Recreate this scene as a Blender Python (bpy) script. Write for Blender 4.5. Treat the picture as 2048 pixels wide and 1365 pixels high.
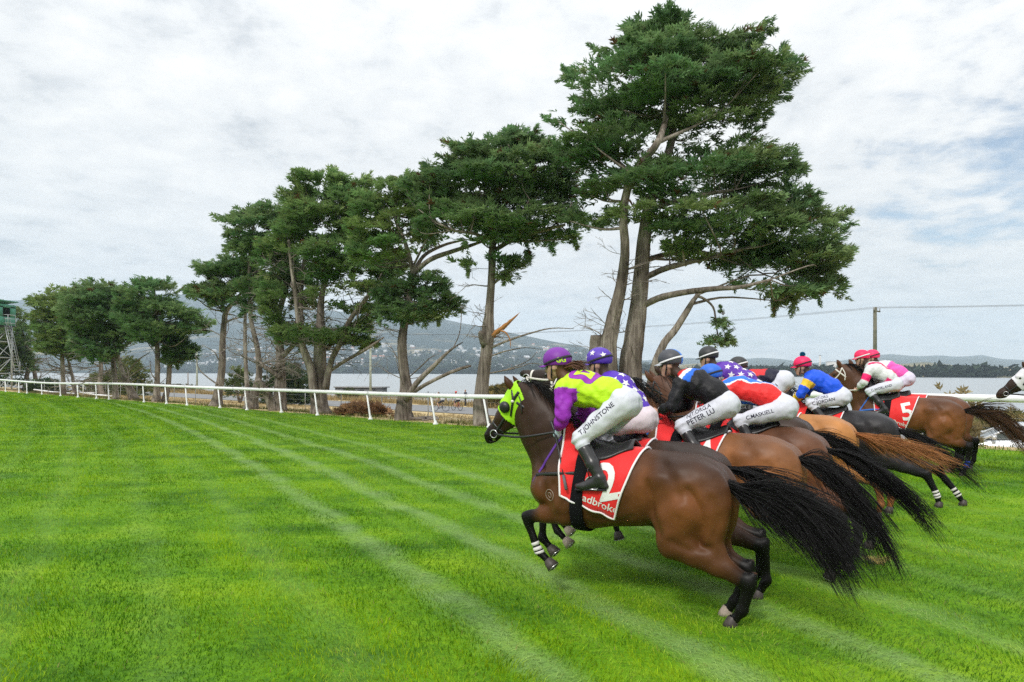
import bpy, math, random
import numpy as np
from mathutils import Vector, Matrix
from mathutils.bvhtree import BVHTree

for o in list(bpy.data.objects):
    bpy.data.objects.remove(o, do_unlink=True)
scene = bpy.context.scene
COL = scene.collection
FPX, V0, CAMH = 1500.0, 742.0, 1.95          # focal length in photo pixels, horizon row, camera height

# ------------------------------------------------------------------ camera
cam_d = bpy.data.cameras.new('camera')
cam = bpy.data.objects.new('camera', cam_d)
COL.objects.link(cam)
cam.location = (0, 0, CAMH)
cam.rotation_euler = (math.radians(90), 0, 0)
cam_d.sensor_width = 36.0
cam_d.lens = FPX / 2048 * 36.0
cam_d.shift_y = (V0 - 682.5) / 2048
cam_d.clip_start = 0.1
cam_d.clip_end = 30000
scene.camera = cam

# ------------------------------------------------------------------ colour management
scene.view_settings.view_transform = 'Standard'
scene.view_settings.look = 'None'
scene.view_settings.exposure = 0.58
scene.view_settings.gamma = 1.0
scene.view_settings.use_curve_mapping = False
scene.render.engine = 'CYCLES'
scene.cycles.max_bounces = 6
scene.cycles.diffuse_bounces = 3
scene.cycles.glossy_bounces = 2
scene.cycles.transmission_bounces = 3
scene.cycles.transparent_max_bounces = 6
scene.cycles.volume_bounces = 2
scene.cycles.use_adaptive_sampling = False
scene.cycles.use_denoising = False
scene.cycles.denoiser = 'OPENIMAGEDENOISE'
scene.cycles.denoising_input_passes = 'RGB_ALBEDO_NORMAL'
scene.cycles.denoising_prefilter = 'NONE'

# ------------------------------------------------------------------ world: cloudy sky over a Nishita blue
SUN_EL, SUN_AZ = 44.0, 208.0       # degrees; azimuth measured clockwise from +Y (behind, a little left of the camera)
world = bpy.data.worlds.new('World')
scene.world = world
world.use_nodes = True
nt = world.node_tree
nt.nodes.clear()
N = nt.nodes.new
L = nt.links.new
out = N('ShaderNodeOutputWorld')
sky = N('ShaderNodeTexSky'); sky.sky_type = 'NISHITA'; sky.sun_disc = False
sky.sun_elevation = math.radians(SUN_EL); sky.sun_rotation = math.radians(SUN_AZ)
bg_sky = N('ShaderNodeBackground'); bg_sky.inputs['Strength'].default_value = 0.075
L(sky.outputs[0], bg_sky.inputs['Color'])
tc = N('ShaderNodeTexCoord')
sep = N('ShaderNodeSeparateXYZ'); L(tc.outputs['Generated'], sep.inputs[0])
def wm(op, a, b=None, c=None, clamp=False):
    n = N('ShaderNodeMath'); n.operation = op; n.use_clamp = clamp
    for i, x in enumerate((a, b, c)):
        if x is None: continue
        if isinstance(x, (int, float)): n.inputs[i].default_value = x
        else: L(x, n.inputs[i])
    return n.outputs[0]
zz = wm('ADD', wm('MAXIMUM', sep.outputs[2], 0.0), 0.16)
px = wm('DIVIDE', sep.outputs[0], zz)
py = wm('DIVIDE', sep.outputs[1], zz)
cmb = N('ShaderNodeCombineXYZ'); L(px, cmb.inputs[0]); L(py, cmb.inputs[1])
def wnoise(scale, detail, rough, off=(0, 0, 0), dist=0.0, stretch=(1, 1, 1)):
    mp = N('ShaderNodeMapping'); mp.inputs['Location'].default_value = off; mp.inputs['Scale'].default_value = stretch
    L(cmb.outputs[0], mp.inputs['Vector'])
    t = N('ShaderNodeTexNoise'); t.inputs['Scale'].default_value = scale; t.inputs['Detail'].default_value = detail
    t.inputs['Roughness'].default_value = rough; t.inputs['Distortion'].default_value = dist
    L(mp.outputs[0], t.inputs['Vector']); return t.outputs[0]
big = wnoise(0.55, 3, 0.5, (3.1, 1.7, 0))
mid = wnoise(2.6, 7, 0.62, (0.4, 5.2, 0), 0.15, (1.0, 1.1, 1))
fine = wnoise(6.5, 6, 0.62, (8.4, 2.2, 0), 0.25, (1.1, 0.9, 1))
# cloud cover: thin to the right (open blue patches), closed elsewhere
cov = wm('ADD', wm('ADD', wm('MULTIPLY', big, 0.55), wm('MULTIPLY', mid, 0.55)), wm('MULTIPLY', fine, 0.22))
dp = N('ShaderNodeVectorMath'); dp.operation = 'DOT_PRODUCT'; L(tc.outputs['Generated'], dp.inputs[0])
dp.inputs[1].default_value = Vector((0.74, 1.0, 0.40)).normalized()
right = N('ShaderNodeMapRange'); right.interpolation_type = 'SMOOTHSTEP'
right.inputs['From Min'].default_value = 0.955; right.inputs['From Max'].default_value = 1.0
right.inputs['To Min'].default_value = 0.0; right.inputs['To Max'].default_value = 0.20
L(dp.outputs['Value'], right.inputs['Value'])
cov2 = wm('SUBTRACT', cov, right.outputs[0])
mask = N('ShaderNodeMapRange'); mask.interpolation_type = 'SMOOTHSTEP'
mask.inputs['From Min'].default_value = 0.35; mask.inputs['From Max'].default_value = 0.53
L(cov2, mask.inputs['Value'])
shade = wm('ADD', wm('ADD', wm('MULTIPLY', mid, 0.55), wm('MULTIPLY', fine, 0.50)), wm('MULTIPLY', big, 0.25))
ramp = N('ShaderNodeValToRGB')
e = ramp.color_ramp.elements
e[0].position = 0.45; e[0].color = (0.58, 0.61, 0.65, 1)
e[1].position = 0.76; e[1].color = (1.0, 0.995, 0.985, 1)
m_ = ramp.color_ramp.elements.new(0.60); m_.color = (0.86, 0.87, 0.88, 1)
L(shade, ramp.inputs[0])
# an overcast sky brightens steadily from the horizon to the zenith
zp = wm('MAXIMUM', sep.outputs[2], 0.0)
grad = wm('MULTIPLY_ADD', wm('MULTIPLY', zp, zp), 1.3, 1.0)
bg_cl = N('ShaderNodeBackground'); L(wm('MULTIPLY', grad, 0.63), bg_cl.inputs['Strength'])
L(ramp.outputs[0], bg_cl.inputs['Color'])
mixs = N('ShaderNodeMixShader')
L(mask.outputs[0], mixs.inputs[0]); L(bg_sky.outputs[0], mixs.inputs[1]); L(bg_cl.outputs[0], mixs.inputs[2])
L(mixs.outputs[0], out.inputs['Surface'])

# ------------------------------------------------------------------ sun (veiled by cloud)
sun_d = bpy.data.lights.new('sun', 'SUN')
sun_d.energy = 1.5; sun_d.angle = math.radians(10); sun_d.color = (1.0, 0.96, 0.90)
sun = bpy.data.objects.new('sun', sun_d); COL.objects.link(sun)
az, el = math.radians(SUN_AZ), math.radians(SUN_EL)
sd = Vector((math.sin(az) * math.cos(el), math.cos(az) * math.cos(el), math.sin(el)))
sun.rotation_euler = sd.to_track_quat('Z', 'Y').to_euler()
sun.location = (0, -20, 60)

# ------------------------------------------------------------------ helpers: objects and materials
def link(o, parent=None):
    COL.objects.link(o)
    if parent is not None: o.parent = parent
    return o

def tag(o, label=None, cat=None, group=None, kind=None):
    if label: o['label'] = label
    if cat: o['category'] = cat
    if group: o['group'] = group
    if kind: o['kind'] = kind
    return o

def thing(name, loc, label, cat, group=None, rotz=0.0):
    o = bpy.data.objects.new(name, None)
    o.empty_display_size = 0.2
    COL.objects.link(o)
    o.location = loc; o.rotation_euler = (0, 0, rotz)
    return tag(o, label, cat, group)

def mesh_np(name, V, F, smooth=True, col=None, matidx=None):
    """V (n,3) array; F (m,3|4) array of one size, or list of such arrays."""
    V = np.asarray(V, dtype=np.float32)
    Fs = F if isinstance(F, list) else [F]
    Fs = [np.asarray(f, dtype=np.int32) for f in Fs if len(f)]
    me = bpy.data.meshes.new(name)
    me.vertices.add(len(V)); me.vertices.foreach_set('co', V.ravel())
    tot = sum(f.size for f in Fs); npoly = sum(len(f) for f in Fs)
    me.loops.add(tot); me.polygons.add(npoly)
    me.loops.foreach_set('vertex_index', np.concatenate([f.ravel() for f in Fs]))
    sizes = np.concatenate([np.full(len(f), f.shape[1], np.int32) for f in Fs])
    starts = np.concatenate([[0], np.cumsum(sizes)[:-1]]).astype(np.int32)
    me.polygons.foreach_set('loop_start', starts)
    me.polygons.foreach_set('loop_total', sizes)
    if smooth: me.polygons.foreach_set('use_smooth', np.ones(npoly, bool))
    if matidx is not None: me.polygons.foreach_set('material_index', np.asarray(matidx, np.int32))
    me.update(calc_edges=True)
    me.validate(verbose=False)
    if col is not None:
        c = np.ones((len(V), 4), np.float32); c[:, :3] = col
        at = me.color_attributes.new('Col', 'FLOAT_COLOR', 'POINT')
        at.data.foreach_set('color', c.ravel())
    return me

def obj(name, me, mat=None, parent=None, loc=None):
    o = bpy.data.objects.new(name, me)
    if mat is not None:
        for m in (mat if isinstance(mat, (list, tuple)) else [mat]): me.materials.append(m)
    if loc is not None: o.location = loc
    return link(o, parent)

def material(name, color=(0.5, 0.5, 0.5), rough=0.6, spec=0.4, metal=0.0, attr=False, var=0.0, vscale=8.0, vdetail=4,
             bump=0.0, bscale=30.0, bstretch=(1, 1, 1), color2=None, sheen=0.0, coat=0.0, trans=0.0, bdist=0.02, subs=0.0):
    m = bpy.data.materials.new(name); m.use_nodes = True
    t = m.node_tree; n = t.nodes; l = t.links
    b = n['Principled BSDF']
    b.inputs['Roughness'].default_value = rough
    b.inputs['Specular IOR Level'].default_value = spec
    b.inputs['Metallic'].default_value = metal
    if sheen: b.inputs['Sheen Weight'].default_value = sheen
    if coat: b.inputs['Coat Weight'].default_value = coat; b.inputs['Coat Roughness'].default_value = 0.15
    if trans: b.inputs['Transmission Weight'].default_value = trans
    tcn = n.new('ShaderNodeTexCoord')
    src = None
    if attr:
        a = n.new('ShaderNodeAttribute'); a.attribute_name = 'Col'; src = a.outputs['Color']
    else:
        r = n.new('ShaderNodeRGB'); r.outputs[0].default_value = (*color, 1); src = r.outputs[0]
    if color2 is not None or var:
        nz = n.new('ShaderNodeTexNoise'); nz.inputs['Scale'].default_value = vscale
        nz.inputs['Detail'].default_value = vdetail; nz.inputs['Roughness'].default_value = 0.6
        mp = n.new('ShaderNodeMapping'); mp.inputs['Scale'].default_value = bstretch
        l.new(tcn.outputs['Object'], mp.inputs['Vector']); l.new(mp.outputs[0], nz.inputs['Vector'])
        if color2 is not None:
            mr = n.new('ShaderNodeMapRange'); mr.inputs['From Min'].default_value = 0.35; mr.inputs['From Max'].default_value = 0.65
            l.new(nz.outputs[0], mr.inputs['Value'])
            mx = n.new('ShaderNodeMix'); mx.data_type = 'RGBA'
            l.new(mr.outputs[0], mx.inputs['Factor']); l.new(src, mx.inputs['A']); mx.inputs['B'].default_value = (*color2, 1)
            src = mx.outputs['Result']
        if var:
            mr = n.new('ShaderNodeMapRange'); mr.inputs['From Min'].default_value = 0.25; mr.inputs['From Max'].default_value = 0.75
            mr.inputs['To Min'].default_value = 1 - var; mr.inputs['To Max'].default_value = 1 + var
            l.new(nz.outputs[0], mr.inputs['Value'])
            mx = n.new('ShaderNodeVectorMath'); mx.operation = 'SCALE'
            l.new(src, mx.inputs[0]); l.new(mr.outputs[0], mx.inputs['Scale']); src = mx.outputs[0]
    l.new(src, b.inputs['Base Color'])
    if bump:
        nz = n.new('ShaderNodeTexNoise'); nz.inputs['Scale'].default_value = bscale; nz.inputs['Detail'].default_value = 5
        mp = n.new('ShaderNodeMapping'); mp.inputs['Scale'].default_value = bstretch
        l.new(tcn.outputs['Object'], mp.inputs['Vector']); l.new(mp.outputs[0], nz.inputs['Vector'])
        bp = n.new('ShaderNodeBump'); bp.inputs['Strength'].default_value = bump; bp.inputs['Distance'].default_value = bdist
        l.new(nz.outputs[0], bp.inputs['Height']); l.new(bp.outputs[0], b.inputs['Normal'])
    return m

def P(u, v, Y):
    """the point at depth Y that the photograph shows at pixel (u, v)"""
    return np.array(((u - 1024) / FPX * Y, Y, CAMH - (v - V0) / FPX * Y))

class MB:
    """collects simple solids into one mesh"""
    def __init__(s): s.v = []; s.f4 = []; s.f3 = []; s.n = 0
    def add(s, V, F4=(), F3=()):
        V = np.asarray(V, float); s.v.append(V)
        if len(F4): s.f4.append(np.asarray(F4, int) + s.n)
        if len(F3): s.f3.append(np.asarray(F3, int) + s.n)
        s.n += len(V)
    def box(s, c, d, rot=None):
        c = np.asarray(c, float); d = np.asarray(d, float) / 2
        k = np.array([(x, y, z) for x in (-1, 1) for y in (-1, 1) for z in (-1, 1)], float) * d
        if rot is not None: k = k @ np.asarray(rot, float).T
        s.add(k + c, [(0, 1, 3, 2), (4, 6, 7, 5), (0, 4, 5, 1), (2, 3, 7, 6), (0, 2, 6, 4), (1, 5, 7, 3)])
    def tube(s, pts, rad, sides=8, caps=True, sx=1.0, wob=None, up0=None):
        pts = np.asarray(pts, float); m = len(pts)
        rad = np.broadcast_to(np.asarray(rad, float), (m,))
        T = np.gradient(pts, axis=0); T /= np.linalg.norm(T, axis=1)[:, None] + 1e-9
        ref = np.array(up0 if up0 is not None else ((0, 0, 1) if abs(T[0, 2]) < 0.8 else (1, 0, 0)), float)
        A = np.zeros_like(pts); B = np.zeros_like(pts)
        a = ref - T[0] * ref.dot(T[0]); a /= np.linalg.norm(a)
        for i in range(m):
            a = a - T[i] * a.dot(T[i]); a /= np.linalg.norm(a) + 1e-9
            A[i] = a; B[i] = np.cross(T[i], a)
        th = np.linspace(0, 2 * np.pi, sides, endpoint=False)
        R = rad[:, None] * np.ones(sides)[None]
        if wob is not None: R = R * wob
        V = pts[:, None] + R[..., None] * (np.cos(th)[None, :, None] * A[:, None] + sx * np.sin(th)[None, :, None] * B[:, None])
        i = np.arange(m - 1)[:, None] * sides; j = np.arange(sides)[None]; j2 = (j + 1) % sides
        F = np.stack([i + j, i + j2, i + sides + j2, i + sides + j], -1).reshape(-1, 4)
        V = V.reshape(-1, 3); f3 = []
        if caps:
            V = np.vstack([V, pts[0], pts[-1]]); n0 = m * sides
            jj = np.arange(sides)
            f3 = np.vstack([np.stack([np.full(sides, n0), (jj + 1) % sides, jj], -1),
                            np.stack([np.full(sides, n0 + 1), (m - 1) * sides + jj, (m - 1) * sides + (jj + 1) % sides], -1)])
        s.add(V, F, f3)
    def lathe(s, c, prof, sides=16, axis=(0, 0, 1)):
        prof = np.asarray(prof, float); ax = np.asarray(axis, float); ax /= np.linalg.norm(ax)
        pts = np.asarray(c, float)[None] + prof[:, 1:2] * ax[None]
        s.tube2(pts, prof[:, 0], sides, ax)
    def tube2(s, pts, rad, sides, ax):
        ref = np.array((1, 0, 0)) if abs(ax[0]) < 0.8 else np.array((0, 1, 0))
        a = ref - ax * ref.dot(ax); a /= np.linalg.norm(a); b = np.cross(ax, a)
        th = np.linspace(0, 2 * np.pi, sides, endpoint=False)
        V = pts[:, None] + rad[:, None, None] * (np.cos(th)[None, :, None] * a + np.sin(th)[None, :, None] * b)
        m = len(pts); i = np.arange(m - 1)[:, None] * sides; j = np.arange(sides)[None]; j2 = (j + 1) % sides
        F = np.stack([i + j, i + j2, i + sides + j2, i + sides + j], -1).reshape(-1, 4)
        s.add(V.reshape(-1, 3), F)
    def mesh(s, name, smooth=True, col=None):
        V = np.vstack(s.v); F = []
        if s.f4: F.append(np.vstack(s.f4))
        if s.f3: F.append(np.vstack(s.f3))
        return mesh_np(name, V, F, smooth, col)
    def build(s, name, mat, parent=None, smooth=True, loc=None, col=None):
        return obj(name, s.mesh(name, smooth, col), mat, parent, loc)

def spline(pts, n):
    """Catmull-Rom through the points (columns are interpolated together)"""
    p = np.asarray(pts, float); m = len(p)
    if m == 2:
        t = np.linspace(0, 1, n)[:, None]; return p[0] * (1 - t) + p[1] * t
    q = np.vstack([2 * p[0] - p[1], p, 2 * p[-1] - p[-2]])
    t = np.linspace(0, m - 1 - 1e-6, n); i = t.astype(int); f = (t - i)[:, None]
    a, b, c, d = q[i], q[i + 1], q[i + 2], q[i + 3]
    return 0.5 * (2 * b + (c - a) * f + (2 * a - 5 * b + 4 * c - d) * f ** 2 + (3 * b - a - 3 * c + d) * f ** 3)

def sstep(x, a, b):
    t = np.clip((np.asarray(x, float) - a) / (b - a), 0, 1); return t * t * (3 - 2 * t)

_rs = np.random.RandomState(7)
_NT = _rs.rand(64, 64)
def vnoise(x, y):
    """cheap tiling value noise in [0,1]"""
    x = np.asarray(x, float); y = np.asarray(y, float)
    xi = np.floor(x).astype(int); yi = np.floor(y).astype(int); fx = x - xi; fy = y - yi
    fx = fx * fx * (3 - 2 * fx); fy = fy * fy * (3 - 2 * fy)
    a = _NT[xi % 64, yi % 64]; b = _NT[(xi + 1) % 64, yi % 64]; c = _NT[xi % 64, (yi + 1) % 64]; d = _NT[(xi + 1) % 64, (yi + 1) % 64]
    return (a * (1 - fx) + b * fx) * (1 - fy) + (c * (1 - fx) + d * fx) * fy
def fbm(x, y, o=4):
    r = 0; a = 0.5; s = 0
    for k in range(o):
        r = r + a * vnoise(x * 2 ** k + 17.3 * k, y * 2 ** k + 9.1 * k); s += a; a *= 0.5
    return r / s
# ================================================================== THE LAND
# track frame: s runs along the running rail (to the left and away), n across it (away from the camera)
TD = np.array((-0.7242, 0.6896)); ND = np.array((0.6896, 0.7242))
RAIL_N = 17.9
def sn(X, Y): return X * TD[0] + Y * TD[1], X * ND[0] + Y * ND[1]
def xy(s, n): return s * TD[0] + n * ND[0], s * TD[1] + n * ND[1]
def gz(X, Y):
    """ground height"""
    X = np.asarray(X, float); Y = np.asarray(Y, float)
    s, n = sn(X, Y)
    fade = 1 - sstep(s, 7, 20)
    c = 0.34 * np.clip((n - 8) / 9.9, 0, 1) ** 1.5 * fade
    end = 42 - 9 * fade
    t = np.clip((n - 18.8) / (end - 18.8), 0, 1)
    z = c * (1 - t) + (-1.75) * t
    z = z - 0.25 * sstep(n, 53, 58) - 2.6 * sstep(n, 59, 66)
    return z

# ---- turf
STR_R = 300.0
_p0 = np.array((-2.0, 9.2)); _hd = math.radians(62.5)
_left = np.array((-math.sin(_hd), -math.cos(_hd)))
STR_C = _p0 + STR_R * _left

def stripe_val(X, Y):
    """0..1 strength of the pale rolled lines of the mown turf at a ground point"""
    q = np.hypot(X - STR_C[0], Y - STR_C[1]) - STR_R
    k = q / 1.1
    wob = (vnoise(X * 0.9 + 5, Y * 0.9) - 0.5) * 0.22
    d = np.abs(k + wob - np.round(k + wob)) * 1.1
    w = 0.08 + 0.08 * vnoise(X * 0.5, Y * 0.5 + 40)
    line = 1 - sstep(d, w * 0.15, w * 1.9)
    amp = np.where(q > -0.6, 1.0 - 0.8 * sstep(q, 2.4, 4.6), 0.20)
    d2 = np.abs((k * 2 + wob * 3) - np.round(k * 2 + wob * 3)) * 0.55
    fine_ = (1 - sstep(d2, 0.02, 0.16)) * 0.30 * np.where(q > 0, 1 - 0.5 * sstep(q, 5, 9), 0.5) * (0.3 + fbm(X * 1.6, Y * 1.6 + 20, 3))
    r = fine_ + line * amp * (0.15 + 1.2 * fbm(X * 1.1 + 11, Y * 1.1 + 3, 3)) + 0.25 * sstep(q, 0.2, 2.0) * (1 - sstep(q, 5, 9)) * fbm(X * 1.2, Y * 1.2)
    return np.clip(r, 0, 1)

def turf_color(X, Y, rnd=0.5):
    f = fbm(X * 0.8 + 3, Y * 0.8 + 8, 4); g = fbm(X * 3.1 + 31, Y * 3.1 + 12, 3)
    dark = np.array((0.030, 0.122, 0.004)); mid = np.array((0.135, 0.290, 0.005)); yel = np.array((0.290, 0.430, 0.010))
    pale = np.array((0.330, 0.470, 0.190))
    f = np.clip((f - 0.3) / 0.4, 0, 1); g = np.clip((g - 0.3) / 0.4, 0, 1)
    ca_, sa_ = math.cos(math.radians(118)), math.sin(math.radians(118)); al = X * ca_ + Y * sa_; ac = -X * sa_ + Y * ca_
    st = np.clip((fbm(ac * 1.6 + 50, al * 0.22 + 9, 4) - 0.3) / 0.4, 0, 1)
    t = np.clip(0.34 * f + 0.30 * g + 0.36 * st + (np.asarray(rnd) - 0.5) * 0.95, 0, 1)[..., None]
    c = np.where(t < 0.5, dark + (mid - dark) * t * 2, mid + (yel - mid) * (t - 0.5) * 2)
    s = stripe_val(X, Y)[..., None]
    # faint alternate mowing passes
    return c * (1 - s * 0.62) + pale * s * 0.62

def turf_material():
    m = bpy.data.materials.new('turf'); m.use_nodes = True
    t = m.node_tree; n = t.nodes; l = t.links; b = n['Principled BSDF']
    b.inputs['Roughness'].default_value = 0.8; b.inputs['Specular IOR Level'].default_value = 0.15
    g = n.new('ShaderNodeNewGeometry')
    def math_(op, a, c=None, clamp=False):
        k = n.new('ShaderNodeMath'); k.operation = op; k.use_clamp = clamp
        for i, x in enumerate((a, c)):
            if x is None: continue
            if isinstance(x, (int, float)): k.inputs[i].default_value = x
            else: l.new(x, k.inputs[i])
        return k.outputs[0]
    def noise(scale, det=4, vec=None, dim=None):
        k = n.new('ShaderNodeTexNoise'); k.inputs['Scale'].default_value = scale; k.inputs['Detail'].default_value = det
        l.new(vec or g.outputs['Position'], k.inputs['Vector']); return k.outputs[0]
    def mr(x, a, b_, c=0.0, d=1.0):
        k = n.new('ShaderNodeMapRange'); k.inputs['From Min'].default_value = a; k.inputs['From Max'].default_value = b_
        k.inputs['To Min'].default_value = c; k.inputs['To Max'].default_value = d; l.new(x, k.inputs['Value']); return k.outputs[0]
    rp = n.new('ShaderNodeValToRGB'); e = rp.color_ramp.elements
    e[0].position = 0.36; e[0].color = (0.024, 0.092, 0.004, 1)
    e[1].position = 0.66; e[1].color = (0.20, 0.335, 0.007, 1)
    k = e.new(0.5); k.color = (0.098, 0.232, 0.004, 1)
    # streaks run with the mowing
    mp = n.new('ShaderNodeMapping'); mp.inputs['Rotation'].default_value = (0, 0, -math.radians(118)); mp.inputs['Scale'].default_value = (0.25, 1.4, 1)
    l.new(g.outputs['Position'], mp.inputs['Vector'])
    f = math_('ADD', math_('MULTIPLY', noise(0.9, 6), 0.4), math_('ADD', math_('MULTIPLY', noise(14, 3), 0.25), math_('MULTIPLY', noise(1.0, 4, mp.outputs[0]), 0.35)))
    l.new(f, rp.inputs[0])
    sub = n.new('ShaderNodeVectorMath'); sub.operation = 'SUBTRACT'; l.new(g.outputs['Position'], sub.inputs[0]); sub.inputs[1].default_value = (STR_C[0], STR_C[1], 0)
    flat = n.new('ShaderNodeVectorMath'); flat.operation = 'MULTIPLY'; l.new(sub.outputs[0], flat.inputs[0]); flat.inputs[1].default_value = (1, 1, 0)
    ln = n.new('ShaderNodeVectorMath'); ln.operation = 'LENGTH'; l.new(flat.outputs[0], ln.inputs[0])
    q = math_('SUBTRACT', ln.outputs['Value'], STR_R)
    q2 = math_('ADD', q, math_('MULTIPLY', math_('SUBTRACT', noise(0.9, 2), 0.5), 0.5))
    d = math_('PINGPONG', q2, 0.55)
    line = mr(d, 0.08, 0.26, 1, 0)
    amp = math_('MULTIPLY', mr(q, -0.9, -0.5, 0.22, 1), mr(q, 2.4, 4.6, 1, 0.2))
    s = math_('MULTIPLY', math_('MULTIPLY', line, amp), mr(noise(1.9, 4), 0.3, 0.7, 0.25, 1), True)
    mx = n.new('ShaderNodeMix'); mx.data_type = 'RGBA'
    l.new(math_('MULTIPLY', s, 0.6), mx.inputs['Factor']); l.new(rp.outputs[0], mx.inputs['A']); mx.inputs['B'].default_value = (0.21, 0.31, 0.125, 1)
    l.new(mx.outputs['Result'], b.inputs['Base Color'])
    bp = n.new('ShaderNodeBump'); bp.inputs['Strength'].default_value = 0.7; bp.inputs['Distance'].default_value = 0.03
    l.new(noise(38, 4), bp.inputs['Height']); l.new(bp.outputs[0], b.inputs['Normal'])
    return m
M_TURF = turf_material()

def sheet(name, svals, nvals, mat, dz=0.0, rough=None):
    S, Nn = np.meshgrid(svals, nvals, indexing='ij')
    X, Y = xy(S, Nn); Z = gz(X, Y) + dz
    if rough is not None: Z = Z + rough(X, Y)
    V = np.stack([X, Y, Z], -1).reshape(-1, 3)
    a, b = S.shape; i = np.arange(a - 1)[:, None] * b; j = np.arange(b - 1)[None]
    F = np.stack([i + j, i + b + j, i + b + j + 1, i + j + 1], -1).reshape(-1, 4)
    o = obj(name, mesh_np(name, V, F[:, ::-1]), mat)
    o['kind'] = 'structure'
    return o
def uneven(X, Y): return 0.02 * (fbm(X * 0.4, Y * 0.4) - 0.5)
S_LINES = np.concatenate([np.linspace(-120, -30, 10), np.linspace(-28, 40, 90), np.linspace(42, 400, 60)])
sheet('turf', S_LINES, np.concatenate([np.linspace(-160, -10, 12), np.linspace(-8, 18.15, 50)]), M_TURF, 0.0, uneven)

M_DRY = material('dry_grass', (0.54, 0.42, 0.24), 0.9, 0.1, var=0.45, vscale=0.9, vdetail=8, bump=0.8, bscale=9, color2=(0.42, 0.34, 0.17))
M_ROAD = material('asphalt', (0.20, 0.205, 0.21), 0.85, 0.2, var=0.15, vscale=3, bump=0.3, bscale=60)
sheet('verge', S_LINES, np.concatenate([np.linspace(18.0, 22, 12), np.linspace(23, 44, 16), np.linspace(45, 68, 20)]), M_DRY, -0.004,
      lambda X, Y: 0.05 * (fbm(X * 0.7, Y * 0.7) - 0.5) * sstep(sn(X, Y)[1], 18.3, 20))
o = sheet('road', S_LINES, np.linspace(43.5, 51.5, 8), M_ROAD, 0.035)

def water_material():
    m = bpy.data.materials.new('bay_water'); m.use_nodes = True
    t = m.node_tree; n = t.nodes; l = t.links; b = n['Principled BSDF']
    b.inputs['Base Color'].default_value = (0.27, 0.30, 0.315, 1); b.inputs['Roughness'].default_value = 0.32
    b.inputs['Specular IOR Level'].default_value = 0.55
    g = n.new('ShaderNodeNewGeometry')
    mp = n.new('ShaderNodeMapping'); mp.inputs['Scale'].default_value = (0.35, 1, 1); l.new(g.outputs['Position'], mp.inputs['Vector'])
    k = n.new('ShaderNodeTexNoise'); k.inputs['Scale'].default_value = 0.55; k.inputs['Detail'].default_value = 8; k.inputs['Roughness'].default_value = 0.65
    l.new(mp.outputs[0], k.inputs['Vector'])
    bp = n.new('ShaderNodeBump'); bp.inputs['Strength'].default_value = 0.9; bp.inputs['Distance'].default_value = 0.35
    l.new(k.outputs[0], bp.inputs['Height']); l.new(bp.outputs[0], b.inputs['Normal'])
    return m
WATER_Z = -3.2
V = np.array([(-9000, 10, WATER_Z), (9000, 10, WATER_Z), (9000, 9000, WATER_Z), (-9000, 9000, WATER_Z)])
o = obj('water', mesh_np('water', V, np.array([(0, 1, 2, 3)])), water_material()); o['kind'] = 'structure'

# ---- far shore and hills: ground that rises from the waterline to a ridge
def hill(name, prof, shore, ridge_y, mat, seed, nu=140, ntt=26, rough=0.16, pw=1.25):
    """prof: (u, v_ridge) as the ridge stands in the photo; shore(u) depth of the waterline; ridge_y(u) depth of the ridge"""
    us = np.linspace(prof[0][0], prof[-1][0], nu)
    vr = np.interp(us, [p[0] for p in prof], [p[1] for p in prof])
    ts = np.concatenate([np.linspace(0, 1, ntt), [1.12, 1.3]])
    U, T = np.meshgrid(us, ts, indexing='ij')
    Ys = shore(us)[:, None]; Yr = ridge_y(us)[:, None]
    Y = Ys + (Yr - Ys) * T
    A = (U - 1024) / FPX; X = A * Y
    zr = (CAMH - (vr[:, None] - V0) / FPX * Yr) - WATER_Z
    tt = np.where(T <= 1, T ** pw, 1 - (T - 1) * 2.2)
    wig = 1 + rough * (fbm(X / 260 + seed, Y / 260, 5) - 0.5) * 2 * np.sin(np.pi * np.clip(T, 0, 1)) + 0.035 * (fbm(X / 90, Y / 90 + seed, 4) - 0.5) * T
    Z = WATER_Z - 0.3 + zr * tt * wig
    V = np.stack([X, Y, Z], -1).reshape(-1, 3)
    a, b = U.shape; i = np.arange(a - 1)[:, None] * b; j = np.arange(b - 1)[None]
    F = np.stack([i + j, i + b + j, i + b + j + 1, i + j + 1], -1).reshape(-1, 4)
    o = obj(name, mesh_np(name, V, F), mat); o['kind'] = 'structure'
    bv = BVHTree.FromPolygons([tuple(p) for p in V], [tuple(f) for f in F])
    return o, bv

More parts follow.
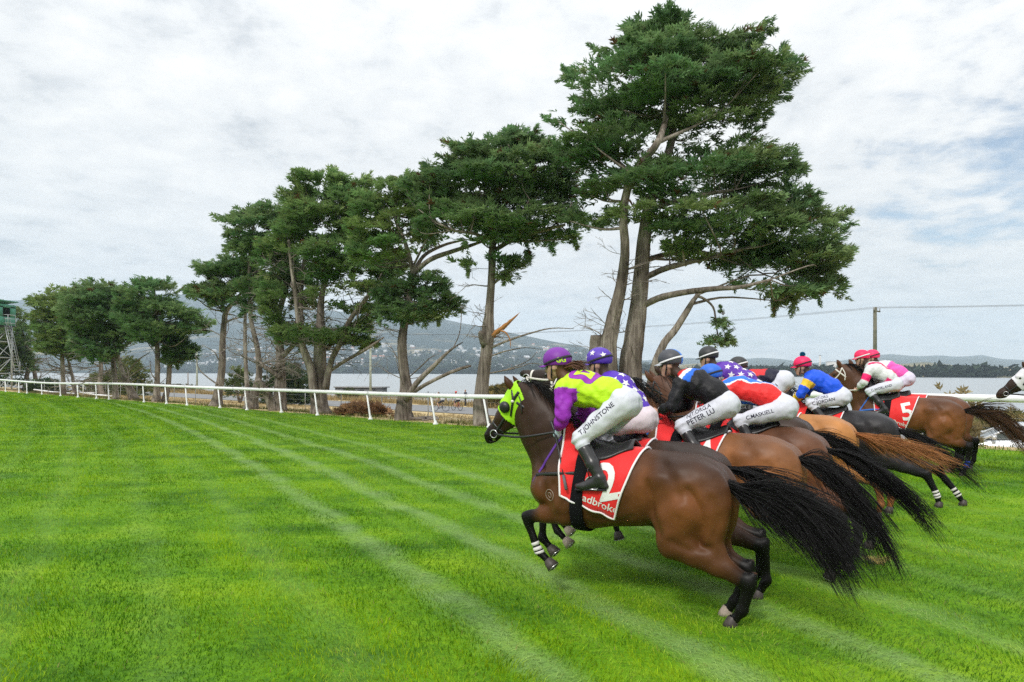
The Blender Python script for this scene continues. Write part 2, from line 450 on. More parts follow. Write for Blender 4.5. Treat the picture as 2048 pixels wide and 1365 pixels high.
def hill_material(name, forest, dry, scale, thr, lowdry=None):
    m = bpy.data.materials.new(name); m.use_nodes = True
    t = m.node_tree; n = t.nodes; l = t.links; b = n['Principled BSDF']; b.inputs['Roughness'].default_value = 0.95; b.inputs['Specular IOR Level'].default_value = 0.05
    g = n.new('ShaderNodeNewGeometry')
    def noise(sc, det, ro=0.6):
        k = n.new('ShaderNodeTexNoise'); k.inputs['Scale'].default_value = sc; k.inputs['Detail'].default_value = det; k.inputs['Roughness'].default_value = ro
        l.new(g.outputs['Position'], k.inputs['Vector']); return k.outputs[0]
    r = n.new('ShaderNodeMapRange'); r.inputs['From Min'].default_value = thr; r.inputs['From Max'].default_value = thr + 0.10
    l.new(noise(scale, 7), r.inputs['Value'])
    fac = r.outputs[0]
    if lowdry:
        sp = n.new('ShaderNodeSeparateXYZ'); l.new(g.outputs['Position'], sp.inputs[0])
        h = n.new('ShaderNodeMapRange'); h.inputs['From Min'].default_value = lowdry[0]; h.inputs['From Max'].default_value = lowdry[1]
        h.inputs['To Min'].default_value = 1; h.inputs['To Max'].default_value = 0.12; l.new(sp.outputs[2], h.inputs['Value'])
        mu = n.new('ShaderNodeMath'); mu.operation = 'MULTIPLY'; l.new(fac, mu.inputs[0]); l.new(h.outputs[0], mu.inputs[1]); fac = mu.outputs[0]
    v = n.new('ShaderNodeMapRange'); v.inputs['From Min'].default_value = 0.3; v.inputs['From Max'].default_value = 0.7; v.inputs['To Min'].default_value = 0.55; v.inputs['To Max'].default_value = 1.5
    l.new(noise(0.035, 8, 0.75), v.inputs['Value'])
    sc = n.new('ShaderNodeVectorMath'); sc.operation = 'SCALE'; sc.inputs[0].default_value = forest; l.new(v.outputs[0], sc.inputs['Scale'])
    mx = n.new('ShaderNodeMix'); mx.data_type = 'RGBA'; l.new(fac, mx.inputs['Factor']); l.new(sc.outputs[0], mx.inputs['A']); mx.inputs['B'].default_value = (*dry, 1)
    l.new(mx.outputs['Result'], b.inputs['Base Color'])
    bp = n.new('ShaderNodeBump'); bp.inputs['Strength'].default_value = 1.0; bp.inputs['Distance'].default_value = 12
    l.new(noise(0.03, 8, 0.7), bp.inputs['Height']); l.new(bp.outputs[0], b.inputs['Normal'])
    return m
M_HILL = hill_material('wooded_hill', (0.020, 0.035, 0.031), (0.30, 0.25, 0.15), 0.006, 0.55, (60, 190))
M_HILL2 = hill_material('distant_hill', (0.030, 0.044, 0.042), (0.20, 0.18, 0.13), 0.004, 0.62)
M_SHORE = hill_material('shore_ground', (0.06, 0.07, 0.03), (0.34, 0.28, 0.16), 0.012, 0.42)
mount, BV_MOUNT = hill('mountain', [(-900, 640), (-300, 612), (60, 600), (300, 588), (400, 590), (480, 600), (560, 611), (700, 625), (800, 628), (880, 637), (960, 654), (1040, 670), (1110, 684), (1160, 692), (1200, 708), (1260, 722), (1330, 733), (1420, 741)],
     lambda u: np.interp(u, [-900, 300, 1420], [1900, 1550, 850]), lambda u: np.interp(u, [-900, 300, 1100, 1420], [4700, 4300, 3400, 1800]), M_HILL, 3.3, pw=1.55)
hill('distant_hills', [(1080, 728), (1200, 715), (1290, 721), (1380, 716), (1450, 722), (1520, 716), (1560, 718), (1620, 727), (1680, 722), (1740, 712), (1780, 708), (1830, 713), (1880, 711), (1920, 714), (1965, 710), (2000, 718), (2060, 721), (2200, 712), (2500, 716), (3000, 722)],
     lambda u: np.full_like(u, 2500.0), lambda u: np.full_like(u, 5200.0), M_HILL2, 8.1, pw=1.1)
hill('near_shore_hills', [(1150, 741), (1230, 730), (1300, 735), (1400, 727), (1500, 733), (1600, 737), (1700, 734), (1790, 730), (1850, 724), (1880, 728), (1960, 735), (2060, 734), (2400, 728), (3000, 732)],
     lambda u: np.interp(u, [1150, 1600, 2100, 3000], [900, 640, 515, 480]), lambda u: np.interp(u, [1150, 3000], [2300, 1700]), M_SHORE, 5.0, pw=0.9)
# ================================================================== TREES
def bark_material():
    m = bpy.data.materials.new('bark'); m.use_nodes = True
    t = m.node_tree; n = t.nodes; l = t.links; b = n['Principled BSDF']
    b.inputs['Roughness'].default_value = 0.95; b.inputs['Specular IOR Level'].default_value = 0.1
    g = n.new('ShaderNodeNewGeometry')
    mp = n.new('ShaderNodeMapping'); mp.inputs['Scale'].default_value = (9, 9, 1.0); l.new(g.outputs['Position'], mp.inputs['Vector'])
    k = n.new('ShaderNodeTexNoise'); k.inputs['Scale'].default_value = 1.1; k.inputs['Detail'].default_value = 6; k.inputs['Roughness'].default_value = 0.65; k.inputs['Distortion'].default_value = 0.6
    l.new(mp.outputs[0], k.inputs['Vector'])
    k2 = n.new('ShaderNodeTexNoise'); k2.inputs['Scale'].default_value = 0.9; k2.inputs['Detail'].default_value = 3; l.new(g.outputs['Position'], k2.inputs['Vector'])
    ad = n.new('ShaderNodeMath'); ad.operation = 'MULTIPLY_ADD'; l.new(k2.outputs[0], ad.inputs[0]); ad.inputs[1].default_value = 0.5; 
    mm = n.new('ShaderNodeMath'); mm.operation = 'MULTIPLY'; l.new(k.outputs[0], mm.inputs[0]); mm.inputs[1].default_value = 0.6; l.new(mm.outputs[0], ad.inputs[2])
    r = n.new('ShaderNodeValToRGB'); e = r.color_ramp.elements
    e[0].position = 0.40; e[0].color = (0.060, 0.048, 0.040, 1); e[1].position = 0.70; e[1].color = (0.38, 0.335, 0.29, 1)
    x = e.new(0.55); x.color = (0.185, 0.155, 0.130, 1)
    l.new(ad.outputs[0], r.inputs[0]); l.new(r.outputs[0], b.inputs['Base Color'])
    bp = n.new('ShaderNodeBump'); bp.inputs['Strength'].default_value = 1.0; bp.inputs['Distance'].default_value = 0.06
    l.new(k.outputs[0], bp.inputs['Height']); l.new(bp.outputs[0], b.inputs['Normal'])
    return m
M_BARK = bark_material()
M_TWIG = material('dead_wood', (0.24, 0.21, 0.185), 0.95, 0.05, var=0.4, vscale=3)
M_SPLIT = material('split_wood', (0.50, 0.24, 0.085), 0.85, 0.1, var=0.35, vscale=14, bstretch=(1, 1, 0.3), color2=(0.30, 0.13, 0.05))

def leaf_material(name, rough=0.7, tl=0.25):
    m = bpy.data.materials.new(name); m.use_nodes = True
    t = m.node_tree; n = t.nodes; l = t.links; b = n['Principled BSDF']
    b.inputs['Roughness'].default_value = rough; b.inputs['Specular IOR Level'].default_value = 0.06
    a = n.new('ShaderNodeAttribute'); a.attribute_name = 'Col'
    l.new(a.outputs['Color'], b.inputs['Base Color'])
    tr = n.new('ShaderNodeBsdfTranslucent'); l.new(a.outputs['Color'], tr.inputs['Color'])
    mx = n.new('ShaderNodeMixShader'); mx.inputs[0].default_value = tl
    o = n['Material Output']
    l.new(b.outputs[0], mx.inputs[1]); l.new(tr.outputs[0], mx.inputs[2]); l.new(mx.outputs[0], o.inputs['Surface'])
    return m
M_LEAF = leaf_material('cypress_foliage', 0.7, 0.38)
M_BUSH = leaf_material('bush_foliage', 0.8, 0.2)

def frames(D, rng):
    D = D / (np.linalg.norm(D, axis=1)[:, None] + 1e-9)
    up = np.tile((0, 0, 1.0), (len(D), 1)); up += rng.normal(0, 0.35, up.shape)
    S = np.cross(D, up); S /= np.linalg.norm(S, axis=1)[:, None] + 1e-9
    U = np.cross(S, D)
    return D, S, U

def spray_template(rng_seed=1):
    """one cypress plume: a stem of scale leaves and side plumes, as slender lozenges; unit length along x"""
    r = np.random.RandomState(rng_seed)
    V = []; F = []
    def loz(o, ang, ln, w, tilt):
        w *= 1.0
        d = np.array((math.cos(ang), math.sin(ang), tilt)); s = np.array((-math.sin(ang), math.cos(ang), 0))
        o = np.asarray(o, float); k = len(V)
        V.extend([o, o + d * ln * 0.45 + s * w, o + d * ln, o + d * ln * 0.45 - s * w + np.array((0, 0, 0.04))])
        F.append((k, k + 1, k + 2, k + 3))
    loz((0, 0, 0), 0, 1.0, 0.10, 0.06)
    for i, x in enumerate((0.14, 0.46)):
        for sg in (-1, 1):
            loz((x, 0, 0.02), sg * (0.62 + 0.16 * r.rand()), 0.60 - 0.35 * x + 0.08 * r.rand(), 0.085, 0.16 * r.randn())
    return np.array(V), np.array(F)
SPRAYS = [spray_template(k) for k in range(4)]

def in_poly(u, v, poly):
    p = np.asarray(poly, float); ins = np.zeros(len(u), bool); j = len(p) - 1
    for i in range(len(p)):
        c = ((p[i, 1] > v) != (p[j, 1] > v)) & (u < (p[j, 0] - p[i, 0]) * (v - p[i, 1]) / (p[j, 1] - p[i, 1] + 1e-12) + p[i, 0])
        ins ^= c; j = i
    return ins

def A3_(x): return np.array(x, float)
def foliage(name, poly, Y0, rng, mat, pads, per_pad, axis_u, pad_px=(46, 15), spray_px=20, holes=(), tint=(1, 1, 1), depth=0.75, parent=None, droop=0.0, thin=0.8, extra_pads=()):
    """crown of flat-topped plates of plumes; the plates fill the outline of the crown, in the round"""
    poly = np.asarray(poly, float)
    # break long stretches of the outline into small tufts
    q_ = []
    for i in range(len(poly)):
        a, b = poly[i], poly[(i + 1) % len(poly)]; q_.append(a); l_ = np.linalg.norm(b - a); st_ = 17 * pad_px[0] / 46
        for k in range(1, int(l_ / st_)):
            t_ = k / int(l_ / st_); nrm = A3_((b[1] - a[1], a[0] - b[0])) / l_
            q_.append(a + (b - a) * t_ + nrm * rng.uniform(-0.38, 0.30) * st_ + (b - a) / l_ * rng.uniform(-0.2, 0.2) * st_)
    poly = np.array(q_)
    lo, hi = poly.min(0), poly.max(0)
    # plate centres: dart throwing inside the outline
    C = []; tries = 0
    pads = int(pads * 1.0)
    while len(C) < pads and tries < 60000:
        tries += 1
        u, v = lo + rng.rand(2) * (hi - lo)
        if not in_poly(np.array([u]), np.array([v]), poly)[0]: continue
        if any(((u - h[0]) / (h[2] + 12)) ** 2 + ((v - h[1]) / (h[3] + 5)) ** 2 < 1 for h in holes) and rng.rand() < 0.9: continue
        if C:
            c = np.array(C); dd = ((c[:, 0] - u) / pad_px[0]) ** 2 + ((c[:, 1] - v) / pad_px[1]) ** 2
            if dd.min() < 0.28 and rng.rand() < 0.93: continue
        C.append((u, v))
    C = np.array(list(C) + list(extra_pads))
    # half width of the crown at each height gives how deep it goes
    vs = np.linspace(lo[1], hi[1], 40); wid = []
    uu = np.linspace(lo[0], hi[0], 120)
    for vv in vs:
        k = in_poly(uu, np.full_like(uu, vv), poly); wid.append((uu[k].min(), uu[k].max()) if k.any() else (axis_u, axis_u))
    wid = np.array(wid)
    l_ = np.interp(C[:, 1], vs, wid[:, 0]); r_ = np.interp(C[:, 1], vs, wid[:, 1])
    hw = np.maximum((r_ - l_) / 2, 20); mid = (l_ + r_) / 2
    dz = np.sqrt(np.clip(1 - ((C[:, 0] - mid) / hw) ** 2, 0.02, 1)) * hw * depth
    Yp = Y0 + (rng.uniform(-1, 1, len(C)) * dz) * Y0 / FPX
    s = Y0 / FPX
    per_pad = int(per_pad * 0.80); n = len(C) * per_pad
    idx = np.repeat(np.arange(len(C)), per_pad)
    pad_r = rng.uniform(0.65, 1.35, len(C))
    ang = rng.uniform(0, 2 * np.pi, n); rad = np.sqrt(rng.rand(n))
    ru = pad_px[0] * 1.12 * s * pad_r[idx]; rv = pad_px[1] * 0.62 * s * pad_r[idx]
    pc = np.array([P(u, v, y) for (u, v), y in zip(C, Yp)])
    ax = P(axis_u, 0, Y0)[:2]
    out2 = pc[:, :2] - ax[None]; ol = np.linalg.norm(out2, axis=1)[:, None] + 0.3; out2 = out2 / ol
    lx = np.cos(ang) * rad; ly = np.sin(ang) * rad
    lz = (1 - rad ** 2) ** 0.5 * rng.uniform(-0.45, 1.0, n)
    tl = rng.normal(0, 0.18, (len(C), 2))
    pos = pc[idx] + np.stack([lx * ru, ly * ru, lz * rv + (lx * tl[idx, 0] + ly * tl[idx, 1]) * ru], -1)
    D = np.stack([out2[idx, 0] * 0.9 + lx * 1.0, out2[idx, 1] * 0.9 + ly * 1.0, 0.30 + 0.35 * lz - droop * rad], -1) + rng.normal(0, 0.28, (n, 3))
    D, S, U = frames(D, rng)
    ln = spray_px * s * rng.uniform(0.6, 1.35, n)
    tip = pos + D * ln[:, None] * 0.5
    # leading shoots: fingers of foliage that reach out to the points of the outline
    fp, fD, fl, fi = [], [], [], []
    m_ = len(poly)
    for i in range(m_):
        a, b, c = poly[i - 1], poly[i], poly[(i + 1) % m_]
        e1, e2 = a - b, c - b; l1, l2 = np.linalg.norm(e1), np.linalg.norm(e2)
        if l1 < 6 or l2 < 6: continue
        bis = e1 / l1 + e2 / l2; lb = np.linalg.norm(bis)
        if lb < 0.55: continue
        bis /= lb
        if not in_poly(np.array([b[0] + bis[0] * 9]), np.array([b[1] + bis[1] * 9]), poly)[0]: continue
        for rep in range(2):
            ln_ = rng.uniform(40, 75) * pad_px[0] / 46; yb = Y0 + rng.uniform(-0.35, 0.35) * pad_px[0] * 2 * s
            st_ = b + bis * ln_ + rng.normal(0, 4, 2); p0, p1 = P(st_[0], st_[1] + 5, yb), P(b[0], b[1], yb + rng.normal(0, 0.2))
            nn_ = 24; t_ = rng.rand(nn_) ** 0.8
            fp.append(p0 + (p1 - p0) * t_[:, None] * 0.93 + rng.normal(0, 1, (nn_, 3)) * (1 - t_[:, None] * 0.75) * 0.22 * pad_px[1] * s * A3_((1.2, 1.6, 0.9)))
            d_ = (p1 - p0) / np.linalg.norm(p1 - p0)
            fD.append(d_ + rng.normal(0, 0.34, (nn_, 3)) + A3_((0, 0, 0.12))); fl.append(spray_px * s * rng.uniform(0.5, 1.05, nn_) * (1 - 0.35 * t_)); fi.append(np.full(nn_, ((C - b) ** 2).sum(1).argmin()))
    nf = sum(len(x) for x in fp)
    # keep the outline the crown has
    def proj(p): return 1024 + p[:, 0] / p[:, 1] * FPX, V0 - (p[:, 2] - CAMH) / p[:, 1] * FPX
    tu, tv = proj(tip)
    jit = rng.normal(0, 5, (n, 2))
    keep = in_poly(tu + jit[:, 0], tv + jit[:, 1], poly)
    if len(extra_pads): keep |= idx >= len(C) - len(extra_pads)
    for h in holes:
        keep &= ~((((tu - h[0]) / h[2]) ** 2 + ((tv - h[1]) / h[3]) ** 2 < 1) & (rng.rand(n) < thin))
    pos, D, S, U, ln, idx = pos[keep], D[keep], S[keep], U[keep], ln[keep], idx[keep]
    if nf:
        d2, s2, u2 = frames(np.vstack(fD), rng)
        pos = np.vstack([pos, *fp]); D = np.vstack([D, d2]); S = np.vstack([S, s2]); U = np.vstack([U, u2]); ln = np.concatenate([ln, *fl]); idx = np.concatenate([idx, *fi])
    n = len(pos)
    # colours: each plate its own green, plume to plume variation, some yellower young tips, brown dead plumes inside
    base = np.array((0.108, 0.210, 0.090))
    pv = rng.uniform(0.7, 1.3, len(C)); py = rng.rand(len(C))
    col = base[None] * pv[idx, None] * rng.uniform(0.75, 1.3, n)[:, None]
    yel = np.array((0.260, 0.335, 0.135))
    w = np.clip(0.65 * py[idx] ** 1.5 + 0.35 * rng.rand(n) ** 2, 0, 1)[:, None]
    col = col * (1 - w) + yel[None] * w * rng.uniform(0.7, 1.15, n)[:, None]
    br = rng.rand(n) < 0.02
    col[br] = np.array((0.12, 0.065, 0.03))
    col *= np.asarray(tint)[None]
    Vs = []; Fs = []; Cs = []; off = 0
    which = rng.randint(0, len(SPRAYS), n)
    for k, (tv_, tf) in enumerate(SPRAYS):
        m = which == k
        if not m.any(): continue
        T = tv_[None] * ln[m][:, None, None]
        W = pos[m][:, None] + T[..., 0:1] * D[m][:, None] + T[..., 1:2] * S[m][:, None] + T[..., 2:3] * U[m][:, None]
        nm = m.sum(); nv = len(tv_)
        Vs.append(W.reshape(-1, 3)); Fs.append((tf[None] + (np.arange(nm) * nv)[:, None, None] + off).reshape(-1, 4)); off += nm * nv
        g = np.clip(0.72 + 0.45 * tv_[:, 0], 0, 1.3)            # plume tips are the younger, paler growth
        Cs.append((col[m][:, None] * g[None, :, None]).reshape(-1, 3))
    me = mesh_np(name, np.vstack(Vs), np.vstack(Fs), smooth=False, col=np.vstack(Cs))
    o = obj(name, me, mat, parent)
    return o, pc

def trunk_tube(mb, pts, rng, sides=14, n=26, flare=0.0):
    """pts rows: x, y, z, radius"""
    p = spline(pts, n)
    ang = np.linspace(0, 2 * np.pi, sides, endpoint=False)
    wob = np.ones((n, sides))
    ph = rng.uniform(0, 6.28, 4)
    for k, a in ((2, 0.06), (3, 0.07), (5, 0.06)):
        wob += a * np.sin(k * ang[None] + ph[k % 4] + np.linspace(0, 2, n)[:, None])
    wob += rng.normal(0, 0.03, (n, sides))
    if flare:
        f = np.exp(-np.linspace(0, 1, n) * 14)[:, None]
        wob += f * flare * (0.7 + 0.5 * np.sin(5 * ang[None] + ph[0]) + 0.25 * np.sin(3 * ang[None] + ph[1]))
    mb.tube(p[:, :3], p[:, 3], sides, wob=wob)
    return p

RS = 1.0
def px_path(path, Y0, dy=0.0):
    """rows (u, v, half-width in px, [depth offset]) -> x, y, z, radius"""
    r = []
    for q in path:
        Y = Y0 + (q[3] if len(q) > 3 else dy)
        p = P(q[0], q[1], Y); r.append((*p, q[2] * RS * Y / FPX))
    return np.array(r)

def twig(mb, p0, d, length, r, rng, depth=2, sag=0.25, sides=4):
    n = 6; pts = [np.asarray(p0, float)]; d = np.asarray(d, float) / np.linalg.norm(d)
    for i in range(n):
        d = d + rng.normal(0, 0.13, 3) + np.array((0, 0, -sag * 0.12 + 0.03)); d /= np.linalg.norm(d)
        pts.append(pts[-1] + d * length / n)
    mb.tube(np.array(pts), np.linspace(r, max(r * 0.22, 0.006), n + 1), sides, caps=False)
    if depth > 0:
        for k in range(rng.randint(2, 4)):
            i = rng.randint(2, n); q = d + rng.normal(0, 0.55, 3)
            twig(mb, pts[i], q, length * rng.uniform(0.3, 0.55), r * 0.5, rng, depth - 1, sag, 3)

def make_tree(name, label, Y0, trunks, crowns, limbs=(), seed=1, base=None, deads=0, dead_zone=(0.15, 0.7), group='cypress trees behind the running rail', cat='tree', auto=0.5, stubs=(), dead_len=(0.8, 2.2), rs=0.60):
    """trunks: pixel paths from the foot up; crowns: dicts for foliage(); limbs: main bare limbs"""
    global RS
    RS = rs
    rng = np.random.RandomState(seed)
    b = trunks[0][0]
    foot = P(b[0], b[1], Y0 + (b[3] if len(b) > 3 else 0))
    foot[2] = float(gz(foot[0], foot[1]))
    root = thing(name, tuple(foot), label, cat, group)
    off = -foot
    paths = []
    for tr in trunks:
        pth = px_path(tr, Y0)
        if tr is trunks[0] or abs(tr[0][1] - b[1]) < 25: pth[0, 2] = gz(pth[0, 0], pth[0, 1]) - 0.08
        pth[:, :3] += off
        mb = MB(); p = trunk_tube(mb, pth, rng, flare=0.28 if tr is trunks[0] else 0.12); paths.append(p)
        mb.build('trunk', M_BARK, root)
    for lm in limbs:
        mb = MB(); p = trunk_tube(mb, px_path(lm, Y0) + np.array([*off, 0]), rng, sides=9, n=18); paths.append(p)
        mb.build('branch', M_BARK, root)
    for cr in crowns:
        c = dict(cr); poly = c.pop('poly')
        o, pc = foliage('crown', poly, Y0, rng, M_LEAF, axis_u=c.pop('axis', b[0]), parent=root, **c)
        o.location = tuple(off)
        # bare boughs that carry the plates
        mb = MB(); k = 0
        allp = np.vstack(paths)
        for q in pc + off:
            if rng.rand() > auto: continue
            dd = np.linalg.norm(allp[:, :3] - q, axis=1) + np.where(allp[:, 2] > q[2] - 0.1, 6, 0) + np.where(allp[:, 3] < 0.03, 3, 0)
            a = allp[dd.argmin()]
            l = np.linalg.norm(q - a[:3])
            if l > 6.5: continue
            m_ = (a[:3] + q) / 2 + rng.normal(0, 0.10 * l, 3) + np.array((0, 0, -0.06 * l))
            r0 = min(a[3] * 0.6, 0.03 + 0.014 * l)
            mb.tube(spline(np.array([a[:3], m_, q]), 8), np.linspace(r0, 0.014, 8), 5, caps=False); k += 1
        if k: 
            o = mb.build('bough', M_BARK, root); o['kind'] = 'stuff'
    if deads:
        mb = MB()
        for k in range(deads):
            p = paths[rng.randint(0, len(trunks))]
            i = int(len(p) * rng.uniform(*dead_zone)); a = rng.uniform(0, 6.28)
            ll = rng.uniform(*dead_len) * Y0 / 30
            twig(mb, p[i, :3], (math.cos(a), math.sin(a) * 0.8, rng.uniform(-0.1, 0.55)), ll, 0.022 * Y0 / 30 * rng.uniform(0.5, 1.5), rng, 2)
        o = mb.build('dead_twigs', M_TWIG, root); o['kind'] = 'stuff'
    for st in stubs: st(root, off, Y0, rng)
    return root

def tY(u, n=18.9): 
    return n / (ND[0] * (u - 1024) / FPX + ND[1])

# ---- the big double-trunked cypress
def t1_stub(root, off, Y0, rng):
    mb = MB(); p = px_path([(1196, 800, 17, -0.3), (1193, 740, 17, -0.3), (1194, 700, 18, -0.3), (1196, 672, 17, -0.3)], Y0); p[:, :3] += off
    p[0, 2] = -0.1
    trunk_tube(mb, p, rng, n=16); o = mb.build('cut_trunk', M_BARK, root)
    q = p[-1]; m2 = MB(); m2.lathe(q[:3] + np.array((0, 0, 0.0)), [(0.001, 0.02), (q[3] * 0.92, 0.015)], 14); m2.build('sawn_face', M_TWIG, o)
def hang(root, off, Y0, rng):
    # a broken spray left hanging under the lowest limb
    o, pc = foliage('hanging_spray', [(1405, 690), (1412, 668), (1430, 640), (1440, 612), (1450, 640), (1466, 660), (1472, 686), (1440, 694)], Y0 - 1.0, rng, M_LEAF, 7, 110, 1438, pad_px=(24, 12), spray_px=14, parent=root, droop=0.8)
    o.location = tuple(off)
    mb = MB(); p = px_path([(1390, 590, 3.5), (1412, 600, 3), (1428, 618, 2.5), (1432, 650, 2), (1438, 680, 1.5)], Y0 - 1.0); p[:, :3] += off
    trunk_tube(mb, p, rng, sides=6, n=14); mb.build('hanging_bough', M_BARK, root)
T1 = [(1340, 0), (1352, 22), (1380, 30), (1372, 44), (1410, 50), (1432, 56), (1428, 70), (1462, 66), (1490, 50), (1520, 46), (1554, 33), (1530, 52), (1556, 62), (1528, 82), (1512, 98), (1534, 104), (1560, 104), (1570, 88), (1582, 108), (1608, 110), (1596, 126), (1625, 142), (1600, 160), (1584, 176), (1560, 186), (1586, 196), (1556, 206), (1536, 216), (1548, 228), (1512, 240), (1530, 252), (1505, 268), (1540, 274), (1575, 290), (1602, 306), (1590, 320), (1616, 330), (1612, 350), (1570, 372), (1606, 376), (1642, 384), (1640, 404), (1662, 420), (1702, 420), (1690, 436), (1718, 446), (1700, 466), (1670, 480), (1714, 498), (1704, 520), (1676, 538), (1690, 560), (1704, 600), (1668, 596), (1640, 612), (1600, 606), (1584, 632), (1572, 610), (1546, 628), (1540, 596), (1500, 590), (1470, 580), (1452, 556), (1432, 540), (1400, 526), (1360, 528), (1330, 510), (1300, 480), (1292, 450), (1250, 440), (1228, 456), (1200, 462), (1180, 440), (1150, 452), (1112, 438), (1140, 416), (1160, 400), (1150, 380), (1172, 362), (1146, 340), (1130, 312), (1098, 300), (1108, 268), (1084, 232), (1112, 230), (1150, 246), (1180, 240), (1140, 222), (1160, 210), (1144, 196), (1170, 184), (1112, 164), (1126, 150), (1122, 132), (1160, 126), (1190, 112), (1174, 88), (1194, 92), (1226, 104), (1240, 90), (1228, 82), (1254, 70), (1246, 52), (1272, 36), (1300, 48), (1316, 40), (1310, 14)]
Y1 = 23.6
make_tree('cypress_tree', 'tallest cypress, two trunks rising behind the jockeys beside a sawn-off trunk', Y1,
    [[(1268, 800, 27), (1262, 740, 25), (1268, 690, 24), (1277, 620, 21), (1284, 540, 18), (1290, 470, 16), (1302, 400, 13), (1330, 330, 10), (1350, 240, 8), (1345, 120, 5), (1338, 30, 2)],
     [(1226, 800, 22, -0.6), (1216, 740, 21, -0.6), (1216, 690, 20, -0.6), (1226, 640, 17, -0.6), (1242, 570, 13.5, -0.7), (1250, 500, 11, -0.8), (1246, 440, 10, -0.9), (1254, 380, 9.5, -1.0), (1285, 325, 9.0, -1.6), (1312, 290, 8.5, -2.1), (1326, 258, 7, -1.6), (1340, 200, 5, 0.2)]],
    [dict(poly=T1, pads=185, per_pad=150, axis=1330, pad_px=(48, 16), spray_px=22, depth=0.62,
          holes=[(1240, 330, 36, 9), (1180, 262, 24, 6), (1250, 410, 26, 9), (1420, 500, 34, 8), (1300, 215, 20, 6), (1470, 230, 26, 6), (1180, 425, 34, 8), (1330, 300, 40, 9), (1258, 470, 30, 26), (1540, 380, 26, 6), (1395, 350, 30, 6), (1500, 560, 26, 7), (1245, 395, 12, 30), (1310, 290, 28, 26)])],
    limbs=[[(1290, 610, 9), (1320, 596, 9, -0.8), (1370, 585, 8, -1.4), (1430, 578, 7, -2), (1480, 575, 5, -2.4), (1540, 560, 3, -2.6)],
           [(1290, 556, 8), (1330, 538, 7, -0.5), (1390, 522, 6, -0.8), (1440, 510, 5, -1), (1520, 490, 3, -1)],
           [(1292, 520, 7), (1340, 508, 6, 1), (1400, 505, 5, 1.5), (1470, 520, 3, 2)],
           [(1296, 800, 13, -1), (1308, 740, 12, -1), (1326, 690, 10, -1), (1350, 660, 9, -1), (1372, 625, 8, -1), (1388, 600, 6, -1), (1400, 585, 4, -1)],
           [(1310, 288, 6, -2.0), (1350, 270, 4.5, -1.8), (1392, 252, 3, -1.4)],
           [(1300, 420, 6), (1380, 395, 5, -1), (1470, 380, 3, -1.5)]],
    seed=11, deads=26, dead_zone=(0.12, 0.45), stubs=(t1_stub, hang), dead_len=(0.8, 1.9), rs=0.82)

# ---- the cypress with the splintered limb
def splinter(root, off, Y0, rng):
    mb = MB(); p = px_path([(986, 672, 9, -0.3), (1000, 660, 8, -0.5), (1014, 648, 5.5, -0.6), (1028, 636, 3, -0.7), (1040, 625, 0.5, -0.7)], Y0); p[:, :3] += off
    wob = 1 + rng.normal(0, 0.16, (14, 7)); q = spline(p, 14); mb.tube(q[:, :3], q[:, 3], 7, wob=wob); o = mb.build('splintered_stub', M_SPLIT, root)
    mb = MB()
    for path in ([(1002, 662, 4, -0.6), (1012, 666, 2.5, -0.7), (1020, 680, 1.6, -0.7), (1021, 696, 0.8, -0.7)], [(1006, 660, 3, -0.5), (1026, 640, 1.5, -0.6), (1036, 630, 0.6, -0.6)]):
        p = px_path(path, Y0); p[:, :3] += off; trunk_tube(mb, p, rng, sides=5, n=9)
    mb.build('splinter', M_SPLIT, root)
    mb = MB(); p = px_path([(972, 690, 17, -0.05), (962, 668, 10, -0.3), (957, 666, 2, -0.4)], Y0); p[:, :3] += off; trunk_tube(mb, p, rng, sides=9, n=8); mb.build('knot', M_BARK, root)
T2 = [(1020, 250), (1034, 262), (1076, 252), (1070, 268), (1100, 276), (1126, 292), (1150, 300), (1140, 330), (1156, 350), (1150, 380), (1160, 420), (1184, 440), (1180, 462), (1162, 458), (1156, 500), (1142, 480), (1110, 490), (1106, 512), (1090, 486), (1072, 500), (1060, 520), (1040, 508), (1062, 530), (1040, 536), (1020, 540), (1026, 566), (1006, 570), (992, 556), (1000, 520), (960, 510), (944, 530), (936, 552), (926, 530), (900, 520), (870, 500), (850, 500), (830, 480), (826, 440), (850, 420), (820, 400), (800, 362), (832, 352), (852, 356), (842, 328), (880, 336), (900, 334), (876, 310), (910, 304), (882, 282), (906, 286), (922, 292), (936, 278), (956, 284), (970, 276), (1000, 270), (1010, 262)]
